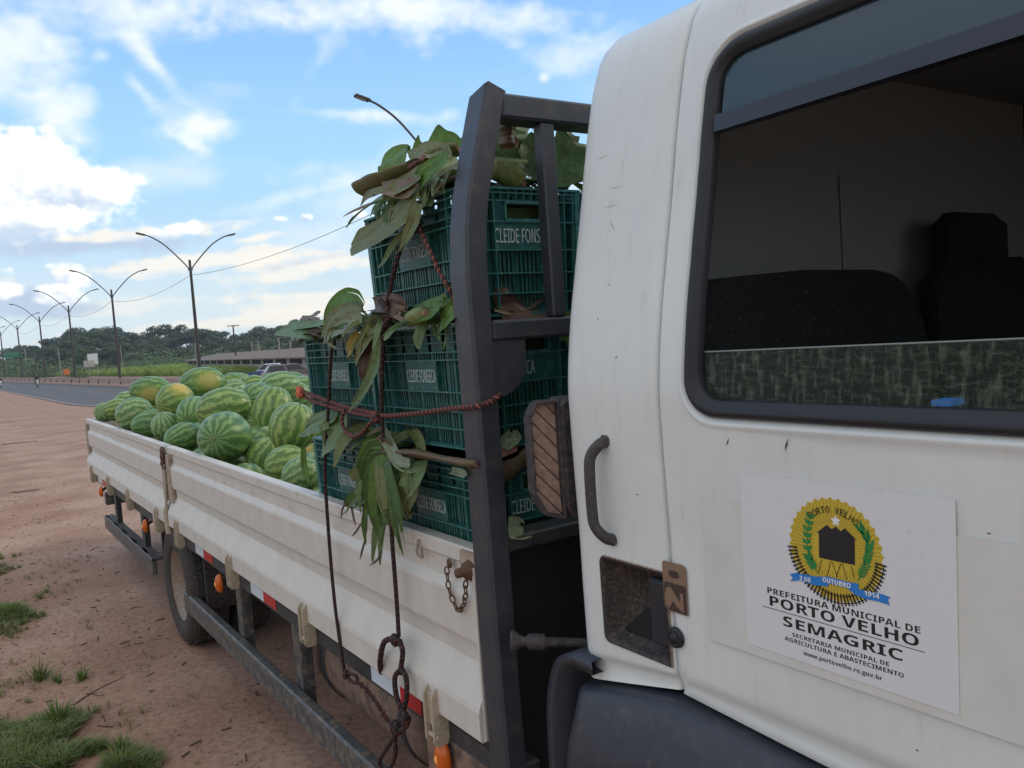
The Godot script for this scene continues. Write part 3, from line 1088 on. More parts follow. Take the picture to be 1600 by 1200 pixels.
func build_trees() -> void:
	var crowns := []
	var trunks := []
	for k in 4:
		crowns.append(mesh_of(crown_mesh(k), M["crown%d" % k]))
		trunks.append(mesh_of(trunk_mesh(k), M.bark))
	# the skyline of the wood: azimuth and elevation of its top
	var top := [Vector2(0.7247, 1.198), Vector2(3.515, 1.076), Vector2(4.284, 1.521), Vector2(5.126, 1.542), Vector2(6.273, 1.74), Vector2(6.904, 2.172), Vector2(7.964, 2.187), Vector2(8.835, 1.896), Vector2(9.396, 1.66), Vector2(9.825, 1.954), Vector2(10.46, 1.591), Vector2(11.03, 1.717), Vector2(11.59, 2.089), Vector2(12.34, 1.592), Vector2(13.32, 1.735), Vector2(14.29, 1.715), Vector2(15.24, 1.36), Vector2(16.1, 1.093), Vector2(17.04, 1.79), Vector2(17.75, 1.49), Vector2(18.47, 1.357), Vector2(20.17, 1.844), Vector2(22.25, 1.536), Vector2(25.7, 1.699), Vector2(32.74, 1.879)]
	var says := ["broad dark domed tree", "dense round tree", "slim upright tree", "wide spreading tree"]
	var i := 0
	for row in 3:
		var az := 0.6 + row * 0.35
		while az < 34.0:
			var el := 0.6
			for q in top.size() - 1:
				if az >= top[q].x and az <= top[q + 1].x:
					el = lerpf(top[q].y, top[q + 1].y, (az - top[q].x) / (top[q + 1].x - top[q].x))
			var dist: float = [330.0, 290.0, 255.0][row] + rng.randf_range(-14, 14)
			if az < 4.0:
				dist += 90.0
			var h := dist * tan(deg_to_rad(el)) + 1.72 + 1.15
			h *= [rng.randf_range(1.02, 1.14), rng.randf_range(0.78, 1.0), rng.randf_range(0.55, 0.8)][row]
			h = maxf(h, 3.5)
			var kind := rng.randi() % 4
			if kind == 2 and row < 2:
				kind = 0
			var w := h * rng.randf_range(0.95, 1.35)
			var at := Vector3(sin(deg_to_rad(az)) * dist, -1.15, -cos(deg_to_rad(az)) * dist)
			var zone := "hidden behind the crates"
			for q in [[5.0, "at the far left end of the wood"], [6.5, "right of the green road sign"], [8.2, "behind the white hoarding"], [10.0, "behind the second lamp"], [12.0, "between the two nearest lamps"], [14.0, "behind the tallest lamp"], [16.5, "above the left half of the long roof"], [20.0, "above the right half of the long roof"]]:
				if az < q[0]:
					zone = q[1]
					break
			var rank: String = ["on the skyline", "in the middle rank", "in the front rank"][row]
			var t := thing(["dome_tree", "round_tree", "slim_tree", "spreading_tree"][kind], "%s, %s %s" % [says[kind], rank, zone], "tree", at, "trees of the wood beyond the highway")
			t.rotation.y = rng.randf() * TAU
			put_at("trunk", trunks[kind], t, Transform3D(Basis.from_scale(Vector3(w, h, w)), Vector3.ZERO))
			put_at("crown", crowns[kind], t, Transform3D(Basis.from_scale(Vector3(w, h, w)), Vector3.ZERO))
			az += rng.randf_range(0.85, 1.4)
			i += 1
	# low scrub along the foot of the wood
	var bush := begin()
	for k in 420:
		var d := Vector3(rng.randfn(), absf(rng.randfn()) * 0.9, rng.randfn()).normalized()
		var t := rng.randf_range(0.6, 1.5)
		leaf_card(bush, d * Vector3(0.55, 0.8, 0.55) * rng.randf_range(0.5, 1.0), d, rng.randf_range(0.03, 0.07), Color(t, t, t))
	var bm := mesh_of(bush, M.brush)
	var spots := []
	for k in 1100:
		var az := rng.randf_range(0.5, 34.0)
		var dist := rng.randf_range(205.0, 300.0)
		if az < 6.0:
			dist = rng.randf_range(230.0, 330.0)
		var s := rng.randf_range(1.6, 4.2) * (dist / 230.0) * (1.7 if dist > 250.0 else 1.0)
		spots.append(Transform3D(Basis(Vector3.UP, rng.randf() * TAU).scaled(Vector3(s * 1.3, s, s * 1.3)), Vector3(sin(deg_to_rad(az)) * dist, -1.2, -cos(deg_to_rad(az)) * dist)))
	# the wood goes on to the right, behind the truck
	for k in 420:
		var az := rng.randf_range(33.0, 95.0)
		var dist := rng.randf_range(270.0, 330.0)
		var s := rng.randf_range(5.0, 12.0)
		spots.append(Transform3D(Basis(Vector3.UP, rng.randf() * TAU).scaled(Vector3(s * 1.2, s, s * 1.2)), Vector3(sin(deg_to_rad(az)) * dist, -1.3, -cos(deg_to_rad(az)) * dist)))
	scatter("scrub", bm, spots, "low green scrub growing along the foot of the far wood", "scrub")
	# shrubs that stand alone
	var lone := [[Vector3(19.264, -0.624, -168.331), 3.4, "bright green shrub standing left of the white hoarding"], [Vector3(26.278, -0.908, -181.712), 2.6, "dark round shrub right of the white hoarding"], [Vector3(28.399, -0.704, -150.028), 2.4, "dark shrub in the grass between the two nearest far lamps"], [Vector3(37.327, -1.046, -137.898), 2.2, "green shrub in front of the long low building"]]
	for l in lone:
		var at: Vector3 = l[0]
		at.y = -1.15
		var t := thing("shrub", l[2], "shrub", at)
		put_at("foliage", bm, t, Transform3D(Basis.from_scale(Vector3(l[1] * 1.2, l[1], l[1] * 1.2)), Vector3.ZERO))
		var st := begin()
		st.set_color(Color.WHITE)
		tube(st, PackedVector3Array([Vector3.ZERO, Vector3(0.1, l[1] * 0.5, 0)]), [0.08, 0.03], 6)
		put_at("stem", mesh_of(st, M.bark), t, Transform3D())


func scatter(called: String, mesh: Mesh, spots: Array, label: String, category: String) -> MultiMeshInstance3D:
	var mm := MultiMesh.new()
	mm.transform_format = MultiMesh.TRANSFORM_3D
	mm.mesh = mesh
	mm.instance_count = spots.size()
	for i in spots.size():
		mm.set_instance_transform(i, spots[i])
	var o := MultiMeshInstance3D.new()
	o.name = numbered(called)
	o.multimesh = mm
	add_child(o)
	tag(o, label, category)
	o.set_meta("kind", "stuff")
	return o


func tuft(blades: int, height: float, spread: float, width: float, m: Material) -> ArrayMesh:
	var st := begin()
	for i in blades:
		var a := rng.randf() * TAU
		var lean := rng.randf_range(0.15, 1.0) * spread
		var h := height * rng.randf_range(0.55, 1.1)
		var d := Vector3(cos(a), 0, sin(a))
		var s := Vector3(-d.z, 0, d.x) * width * rng.randf_range(0.7, 1.3)
		var p0 := d * rng.randf() * spread * 0.4
		var p1 := p0 + d * lean * 0.35 + Vector3(0, h * 0.6, 0)
		var p2 := p0 + d * lean + Vector3(0, h * rng.randf_range(0.75, 1.0), 0)
		var t := rng.randf_range(0.65, 1.4)
		st.set_color(Color(t * rng.randf_range(0.9, 1.2), t, t * 0.9))
		quad(st, p0 - s, p1 - s * 0.8, p1 + s * 0.8, p0 + s)
		tri(st, p1 - s * 0.8, p2, p1 + s * 0.8)
	return mesh_of(st, m)


func build_field_grass() -> void:
	var spots := []
	for i in 22000:
		var az := rng.randf_range(-2.0, 34.0)
		var dist := sqrt(rng.randf_range(75.0 * 75.0, 235.0 * 235.0))
		var p := Vector3(sin(deg_to_rad(az)) * dist, 0, -cos(deg_to_rad(az)) * dist)
		if p.x < median_x(p.z) + 13.0:
			continue
		p.y = ground_y(p.z)
		var s := rng.randf_range(1.0, 2.1)
		spots.append(Transform3D(Basis(Vector3.UP, rng.randf() * TAU).scaled(Vector3(s * 1.3, s, s * 1.3)), p))
	scatter("field_grass", tuft(40, 0.75, 0.8, 0.016, M.blade_far), spots, "tall bright green grass covering the field beyond the highway", "grass")


func build_building() -> void:
	var e0: Vector3 = Vector3(35.332, 1.037, -157.562)
	var e1: Vector3 = Vector3(25.463, 1.186, -57.745)
	e0.y = 0.85
	e1.y = 0.85
	var d := (e1 - e0).normalized()
	var back := Vector3(-d.z, 0, d.x)
	if back.x < 0:
		back = -back
	var root := thing("long_building", "long low building with a brown tiled roof beyond the far carriageway", "building", Vector3(e0.x, -1.15, e0.z))
	var wall := begin()
	var a := e0 + back * 0.8 + d * 0.8
	var b := e1 + back * 0.8
	for q in [[a, b], [a + back * 9.0, b + back * 9.0]]:
		var lo: Vector3 = q[0]
		var hi: Vector3 = q[1]
		beam(wall, Vector3(lo.x, -0.15, lo.z), Vector3(hi.x, -0.15, hi.z), 0.25, 2.0)
	beam(wall, Vector3(a.x, -0.15, a.z), Vector3(a.x, -0.15, a.z) + back * 9.0, 0.25, 2.0)
	beam(wall, Vector3(b.x, -0.15, b.z) - d * 0.3, Vector3(b.x, -0.15, b.z) - d * 0.3 + back * 9.0, 0.25, 2.0)
	put("wall", wall, M.plaster, root)
	var roof := begin()
	var r0 := e0 + d * 5.0 + back * 5.3 + Vector3(0, 0.85, 0)
	var r1 := e1 + back * 5.3 + Vector3(0, 0.85, 0)
	var f0 := e0 + back * 10.6
	var f1 := e1 + back * 10.6
	var dn := Vector3(0, -0.14, 0)
	quad(roof, e0, r0, r1, e1)
	quad(roof, f1, r1, r0, f0)
	tri(roof, e0, f0, r0)
	tri(roof, e1, r1, f1)
	quad(roof, e0, e1, e1 + dn, e0 + dn)
	quad(roof, e0 + dn, e1 + dn, f1 + dn, f0 + dn)
	quad(roof, f0, e0, e0 + dn, f0 + dn)
	put("roof", roof, M.roof, root)
	# dark openings under the eaves and the posts between them
	var n := 16
	for i in n:
		var p := (a - back * 0.13).lerp(b - back * 0.13, (i + 0.5) / n)
		var st := begin()
		beam(st, Vector3(p.x, 0.42, p.z) - d * 2.4, Vector3(p.x, 0.42, p.z) + d * 2.4, 0.06, 0.55)
		put("window_opening", st, M.lining_dark, root)


func build_signs_and_posts() -> void:
	# green road sign on a cantilever
	var c: Vector3 = Vector3(14.980, 5.360, -268.518)
	var sg := thing("road_sign", "green road sign on a gantry far down the highway", "road sign", Vector3(c.x, -1.15, c.z))
	var st := begin()
	box(st, c + Vector3(-2.3, -0.75, -0.05), c + Vector3(2.3, 0.75, 0.05), 0.02)
	put("sign_board", st, M.sign_green, sg)
	st = begin()
	tube(st, PackedVector3Array([Vector3(c.x + 3.2, -1.2, c.z), Vector3(c.x + 3.2, c.y + 1.4, c.z)]), 0.14, 8)
	put("post", st, M.old_post, sg)
	st = begin()
	beam(st, c + Vector3(-2.2, 0.3, 0.15), c + Vector3(3.2, 0.3, 0.15), 0.12, 0.12)
	put("beam", st, M.old_post, sg)
	# white hoarding in the bushes
	var h: Vector3 = Vector3(23.195, 2.228, -177.984)
	var hb := thing("hoarding", "white hoarding standing among bushes below the wood", "billboard", Vector3(h.x, -1.15, h.z))
	st = begin()
	box(st, h + Vector3(-0.9, -0.9, -0.05), h + Vector3(0.9, 1.15, 0.05), 0.02)
	put("panel", st, M.car_white, hb)
	st = begin()
	box(st, h + Vector3(-1.7, -1.4, 0.1), h + Vector3(0.2, -0.1, 0.2), 0.02)
	put("panel", st, M.plaster, hb)
	for s in [-0.7, 0.7]:
		st = begin()
		tube(st, PackedVector3Array([Vector3(h.x + s, -1.2, h.z - 0.12), Vector3(h.x + s, h.y + 0.9, h.z - 0.12)]), 0.07, 6)
		put("post", st, M.old_post, hb)
	var o: Vector3 = Vector3(14.328, 0.592, -137.876)
	var ob := thing("warning_board", "small orange board on posts beyond the median barrier", "sign", Vector3(o.x, -1.15, o.z))
	st = begin()
	box(st, o + Vector3(-0.42, -0.42, -0.02), o + Vector3(0.42, 0.42, 0.02), 0.01)
	put("sign_board", st, M.sign_orange, ob)
	for s in [-0.3, 0.3]:
		st = begin()
		tube(st, PackedVector3Array([Vector3(o.x + s, -1.2, o.z - 0.06), Vector3(o.x + s, o.y + 0.3, o.z - 0.06)]), 0.03, 6)
		put("post", st, M.old_post, ob)
	# a wooden power pole with a crossarm
	var p: Vector3 = Vector3(34.049, 5.604, -120.040)
	var up := thing("power_pole", "wooden power pole with a crossarm in front of the long roof", "power pole", Vector3(p.x, -1.0, p.z))
	st = begin()
	tube(st, PackedVector3Array([Vector3(p.x, -1.2, p.z), p]), [0.15, 0.10], 8)
	put("pole", st, M.pole, up)
	st = begin()
	beam(st, p + Vector3(-0.85, -0.12, 0), p + Vector3(0.85, -0.12, 0), 0.1, 0.1)
	put("crossarm", st, M.pole, up)
	for s in [-0.7, -0.25, 0.25, 0.7]:
		st = begin()
		tube(st, PackedVector3Array([p + Vector3(s, -0.08, 0), p + Vector3(s, 0.1, 0)]), 0.04, 6)
		put("insulator", st, M.old_post, up)
	var tops := [Vector3(16.677, 4.729, -170.485), Vector3(33.056, 5.104, -207.827), Vector3(24.897, 3.250, -104.280), Vector3(30.581, 2.973, -90.723), Vector3(30.230, 2.493, -86.083), Vector3(36.622, 3.073, -120.528), Vector3(38.945, 3.061, -125.004)]
	var says := ["pale leaning post in the field left of the orange board", "pale post below the second lamp", "pale post beside the tallest lamp's pole", "pale post in front of the long roof, left of the crates", "pale post nearest to the stacked crates", "thin post behind the long roof, left one of a pair", "thin post behind the long roof, right one of a pair"]
	for i in tops.size():
		var q: Vector3 = tops[i]
		st = begin()
		tube(st, PackedVector3Array([Vector3(q.x + (0.25 if i == 0 else 0.0), -1.2, q.z), q]), [0.11, 0.08], 7)
		tag(put("field_post", st, M.old_post), says[i], "post")


func window_panel(st: SurfaceTool, pts: Array) -> void:
	quad(st, pts[0], pts[1], pts[2], pts[3])


func build_car(called: String, label: String, at: Vector3, turn: float, paint: Material, upper: Material, pickup: bool) -> Node3D:
	# faces local -z; about 4.6 m long
	var root := thing(called, label, "car", at)
	root.rotation.y = turn
	var w := 0.86
	var st := begin()
	var side := PackedVector2Array([Vector2(-2.3, 0.35), Vector2(-2.32, 0.72), Vector2(-2.15, 0.92), Vector2(-1.15, 1.05), Vector2(1.1, 1.08), Vector2(2.2, 1.05), Vector2(2.3, 0.85), Vector2(2.28, 0.38), Vector2(1.85, 0.30), Vector2(1.75, 0.62), Vector2(1.42, 0.74), Vector2(1.1, 0.62), Vector2(1.0, 0.30), Vector2(-1.05, 0.30), Vector2(-1.15, 0.62), Vector2(-1.47, 0.74), Vector2(-1.8, 0.62), Vector2(-1.9, 0.32)])
	slab(st, side, Transform3D(Basis(Vector3(0, 0, 1), Vector3(0, 1, 0), Vector3(-1, 0, 0)), Vector3(w, 0, 0)), 2 * w)
	put_at("body", mesh_of(st, paint), root, Transform3D())
	st = begin()
	var roof_end := 0.7 if pickup else 1.7
	var lo := [Vector3(-w + 0.02, 1.04, -1.2), Vector3(w - 0.02, 1.04, -1.2), Vector3(w - 0.02, 1.06, roof_end + 0.4), Vector3(-w + 0.02, 1.06, roof_end + 0.4)]
	var hi := [Vector3(-w + 0.22, 1.62, -0.45), Vector3(w - 0.22, 1.62, -0.45), Vector3(w - 0.2, 1.60, roof_end), Vector3(-w + 0.2, 1.60, roof_end)]
	for i in 4:
		var j := (i + 1) % 4
		quad(st, lo[i], lo[j], hi[j], hi[i])
	quad(st, hi[0], hi[1], hi[2], hi[3])
	put_at("cabin", mesh_of(st, upper), root, Transform3D())
	for i in 4:
		var j := (i + 1) % 4
		var n := ((lo[j] - lo[i]) as Vector3).cross(hi[i] - lo[i]).normalized()
		var mid: Vector3 = (lo[i] + lo[j] + hi[i] + hi[j]) / 4.0
		if n.dot(mid - Vector3(0, 1.3, 0.2)) < 0:
			n = -n
		var parts := 2 if i % 2 == 1 else 1
		for k in parts:
			st = begin()
			var f0 := (k + 0.06) / parts
			var f1 := (k + 0.94) / parts
			var p := []
			for e in [[f0, 0.14], [f1, 0.14], [f1, 0.88], [f0, 0.88]]:
				p.append((lo[i] as Vector3).lerp(lo[j], e[0]).lerp((hi[i] as Vector3).lerp(hi[j], e[0]), e[1]) + n * 0.012)
			quad(st, p[0], p[1], p[2], p[3])
			put_at("window", mesh_of(st, M.car_glass), root, Transform3D())
	var wheel := begin()
	lathe(wheel, [Vector2(0.0, -0.10), Vector2(0.24, -0.10), Vector2(0.31, -0.08), Vector2(0.33, 0.0), Vector2(0.31, 0.10), Vector2(0.22, 0.12), Vector2(0.21, 0.09), Vector2(0, 0.09)], 18, Transform3D())
	var wm := mesh_of(wheel, M.rubber)
	var rim := begin()
	lathe(rim, [Vector2(0.0, 0.10), Vector2(0.12, 0.11), Vector2(0.20, 0.105), Vector2(0.205, 0.09)], 14, Transform3D())
	var rm := mesh_of(rim, M.chrome)
	for z in [-1.47, 1.42]:
		for s in [-1.0, 1.0]:
			var t := axis_x(Vector3(s * (w - 0.08), 0.34, z))
			if s < 0:
				t.basis = t.basis.rotated(Vector3.UP, PI)
			var o := put_at("wheel", wm, root, t)
			put_at("rim", rm, o, Transform3D())
	for s in [-1.0, 1.0]:
		st = begin()
		box(st, Vector3(s * 0.66 - 0.15, 0.66, -2.335), Vector3(s * 0.66 + 0.15, 0.82, -2.22), 0.02)
		put_at("headlight", mesh_of(st, M.headlight), root, Transform3D())
		st = begin()
		box(st, Vector3(s * 0.72 - 0.13, 0.70, 2.2), Vector3(s * 0.72 + 0.13, 1.0, 2.32), 0.02)
		put_at("tail_lamp", mesh_of(st, M.tail_red), root, Transform3D())
	return root


func build_cars() -> void:
	var a: Vector3 = Vector3(23.802, -0.197, -73.294)
	a.y = ground_y(a.z) + 0.02
	build_car("pickup", "blue and white pickup driving away on the far carriageway", a, deg_to_rad(62), M.car_blue, M.car_white, true)
	var b: Vector3 = Vector3(22.528, -0.614, -64.442)
	b.y = ground_y(b.z) + 0.02
	build_car("hatchback", "grey brown hatchback just right of the blue pickup", b, deg_to_rad(-100), M.car_grey, M.car_grey, false)


# ------------------------------------------------------------------ figures
func capsule_field(p: Vector3, bones: Array) -> float:
	var d := 1e9
	for k in bones:
		var a: Vector3 = k[0]
		var ab: Vector3 = k[1] - a
		var t := clampf((p - a).dot(ab) / maxf(ab.length_squared(), 1e-6), 0.0, 1.0)
		var q := p.distance_to(a + ab * t) - lerpf(k[2], k[3], t)
		var h := clampf(0.5 + 0.5 * (q - d) / 0.05, 0.0, 1.0)
		d = lerpf(q, d, h) - 0.05 * h * (1.0 - h)
	return d


func field_mesh(bones: Array, cell: float, m: Material) -> ArrayMesh:
	# surface nets over the smooth union of tapered bones
	var lo := Vector3.ONE * 1e9
	var hi := -lo
	for k in bones:
		var r: float = maxf(k[2], k[3]) + cell * 2.0
		for e in 2:
			lo = lo.min(k[e] - Vector3.ONE * r)
			hi = hi.max(k[e] + Vector3.ONE * r)
	var n := Vector3i(((hi - lo) / cell).ceil()) + Vector3i.ONE
	var val := PackedFloat32Array()
	val.resize(n.x * n.y * n.z)
	for z in n.z:
		for y in n.y:
			for x in n.x:
				val[x + n.x * (y + n.y * z)] = capsule_field(lo + Vector3(x, y, z) * cell, bones)
	var vert := {}
	var st := begin()
	st.set_smooth_group(0)
	var at := func(c: Vector3i) -> float: return val[c.x + n.x * (c.y + n.y * c.z)]
	for z in n.z - 1:
		for y in n.y - 1:
			for x in n.x - 1:
				var sum := Vector3.ZERO
				var cnt := 0
				for e in 12:
					var ax := e / 4
					var c0 := Vector3i(x, y, z)
					c0[(ax + 1) % 3] += e & 1
					c0[(ax + 2) % 3] += (e >> 1) & 1
					var c1 := c0
					c1[ax] += 1
					var f0: float = at.call(c0)
					var f1: float = at.call(c1)
					if (f0 < 0) != (f1 < 0):
						sum += Vector3(c0).lerp(Vector3(c1), f0 / (f0 - f1))
						cnt += 1
				if cnt:
					vert[Vector3i(x, y, z)] = lo + sum / cnt * cell
	for c in vert:
		for ax in 3:
			var c1: Vector3i = c
			c1[ax] += 1
			if c[(ax + 1) % 3] == 0 or c[(ax + 2) % 3] == 0:
				continue
			var f0: float = at.call(c)
			var f1: float = at.call(c1)
			if (f0 < 0) == (f1 < 0):
				continue
			var u := Vector3i.ZERO
			u[(ax + 1) % 3] = 1
			var v := Vector3i.ZERO
			v[(ax + 2) % 3] = 1
			if not (vert.has(c - u) and vert.has(c - v) and vert.has(c - u - v)):
				continue
			if f0 < 0:
				quad(st, vert[c], vert[c - v], vert[c - u - v], vert[c - u])
			else:
				quad(st, vert[c], vert[c - u], vert[c - u - v], vert[c - v])
	return mesh_of(st, m)


func build_motorcycles() -> void:
	# one motorcycle and its rider, facing local +z (towards the viewer), then a second pair
	var bike := thing("motorcycle", "small motorcycle with a white front coming up the highway", "motorcycle", Vector3(9.714, -1.150, -128.384))
	bike.position.y = ground_y(bike.position.z) + 0.03
	for z in [0.63, -0.63]:
		var w := begin()
		lathe(w, [Vector2(0.20, -0.03), Vector2(0.27, -0.045), Vector2(0.30, 0.0), Vector2(0.27, 0.045), Vector2(0.20, 0.03), Vector2(0.20, -0.03)], 20, axis_x(Vector3(0, 0.30, z)))
		var wheel := put_at("wheel", mesh_of(w, M.rubber), bike, Transform3D())
		var r := begin()
		lathe(r, [Vector2(0.20, -0.02), Vector2(0.205, 0.02), Vector2(0.05, 0.03), Vector2(0.0, 0.04)], 12, axis_x(Vector3(0, 0.30, z)))
		put_at("rim", mesh_of(r, M.chrome), wheel, Transform3D())
	var st := begin()
	for s in [-0.08, 0.08]:
		tube(st, PackedVector3Array([Vector3(s, 0.30, 0.65), Vector3(s, 0.95, 0.42)]), 0.025, 8)
	put_at("fork", mesh_of(st, M.chrome), bike, Transform3D())
	st = begin()
	tube(st, spline([Vector3(0, 0.72, 0.42), Vector3(0, 0.50, 0.15), Vector3(0, 0.42, -0.2), Vector3(0, 0.62, -0.6)], 4), 0.075, 8)
	box(st, Vector3(-0.11, 0.30, -0.12), Vector3(0.11, 0.55, 0.22), 0.03)
	put_at("engine_frame", mesh_of(st, M.dark), bike, Transform3D())
	st = begin()
	box(st, Vector3(-0.13, 0.62, 0.0), Vector3(0.13, 0.80, 0.36), 0.06)
	box(st, Vector3(-0.10, 0.50, 0.48), Vector3(0.10, 0.62, 0.78), 0.03)
	box(st, Vector3(-0.14, 0.80, 0.44), Vector3(0.14, 1.02, 0.56), 0.04)
	put_at("bodywork", mesh_of(st, M.car_white), bike, Transform3D())
	st = begin()
	box(st, Vector3(-0.13, 0.72, -0.72), Vector3(0.13, 0.80, 0.02), 0.03)
	put_at("saddle", mesh_of(st, M.gasket), bike, Transform3D())
	st = begin()
	tube(st, spline([Vector3(-0.36, 1.02, 0.22), Vector3(-0.15, 1.02, 0.38), Vector3(0.15, 1.02, 0.38), Vector3(0.36, 1.02, 0.22)], 4), 0.018, 6)
	put_at("handlebar", mesh_of(st, M.dark), bike, Transform3D())
	st = begin()
	lathe(st, [Vector2(0.0, 0.05), Vector2(0.05, 0.04), Vector2(0.08, 0.0)], 14, axis_z(Vector3(0, 0.90, 0.565)))
	put_at("headlight", mesh_of(st, M.headlight), bike, Transform3D())
	var man := thing("person", "motorcyclist in dark clothes and helmet riding the nearer motorcycle", "person", bike.position)
	var bones := [
		[Vector3(0, 0.90, -0.22), Vector3(0, 1.18, -0.12), 0.15, 0.16], [Vector3(-0.14, 1.34, -0.04), Vector3(0.14, 1.34, -0.04), 0.08, 0.08], [Vector3(0, 1.18, -0.12), Vector3(0, 1.36, -0.05), 0.15, 0.12],
		[Vector3(0, 1.38, -0.03), Vector3(0, 1.50, 0.0), 0.055, 0.055],
		[Vector3(-0.20, 1.34, -0.03), Vector3(-0.33, 1.10, 0.02), 0.065, 0.05], [Vector3(-0.33, 1.10, 0.02), Vector3(-0.35, 1.05, 0.23), 0.048, 0.038],
		[Vector3(0.20, 1.34, -0.03), Vector3(0.33, 1.10, 0.02), 0.065, 0.05], [Vector3(0.33, 1.10, 0.02), Vector3(0.35, 1.05, 0.23), 0.048, 0.038],
		[Vector3(-0.10, 0.88, -0.22), Vector3(-0.22, 0.78, 0.22), 0.095, 0.07], [Vector3(-0.22, 0.78, 0.22), Vector3(-0.20, 0.36, 0.06), 0.065, 0.045], [Vector3(-0.20, 0.33, 0.05), Vector3(-0.20, 0.31, 0.2), 0.045, 0.04],
		[Vector3(0.10, 0.88, -0.22), Vector3(0.22, 0.78, 0.22), 0.095, 0.07], [Vector3(0.22, 0.78, 0.22), Vector3(0.20, 0.36, 0.06), 0.065, 0.045], [Vector3(0.20, 0.33, 0.05), Vector3(0.20, 0.31, 0.2), 0.045, 0.04]]
	put_at("body", field_mesh(bones, 0.035, M.shirt), man, Transform3D())
	st = begin()
	lathe(st, [Vector2(0.0, 0.15), Vector2(0.08, 0.135), Vector2(0.125, 0.08), Vector2(0.14, 0.0), Vector2(0.13, -0.08), Vector2(0.10, -0.12)], 16, Transform3D(Basis(), Vector3(0, 1.60, 0.02)))
	put_at("helmet", mesh_of(st, M.helmet), man, Transform3D())
	st = begin()
	lathe(st, [Vector2(0.0, 0.13), Vector2(0.06, 0.125), Vector2(0.085, 0.10)], 12, axis_z(Vector3(0, 1.58, 0.055)))
	put_at("face", mesh_of(st, M.skin), man, Transform3D())
	var p2: Vector3 = Vector3(6.144, -1.150, -144.644)
	p2.y = ground_y(p2.z) + 0.03
	copy_of(bike, p2, 0.12, "motorcycle cut off by the left edge of the picture")
	copy_of(man, p2, 0.12, "motorcyclist at the left edge of the picture")


# ------------------------------------------------------------------ the truck
const SIDE_Y := [0.60, 0.98, 1.19, 1.29, 1.41, 1.54, 1.61, 1.72, 1.82, 1.97, 2.07, 2.20, 2.28, 2.33, 2.38]
const SIDE_X := [1.056, 1.053, 1.050, 1.050, 1.047, 1.045, 1.046, 1.060, 1.080, 1.110, 1.130, 1.160, 1.192, 1.245, 1.400]
const AXLE := 2.1          # the truck's middle line, x
const RAIL_TOP := 1.204    # top of the side boards


func cab_x(y: float) -> float:
	# how far across the cab's side skin lies at a height (it leans in above the sill)
	var i := 0
	while i < SIDE_Y.size() - 2 and y > SIDE_Y[i + 1]:
		i += 1
	var t := clampf((y - SIDE_Y[i]) / (SIDE_Y[i + 1] - SIDE_Y[i]), 0.0, 1.0)
	return cubic_interpolate(SIDE_X[i], SIDE_X[i + 1], SIDE_X[maxi(i - 1, 0)], SIDE_X[mini(i + 2, SIDE_X.size() - 1)], t)


func skin(z: float, y: float, inward := 0.0) -> Vector3:
	return Vector3(cab_x(y) + inward, y, z)


func crease(y: float) -> float:
	# the pressed groove along the foot of the cab side
	return 0.010 * smoothstep(1.075, 1.055, y) * smoothstep(1.020, 1.046, y) + 0.003 * smoothstep(1.06, 1.02, y)


func rounded(z0: float, z1: float, y0: float, y1: float, r: Array, per := 10) -> PackedVector2Array:
	# a rounded rectangle in (z, y); r: radius at (z0,y0), (z1,y0), (z1,y1), (z0,y1)
	var out := PackedVector2Array()
	var cs := [Vector2(z0 + r[0], y0 + r[0]), Vector2(z1 - r[1], y0 + r[1]), Vector2(z1 - r[2], y1 - r[2]), Vector2(z0 + r[3], y1 - r[3])]
	for c in 4:
		for k in per + 1:
			var a := PI + (c + float(k) / per) * PI / 2.0
			out.append(cs[c] + Vector2(cos(a), sin(a)) * r[c])
	return out


func ring_ray(line: PackedVector2Array, c: Vector2, d: Vector2) -> Vector2:
	var best := 0.0
	var n := line.size()
	for i in n:
		var p = Geometry2D.segment_intersects_segment(c, c + d * 10.0, line[i], line[(i + 1) % n])
		if p != null:
			best = maxf(best, c.distance_to(p))
	return c + d * best


func build_truck() -> void:
	var truck := thing("truck", "white flatbed truck with a black headboard frame parked on the red dirt", "truck", Vector3(AXLE, 0, -3.6))
	build_cab(truck)
	build_door(truck)
	build_bed(truck)
	build_headboard(truck)
	build_chassis(truck)


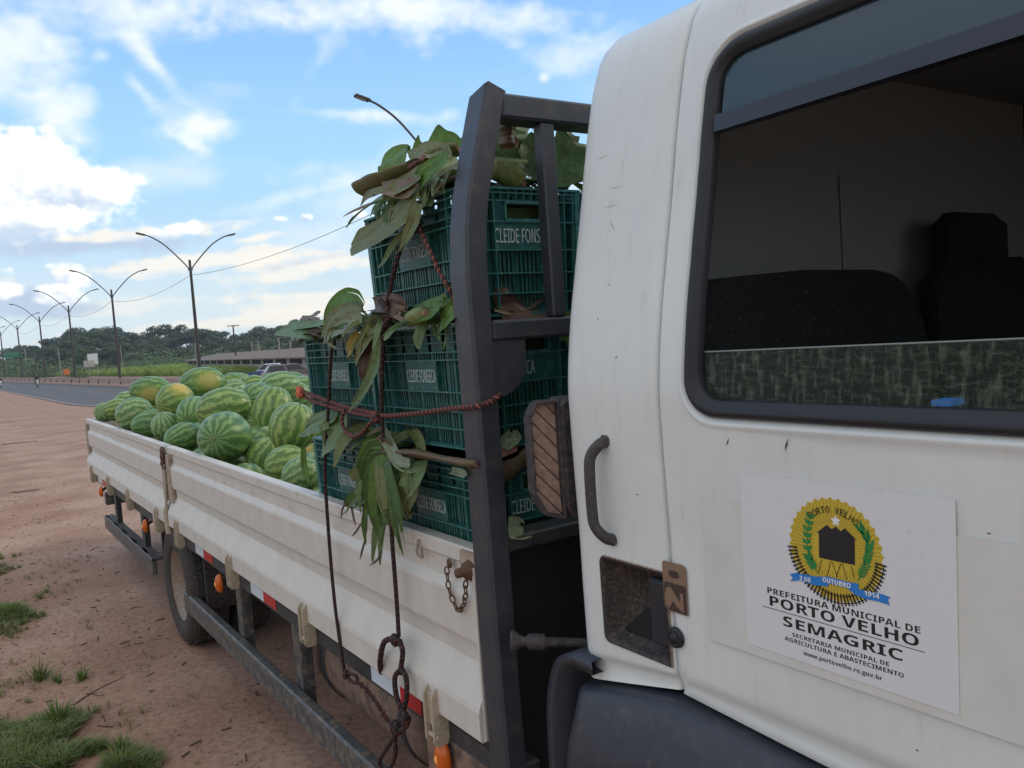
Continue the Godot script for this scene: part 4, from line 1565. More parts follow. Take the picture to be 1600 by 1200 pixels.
func build_cab(truck: Node3D) -> void:
	var zs := [-1.345, -1.34, -1.33, -1.315, -1.29]
	# rear quarter panel: from the back corner to the door gap
	var st := begin()
	st.set_smooth_group(0)
	var cols := [[-1.362, 0.045], [-1.358, 0.022], [-1.348, 0.008], [-1.334, 0.002], [-1.315, 0.0], [-1.272, 0.0], [-1.20, 0.0], [-1.14, 0.0], [-1.0905, 0.0], [-1.0845, 0.002], [-1.0815, 0.010], [-1.0815, 0.03]]
	var ys := []
	for k in 10:
		ys.append(-1.0 + k / 10.0)
	for y in [1.075, 1.088, 1.13, 1.19, 1.256, 1.30]:
		ys.append(y)
	for k in 38:
		ys.append(lerpf(1.33, 2.352, k / 37.0))
	var grid := []
	for c in cols:
		var line := []
		var foot := lerpf(0.984, 1.038, clampf((c[0] + 1.334) / 0.248, 0.0, 1.0))
		for t in ys:
			var y: float = lerpf(foot, 1.075, t + 1.0) if t < 0.5 else t
			line.append(Vector3(cab_x(y) + c[1] + crease(y + (1.038 - foot) * 0.6), y, c[0]))
		grid.append(line)
	for i in cols.size() - 1:
		for j in ys.size() - 1:
			# the opening for the door pull is left out
			if i >= 5 and i < 8 and j >= 11 and j < 14:
				continue
			quad(st, grid[i][j], grid[i][j + 1], grid[i + 1][j + 1], grid[i + 1][j])
	var body := put("cab_side_panel", st, M.white, truck)
	# roof
	st = begin()
	st.set_smooth_group(0)
	var arc := [Vector2(1.262, 2.338), Vector2(1.31, 2.36), Vector2(1.40, 2.385), Vector2(1.55, 2.41), Vector2(1.8, 2.43), Vector2(AXLE, 2.435)]
	for k in range(arc.size() - 2, -1, -1):
		arc.append(Vector2(2 * AXLE - arc[k].x, arc[k].y))
	var zr := [-1.362, -1.35, -1.32, -1.2, -0.8, -0.3, 0.2, 0.5, 0.62, 0.68]
	var drop := [0.05, 0.018, 0.003, 0.0, 0.0, 0.0, 0.0, 0.012, 0.045, 0.10]
	for i in arc.size() - 1:
		for j in zr.size() - 1:
			var q := []
			for e in [[i, j], [i, j + 1], [i + 1, j + 1], [i + 1, j]]:
				q.append(Vector3(arc[e[0]].x, arc[e[0]].y - drop[e[1]], zr[e[1]]))
			quad(st, q[0], q[1], q[2], q[3])
	put("cab_roof", st, M.white, truck)
	# back wall, front, far side, floor: walls with thickness
	st = begin()
	var wall := PackedVector2Array()
	for k in 25:
		var y := lerpf(0.95, 2.375, k / 24.0)
		wall.append(Vector2(cab_x(y) + 0.04, y))
	for k in 25:
		var y := lerpf(2.375, 0.95, k / 24.0)
		wall.append(Vector2(2 * AXLE - cab_x(y) - 0.04, y))
	slab(st, wall, Transform3D(Basis(), Vector3(0, 0, -1.362)), 0.06)
	put("cab_back_wall", st, M.white, truck)
	st = begin()
	box(st, Vector3(1.08, 0.62, 0.62), Vector3(3.12, 1.52, 0.74), 0.05)
	put("cab_front", st, M.white, truck)
	for s in [0, 1]:
		st = begin()
		var xp: float = [1.10, 3.10][s]
		beam(st, Vector3(lerpf(xp, AXLE, 0.03), 1.5, 0.69), Vector3(lerpf(xp, AXLE, 0.19), 2.30, 0.55), 0.09, 0.11, Vector3.FORWARD, 0.02)
		put("windscreen_pillar", st, M.white, truck)
	st = begin()
	quad(st, Vector3(1.12, 1.51, 0.70), Vector3(3.08, 1.51, 0.70), Vector3(2.95, 2.33, 0.56), Vector3(1.25, 2.33, 0.56))
	put("windscreen", st, M.windscreen, truck)
	st = begin()
	st.set_smooth_group(0)
	for j in 30:
		var y0 := lerpf(0.98, 2.34, j / 30.0)
		var y1 := lerpf(0.98, 2.34, (j + 1) / 30.0)
		quad(st, Vector3(2 * AXLE - cab_x(y0), y0, -1.35), Vector3(2 * AXLE - cab_x(y1), y1, -1.35), Vector3(2 * AXLE - cab_x(y1), y1, 0.68), Vector3(2 * AXLE - cab_x(y0), y0, 0.68))
	put("cab_far_side", st, M.white, truck)
	st = begin()
	# front pillar panel ahead of the door
	st.set_smooth_group(0)
	for j in 30:
		var y0 := lerpf(0.98, 2.34, j / 30.0)
		var y1 := lerpf(0.98, 2.34, (j + 1) / 30.0)
		quad(st, skin(0.128, y0), skin(0.128, y1), skin(0.66, y1), skin(0.66, y0))
	put("cab_front_panel", st, M.white, truck)
	# lining
	st = begin()
	var back := PackedVector2Array()
	for k in 25:
		var y := lerpf(1.05, 2.34, k / 24.0)
		back.append(Vector2(cab_x(y) + 0.07, y))
	for k in 25:
		var y := lerpf(2.34, 1.05, k / 24.0)
		back.append(Vector2(2 * AXLE - cab_x(y) - 0.07, y))
	slab(st, back, Transform3D(Basis(), Vector3(0, 0, -1.298)), 0.028)
	box(st, Vector3(1.30, 2.325, -1.27), Vector3(2.90, 2.345, 0.5))
	box(st, Vector3(1.90, 1.60, -1.269), Vector3(1.965, 2.06, -1.262), 0.003)
	put("cab_lining", st, M.lining, truck)
	st = begin()
	box(st, Vector3(2.90, 1.0, -1.27), Vector3(2.93, 2.33, 0.6))
	box(st, Vector3(1.10, 0.97, -1.29), Vector3(3.0, 1.0, 0.62))
	box(st, Vector3(1.085, 1.10, -1.29), Vector3(1.10, 1.545, 0.6))
	box(st, Vector3(1.16, 1.30, 0.30), Vector3(2.9, 1.56, 0.60), 0.05)
	# dark strip behind the door gap
	for j in 24:
		var y0 := lerpf(1.0, 2.33, j / 24.0)
		var y1 := lerpf(1.0, 2.33, (j + 1) / 24.0)
		quad(st, skin(-1.13, y0, 0.032), skin(-1.13, y1, 0.032), skin(-1.03, y1, 0.032), skin(-1.03, y0, 0.032))
	put("cab_trim", st, M.lining_dark, truck)
	# passenger bench and the driver's seat
	st = begin()
	var seat := PackedVector2Array([Vector2(1.13, 1.20), Vector2(1.92, 1.20), Vector2(1.93, 1.52), Vector2(1.915, 1.62), Vector2(1.89, 1.69), Vector2(1.86, 1.738), Vector2(1.82, 1.772), Vector2(1.77, 1.793), Vector2(1.70, 1.803), Vector2(1.45, 1.806), Vector2(1.25, 1.797), Vector2(1.13, 1.775)])
	slab(st, seat, Transform3D(Basis(), Vector3(0, 0, -1.19)), 0.13)
	box(st, Vector3(1.13, 1.15, -1.06), Vector3(1.93, 1.28, -0.5), 0.04)
	put("passenger_bench", st, M.seat, truck)
	st = begin()
	box(st, Vector3(2.11, 1.15, -1.22), Vector3(2.63, 1.835, -1.08), 0.06)
	box(st, Vector3(2.18, 1.80, -1.21), Vector3(2.46, 1.955, -1.11), 0.035)
	box(st, Vector3(2.11, 1.15, -1.08), Vector3(2.63, 1.30, -0.52), 0.05)
	put("driver_seat", st, M.seat, truck)
	st = begin()
	var wheel_at := Transform3D(Basis(Vector3.RIGHT, deg_to_rad(-35)), Vector3(2.40, 1.62, 0.0))
	var circle := PackedVector3Array()
	for k in 33:
		circle.append(wheel_at * Vector3(cos(TAU * k / 32.0) * 0.21, 0, sin(TAU * k / 32.0) * 0.21))
	tube(st, circle, 0.014, 8, 0.0, false)
	for k in 3:
		tube(st, PackedVector3Array([wheel_at * Vector3.ZERO, wheel_at * (Vector3(cos(TAU * k / 3.0), 0, sin(TAU * k / 3.0)) * 0.21)]), 0.014, 6)
	tube(st, PackedVector3Array([wheel_at * Vector3.ZERO, Vector3(2.40, 1.3, 0.35)]), 0.03, 8)
	put("steering_wheel", st, M.lining_dark, truck)
	st = begin()
	box(st, Vector3(1.78, 2.312, -0.72), Vector3(1.92, 2.326, -0.62), 0.004)
	put("dome_lamp", st, M.pale, truck)
	# grab handle on the quarter panel
	st = begin()
	var gh := spline([Vector3(1.052, 1.494, -1.232), Vector3(1.034, 1.491, -1.235), Vector3(1.020, 1.470, -1.247), Vector3(1.016, 1.44, -1.250), Vector3(1.016, 1.36, -1.250), Vector3(1.019, 1.328, -1.247), Vector3(1.034, 1.305, -1.235), Vector3(1.052, 1.299, -1.232)], 5)
	st.set_smooth_group(0)
	for i in gh.size() - 1:
		var q := []
		for e in 2:
			var p := gh[i + e]
			var dir := (gh[mini(i + e + 1, gh.size() - 1)] - gh[maxi(i + e - 1, 0)]).normalized()
			var across := dir.cross(Vector3(0.55, 0, -0.83)).normalized()
			var deep := across.cross(dir).normalized()
			var ring := []
			for w in [[-1.0, -0.55], [-0.55, -1.0], [0.55, -1.0], [1.0, -0.55], [1.0, 0.55], [0.55, 1.0], [-0.55, 1.0], [-1.0, 0.55]]:
				ring.append(p + across * 0.0105 * w[0] + deep * 0.0105 * w[1])
			q.append(ring)
		for k in 8:
			quad(st, q[0][k], q[0][(k + 1) % 8], q[1][(k + 1) % 8], q[1][k])
	box(st, Vector3(1.038, 1.484, -1.246), Vector3(1.052, 1.508, -1.219), 0.006)
	box(st, Vector3(1.038, 1.288, -1.246), Vector3(1.052, 1.312, -1.219), 0.006)
	put("grab_handle", st, M.handle, truck)
	# pressed cup with the door pull
	var cup := thing_part("door_pull_cup", truck)
	st = begin()
	var line := rounded(-1.277, -1.0865, 1.082, 1.262, [0.016, 0.004, 0.004, 0.016], 5)
	var mid := Vector2(-1.18, 1.17)
	var n := line.size()
	st.set_smooth_group(0)
	for i in n:
		var a := line[i]
		var b := line[(i + 1) % n]
		# lip, then a sloping wall down to the floor of the cup; the skin of the cab is cut by its raised rim
		var levels := [[1.0, -0.0005], [0.99, -0.0030], [0.93, -0.0030], [0.90, 0.002], [0.80, 0.034]]
		for l in range(1, levels.size() - 1):
			var q := []
			for e in [[a, l], [b, l], [b, l + 1], [a, l + 1]]:
				var p: Vector2 = mid + (e[0] - mid) * levels[e[1]][0]
				q.append(Vector3(cab_x(p.y) + levels[e[1]][1], p.y, p.x))
			quad(st, q[0], q[1], q[2], q[3])
		var ca: Vector2 = mid + (a - mid) * 0.80
		var cb: Vector2 = mid + (b - mid) * 0.80
		tri(st, Vector3(cab_x(ca.y) + 0.034, ca.y, ca.x), Vector3(cab_x(cb.y) + 0.034, cb.y, cb.x), Vector3(1.0850, mid.y, mid.x))
	put_sub("cup", st, M.recess, cup)
	st = begin()
	for i in n:
		var q := []
		for e in [[i, 1.012, 0.0005], [i + 1, 1.012, 0.0005], [i + 1, 0.988, -0.0032], [i, 0.988, -0.0032]]:
			var p: Vector2 = mid + (line[e[0] % n] - mid) * e[1]
			q.append(Vector3(cab_x(p.y) + e[2], p.y, p.x))
		quad(st, q[0], q[1], q[2], q[3])
	put_sub("rusty_rim", st, M.rim, cup)
	st = begin()
	box(st, Vector3(1.054, 1.112, -1.146), Vector3(1.076, 1.240, -1.096), 0.006)
	put_sub("pull_flap", st, M.flap, cup)
	# black wheel arch cladding below the cab
	st = begin()
	st.set_smooth_group(0)
	var prof := [Vector2(1.075, 0.004), Vector2(1.050, 0.0), Vector2(1.036, -0.004), Vector2(1.028, -0.014), Vector2(1.012, -0.060), Vector2(0.992, -0.110), Vector2(0.984, -0.150), Vector2(0.986, -0.240), Vector2(0.990, -0.46)]
	var zc := [-1.372, -1.368, -1.355, -1.33, -1.2, -1.088, -0.95, -0.80, -0.5, -0.1, 0.3, 0.7]
	var tops := [0.955, 0.963, 0.969, 0.974, 1.004, 1.022, 1.018, 1.010, 1.0, 1.0, 1.0, 1.0]
	for i in zc.size() - 1:
		for j in prof.size() - 1:
			var q := []
			for e in [[i, j], [i, j + 1], [i + 1, j + 1], [i + 1, j]]:
				var tuck: float = [0.06, 0.02, 0.006, 0.0][e[0]] if e[0] < 4 else 0.0
				q.append(Vector3(prof[e[1]].x + tuck, tops[e[0]] + prof[e[1]].y, zc[e[0]]))
			quad(st, q[0], q[1], q[2], q[3])
	box(st, Vector3(1.06, 0.5, -1.366), Vector3(1.12, 0.93, -1.33), 0.01)
	put("wheel_arch_cladding", st, M.plastic, truck)
	st = begin()
	var fl := spline([Vector3(1.045, 1.022, -1.30), Vector3(1.045, 1.020, -1.365), Vector3(1.045, 0.998, -1.412), Vector3(1.045, 0.945, -1.442), Vector3(1.04, 0.85, -1.455), Vector3(1.04, 0.60, -1.458)], 5)
	st.set_smooth_group(0)
	for i in fl.size() - 1:
		for k in 4:
			var o := [[-0.015, -0.014], [0.20, -0.014], [0.20, 0.014], [-0.015, 0.014]]
			var q := []
			for e in [[0, k], [0, (k + 1) % 4], [1, (k + 1) % 4], [1, k]]:
				var p := fl[i + e[0]]
				var dir := (fl[mini(i + e[0] + 1, fl.size() - 1)] - fl[maxi(i + e[0] - 1, 0)]).normalized()
				var nn := dir.cross(Vector3.RIGHT)
				q.append(p + Vector3(o[e[1]][0], 0, 0) + nn * o[e[1]][1])
			quad(st, q[0], q[1], q[2], q[3])
	put("front_mudguard", st, M.plastic, truck)
	# front wheel under the cab
	build_wheel(truck, Vector3(1.10, 0.365, -0.55), false)
	# the louvred air intake behind the cab
	var intake := thing_part("air_intake", truck)
	st = begin()
	var shape := PackedVector2Array([Vector2(1.064, 1.345), Vector2(1.076, 1.318), Vector2(1.100, 1.310), Vector2(1.160, 1.310), Vector2(1.160, 1.574), Vector2(1.085, 1.574), Vector2(1.064, 1.560)])
	slab(st, shape, Transform3D(Basis(), Vector3(0, 0, -1.452)), 0.070)
	box(st, Vector3(1.150, 1.33, -1.45), Vector3(1.25, 1.555, -1.37), 0.015)
	put_sub("housing", st, M.intake, intake)
	var gu := Vector3(0.062, 0, 0.020).normalized()
	var gt := Transform3D(Basis(gu, Vector3.UP, gu.cross(Vector3.UP)), Vector3(1.004, 0, -1.425))
	var mouth := PackedVector2Array([Vector2(0.0, 1.376), Vector2(0.022, 1.328), Vector2(0.065, 1.316), Vector2(0.065, 1.568), Vector2(0.018, 1.568), Vector2(0.0, 1.540)])
	st = begin()
	for k in mouth.size():
		var a3 := gt * Vector3(mouth[k].x, mouth[k].y, -0.012)
		var b3 := gt * Vector3(mouth[(k + 1) % 6].x, mouth[(k + 1) % 6].y, -0.012)
		beam(st, a3, b3, 0.007, 0.042, gt.basis.z, 0.002)
	put_sub("grille_frame", st, M.intake, intake)
	st = begin()
	slab(st, mouth, gt.translated_local(Vector3(0, 0, -0.036)), 0.006)
	put_sub("grille_back", st, M.intake, intake)
	for k in 9:
		var y := 1.640 - k * 0.036
		var band := PackedVector2Array([Vector2(0.001, y), Vector2(0.001, y - 0.0325), Vector2(0.064, y - 0.1025), Vector2(0.064, y - 0.070)])
		for piece in Geometry2D.intersect_polygons(band, mouth):
			st = begin()
			# each slat leans, its upper edge set back
			var lean := Transform3D(Basis(Vector3.RIGHT, 0.0), Vector3.ZERO)
			slab(st, piece, gt.translated_local(Vector3(0, 0, -0.018)) * lean, 0.010)
			put_sub("louver", st, M.louver, intake)
	for y in [1.40, 1.50]:
		st = begin()
		lathe(st, [Vector2(0.0, 0.008), Vector2(0.006, 0.006), Vector2(0.008, 0.0)], 10, axis_z(Vector3(1.115, y, -1.381)))
		put_sub("bolt", st, M.handle, intake)


func thing_part(called: String, parent: Node3D) -> Node3D:
	# a part that is itself made of pieces
	var o := Node3D.new()
	o.name = called
	o.position = -parent.position
	parent.add_child(o, true)
	return o


func put_sub(called: String, st: SurfaceTool, m: Material, parent: Node3D) -> MeshInstance3D:
	return put_at(called, mesh_of(st, m), parent, Transform3D())


func build_door(truck: Node3D) -> void:
	var z0 := -1.0735
	var z1 := 0.122
	var y0 := 1.030
	var y1 := 2.336
	var door := thing_part("door", truck)
	# skin between the door's edge and the pressed frame round the window
	var outer := PackedVector2Array()
	outer.append_array(PackedVector2Array([Vector2(z0, y0 + 0.004), Vector2(-0.77, 1.020), Vector2(-0.4, 1.016), Vector2(z1, 1.016), Vector2(z1, y1), Vector2(z0, y1)]))
	var press := rounded(-1.026, 0.065, 1.537, 2.212, [0.075, 0.075, 0.11, 0.085])
	var inner := rounded(-1.010, 0.045, 1.556, 2.196, [0.062, 0.062, 0.10, 0.072])
	var glass := rounded(-0.989, 0.020, 1.584, 2.168, [0.045, 0.045, 0.08, 0.05])
	var mid := Vector2(-0.48, 1.86)
	var angles := []
	for k in 300:
		angles.append(TAU * k / 300.0)
	for p in outer:
		angles.append(fposmod((p - mid).angle(), TAU))
	angles.sort()
	var st := begin()
	st.set_smooth_group(0)
	var n := angles.size()
	var rows := []
	for a in angles:
		var d := Vector2(cos(a), sin(a))
		var po := ring_ray(outer, mid, d)
		var pp := ring_ray(press, mid, d)
		var pi := ring_ray(inner, mid, d)
		var line := []
		# folded edge, skin, then the raised lip and the slope down to the rubber
		line.append(skin(po.x, po.y, 0.022))
		line.append(skin(po.x, po.y, 0.003 + crease(po.y)))
		for s in 40:
			var p := po.lerp(pp, (s + 0.12) / 39.4 if s < 39 else 1.0)
			line.append(skin(p.x, p.y, crease(p.y)))
		line.append(skin(lerpf(pp.x, pi.x, 0.25), lerpf(pp.y, pi.y, 0.25), -0.004))
		line.append(skin(lerpf(pp.x, pi.x, 0.5), lerpf(pp.y, pi.y, 0.5), -0.002))
		line.append(skin(pi.x, pi.y, 0.012))
		rows.append(line)
	for i in n:
		var a: Array = rows[i]
		var b: Array = rows[(i + 1) % n]
		for j in a.size() - 1:
			quad(st, a[j], b[j], b[j + 1], a[j + 1])
	put_sub("door_skin", st, M.white, door)
	# rubber round the window
	st = begin()
	st.set_smooth_group(0)
	for i in n:
		var q := []
		for k in [i, (i + 1) % n]:
			var d := Vector2(cos(angles[k]), sin(angles[k]))
			var a := ring_ray(inner, mid, d) + d * 0.004
			var b := ring_ray(glass, mid, d)
			var s := []
			for e in [[0.0, 0.012], [0.05, 0.0], [0.2, -0.005], [0.45, -0.005], [0.65, 0.0], [0.88, 0.005], [1.0, 0.008], [1.0, 0.021]]:
				var p := a.lerp(b, e[0])
				s.append(skin(p.x, p.y, e[1]))
			q.append(s)
		for j in 7:
			quad(st, q[0][j], q[1][j], q[1][j + 1], q[0][j + 1])
	put_sub("window_rubber", st, M.gasket, door)
	# tinted wind deflector over the upper part of the opening, with its lower bar
	st = begin()
	st.set_smooth_group(0)
	for i in 40:
		for j in 6:
			var q := []
			for e in [[i, j], [i, j + 1], [i + 1, j + 1], [i + 1, j]]:
				var z := lerpf(-0.982, 0.012, e[0] / 40.0)
				var y := lerpf(2.058, 2.180, e[1] / 6.0)
				q.append(skin(z, y, 0.013))
			quad(st, q[0], q[1], q[2], q[3])
	put_sub("wind_deflector", st, M.visor, door)
	st = begin()
	st.set_smooth_group(0)
	for e in [[2.040, 2.069, 0.000]]:
		for f in [[[e[0], e[2]], [e[1], e[2] - 0.002]], [[e[1], e[2] - 0.002], [e[1] + 0.002, 0.014]], [[e[0] - 0.001, 0.022], [e[0], e[2]]]]:
			st.set_smooth_group(-1)
			quad(st, skin(-0.985, f[0][0], f[0][1]), skin(-0.985, f[1][0], f[1][1]), skin(0.014, f[1][0], f[1][1]), skin(0.014, f[0][0], f[0][1]))
	put_sub("deflector_bar", st, M.visor_bar, door)
	# the pane, wound down to a hand's breadth
	st = begin()
	var corners := [[-0.985, 1.572], [-0.985, 1.664], [0.016, 1.675], [0.016, 1.572]]
	for tr in [[0, 1, 2], [0, 2, 3]]:
		for k in tr:
			st.set_uv(Vector2((corners[k][0] + 0.985) / 0.5, 1.0 - (corners[k][1] - 1.572) / 0.104))
			st.add_vertex(skin(corners[k][0], corners[k][1], 0.020))
	put_sub("window_pane", st, M.pane, door)
	st = begin()
	tube(st, PackedVector3Array([skin(-0.985, 1.664, 0.020), skin(0.016, 1.675, 0.020)]), 0.0016, 6)
	put_sub("pane_edge", st, M.sheath_glass, door)
	st = begin()
	box(st, Vector3(1.105, 1.579, -0.600) + Vector3(0.004, 0, -0.014), Vector3(1.138, 1.587, -0.600) + Vector3(0.006, 0, 0.014), 0.0)
	put_sub("blue_tag", st, M.ribbon, door)
	# key lock, small badge plate
	st = begin()
	var lk: Vector3 = Vector3(1.0485, 1.1455, -1.071)
	var ax := Transform3D(Basis(Vector3(0, 0, 1), Vector3(-1, 0, 0), Vector3(0, -1, 0)), lk)
	lathe(st, [Vector2(0.0, 0.010), Vector2(0.009, 0.010), Vector2(0.0105, 0.006), Vector2(0.013, 0.009), Vector2(0.018, 0.007), Vector2(0.0195, 0.0)], 24, ax)
	put("door_lock", st, M.gasket, truck)
	var badge := thing_part("badge_plate", truck)
	st = begin()
	var bt := Transform3D(Basis(Vector3(0, 0, 1), Vector3(0, 1, 0), Vector3(-1, 0, 0)), Vector3(1.0472, 0, 0))
	slab(st, rounded(-1.0945, -1.0365, 1.193, 1.285, [0.012, 0.003, 0.010, 0.006], 4), bt, 0.0012)
	put_sub("plate", st, M.badge, badge)
	st = begin()
	var b2 := bt.translated(Vector3(-0.0014, 0, 0))
	slab(st, rounded(-1.0925, -1.0385, 1.195, 1.247, [0.011, 0.003, 0.004, 0.008], 4), b2, 0.0006)
	var dot := PackedVector2Array()
	for k in 20:
		dot.append(Vector2(-1.066 + cos(TAU * k / 20.0) * 0.013, 1.264 + sin(TAU * k / 20.0) * 0.007))
	slab(st, dot, b2, 0.0006)
	put_sub("dark_print", st, M.badge_dark, badge)
	st = begin()
	var b3 := bt.translated(Vector3(-0.0024, 0, 0))
	slab(st, PackedVector2Array([Vector2(-1.089, 1.204), Vector2(-1.081, 1.198), Vector2(-1.070, 1.214), Vector2(-1.060, 1.205), Vector2(-1.046, 1.198), Vector2(-1.044, 1.203), Vector2(-1.044, 1.232), Vector2(-1.052, 1.232), Vector2(-1.052, 1.214), Vector2(-1.066, 1.230), Vector2(-1.075, 1.240), Vector2(-1.086, 1.236), Vector2(-1.090, 1.222)]), b3, 0.0005)
	put_sub("number_print", st, M.badge, badge)
	# scratches and chips in the paint, each a thin flake of the undercoat
	for k in [[-0.806, 1.520, 0.022, 72.0, 0.0035], [-0.922, 1.516, 0.016, 66.0, 0.0025], [-0.752, 1.466, 0.004, 30.0, 0.003], [-1.225, 1.80, 0.006, 40.0, 0.002], [-1.25, 1.735, 0.004, 0.0, 0.003], [-1.232, 1.915, 0.03, -50.0, 0.0016], [-1.24, 1.955, 0.05, 2.0, 0.0011], [-1.23, 1.99, 0.045, -3.0, 0.001], [-1.15, 1.40, 0.006, 10.0, 0.0025], [-1.28, 2.06, 0.04, 8.0, 0.001], [-0.62, 1.108, 0.004, 0.0, 0.003], [-0.512, 1.43, 0.006, 0.0, 0.002], [-1.19, 1.66, 0.007, 55.0, 0.0025]]:
		var d := Vector2(cos(deg_to_rad(k[3])), sin(deg_to_rad(k[3])))
		var nn := Vector2(-d.y, d.x)
		var c := Vector2(k[0], k[1])
		st = begin()
		var w: float = k[4]
		var p := [c - d * k[2] * 0.5, c - d * k[2] * 0.1 + nn * w * 0.5, c + d * k[2] * 0.5, c + d * k[2] * 0.05 - nn * w * 0.5]
		quad(st, skin(p[0].x, p[0].y, -0.0010), skin(p[1].x, p[1].y, -0.0010), skin(p[2].x, p[2].y, -0.0010), skin(p[3].x, p[3].y, -0.0010))
		put("paint_chip", st, M.badge_dark if w > 0.0019 else M.scratch, truck)
	build_sign(truck)


func flat_shape(st: SurfaceTool, pts: Array, depth: float) -> void:
	# a printed shape on the sign: pts are (z, y)
	slab(st, PackedVector2Array(pts), Transform3D(Basis(Vector3(0, 0, 1), Vector3(0, 1, 0), Vector3(-1, 0, 0)), Vector3(1.0432 - depth, 0, 0)), 0.00015)


func flat_line(st: SurfaceTool, a: Vector2, b: Vector2, w: float, depth: float) -> void:
	var n := (b - a).orthogonal().normalized() * w * 0.5
	flat_shape(st, [a - n, b - n, b + n, a + n], depth)


func leaf_print(st: SurfaceTool, at: Vector2, dir: Vector2, len: float, w: float, depth: float) -> void:
	var n := dir.orthogonal() * w
	flat_shape(st, [at, at + dir * len * 0.5 - n, at + dir * len, at + dir * len * 0.5 + n], depth)


func build_sign(truck: Node3D) -> void:
	# outline of an older sticker left on the paint
	var st := begin()
	var t := Transform3D(Basis(Vector3(0, 0, 1), Vector3(0, 1, 0), Vector3(-1, 0, 0)), Vector3(1.0452, 0, 0))
	slab(st, PackedVector2Array([Vector2(-0.987, 1.166), Vector2(-0.415, 1.170), Vector2(-0.415, 1.422), Vector2(-0.987, 1.417)]), t, 0.0006)
	put("old_sticker_mark", st, M.old_glue, truck)
	var sign := thing_part("door_sign", truck)
	st = begin()
	slab(st, PackedVector2Array([Vector2(-0.902, 1.183), Vector2(-0.556, 1.182), Vector2(-0.551, 1.468), Vector2(-0.900, 1.468)]), t.translated(Vector3(-0.0010, 0, 0)), 0.0010)
	put_sub("sheet", st, M.sign_sheet, sign)
	# crest: sunburst, dark house on stilts, two sprigs, star, rail track and ribbon
	var c := Vector2(-0.7305, 1.3700)
	var R := 0.0785
	st = begin()
	var burst := []
	for k in 72:
		var a := TAU * k / 72.0 + 0.04
		burst.append(c + Vector2(cos(a), sin(a)) * (R if k % 2 == 0 else R * 0.945))
	flat_shape(st, burst, 0.0)
	put_sub("crest_sunburst", st, M.gold, sign)
	st = begin()
	for k in 72:
		var a := TAU * k / 72.0 + 0.04
		flat_line(st, c + Vector2(cos(a), sin(a)) * R * (0.50 if k % 2 else 0.44), c + Vector2(cos(a), sin(a)) * R * (0.93 if k % 2 else 0.985), 0.00055, 0.0003)
	put_sub("crest_rays", st, M.gold_line, sign)
	st = begin()
	flat_shape(st, [Vector2(-0.7593, 1.391), Vector2(-0.7408, 1.406), Vector2(-0.7327, 1.401), Vector2(-0.7259, 1.406), Vector2(-0.718, 1.4), Vector2(-0.7114, 1.406), Vector2(-0.694, 1.392), Vector2(-0.6961, 1.391), Vector2(-0.6975, 1.354), Vector2(-0.7565, 1.354), Vector2(-0.7548, 1.392)], 0.0006)
	for q in [[Vector2(-0.7523, 1.352), Vector2(-0.7594, 1.329)], [Vector2(-0.7371, 1.352), Vector2(-0.7442, 1.328)], [Vector2(-0.735, 1.352), Vector2(-0.7269, 1.331)], [Vector2(-0.7202, 1.352), Vector2(-0.7291, 1.33)], [Vector2(-0.7181, 1.353), Vector2(-0.7113, 1.33)], [Vector2(-0.7038, 1.352), Vector2(-0.6997, 1.335)]]:
		flat_line(st, q[0], q[1], 0.0009, 0.0006)
	put_sub("crest_house", st, M.ink, sign)
	st = begin()
	var rail := []
	for k in 40:
		var a := deg_to_rad(lerpf(186.0, 354.0, k / 39.0))
		for rr in [0.995, 0.865]:
			if k < 39:
				var a2 := deg_to_rad(lerpf(186.0, 354.0, (k + 1) / 39.0))
				flat_line(st, c + Vector2(cos(a), sin(a)) * R * rr, c + Vector2(cos(a2), sin(a2)) * R * rr, 0.0013, 0.0005)
		flat_line(st, c + Vector2(cos(a), sin(a)) * R * 0.82, c + Vector2(cos(a), sin(a)) * R * 1.045, 0.0024, 0.0005)
	put_sub("crest_track", st, M.ink, sign)
	st = begin()
	var left: Array = [Vector2(-0.77, 1.411), Vector2(-0.7749, 1.391), Vector2(-0.7763, 1.371), Vector2(-0.7744, 1.351), Vector2(-0.7685, 1.341), Vector2(-0.7593, 1.33)]
	for k in left.size() - 1:
		flat_line(st, left[k], left[k + 1], 0.0012, 0.0007)
		for s in 2:
			var p: Vector2 = left[k].lerp(left[k + 1], s * 0.5)
			var d: Vector2 = (left[k] - left[k + 1]).normalized()
			leaf_print(st, p, d.rotated(0.7), 0.012, 0.0034, 0.0008)
			leaf_print(st, p, d.rotated(-0.7), 0.012, 0.0034, 0.0008)
	var right: Array = [Vector2(-0.6859, 1.41), Vector2(-0.6776, 1.399), Vector2(-0.6735, 1.387), Vector2(-0.6766, 1.37), Vector2(-0.6826, 1.352), Vector2(-0.6939, 1.332)]
	for k in right.size() - 1:
		flat_line(st, right[k], right[k + 1], 0.0014, 0.0007)
		for s in 4:
			var p: Vector2 = right[k].lerp(right[k + 1], s * 0.25)
			var d: Vector2 = (right[k] - right[k + 1]).normalized()
			leaf_print(st, p, d.rotated(0.55), 0.013, 0.0016, 0.0008)
			leaf_print(st, p, d.rotated(-0.55), 0.013, 0.0016, 0.0008)
	put_sub("crest_sprigs", st, M.sprig, sign)
	st = begin()
	var star := []
	var sc := Vector2(-0.7254, 1.4141)
	for k in 10:
		var a := TAU * k / 10.0 + PI / 2
		star.append(sc + Vector2(cos(a), sin(a)) * (0.0085 if k % 2 == 0 else 0.0045))
	flat_shape(st, star, 0.0008)
	put_sub("crest_star", st, M.pale, sign)
	st = begin()
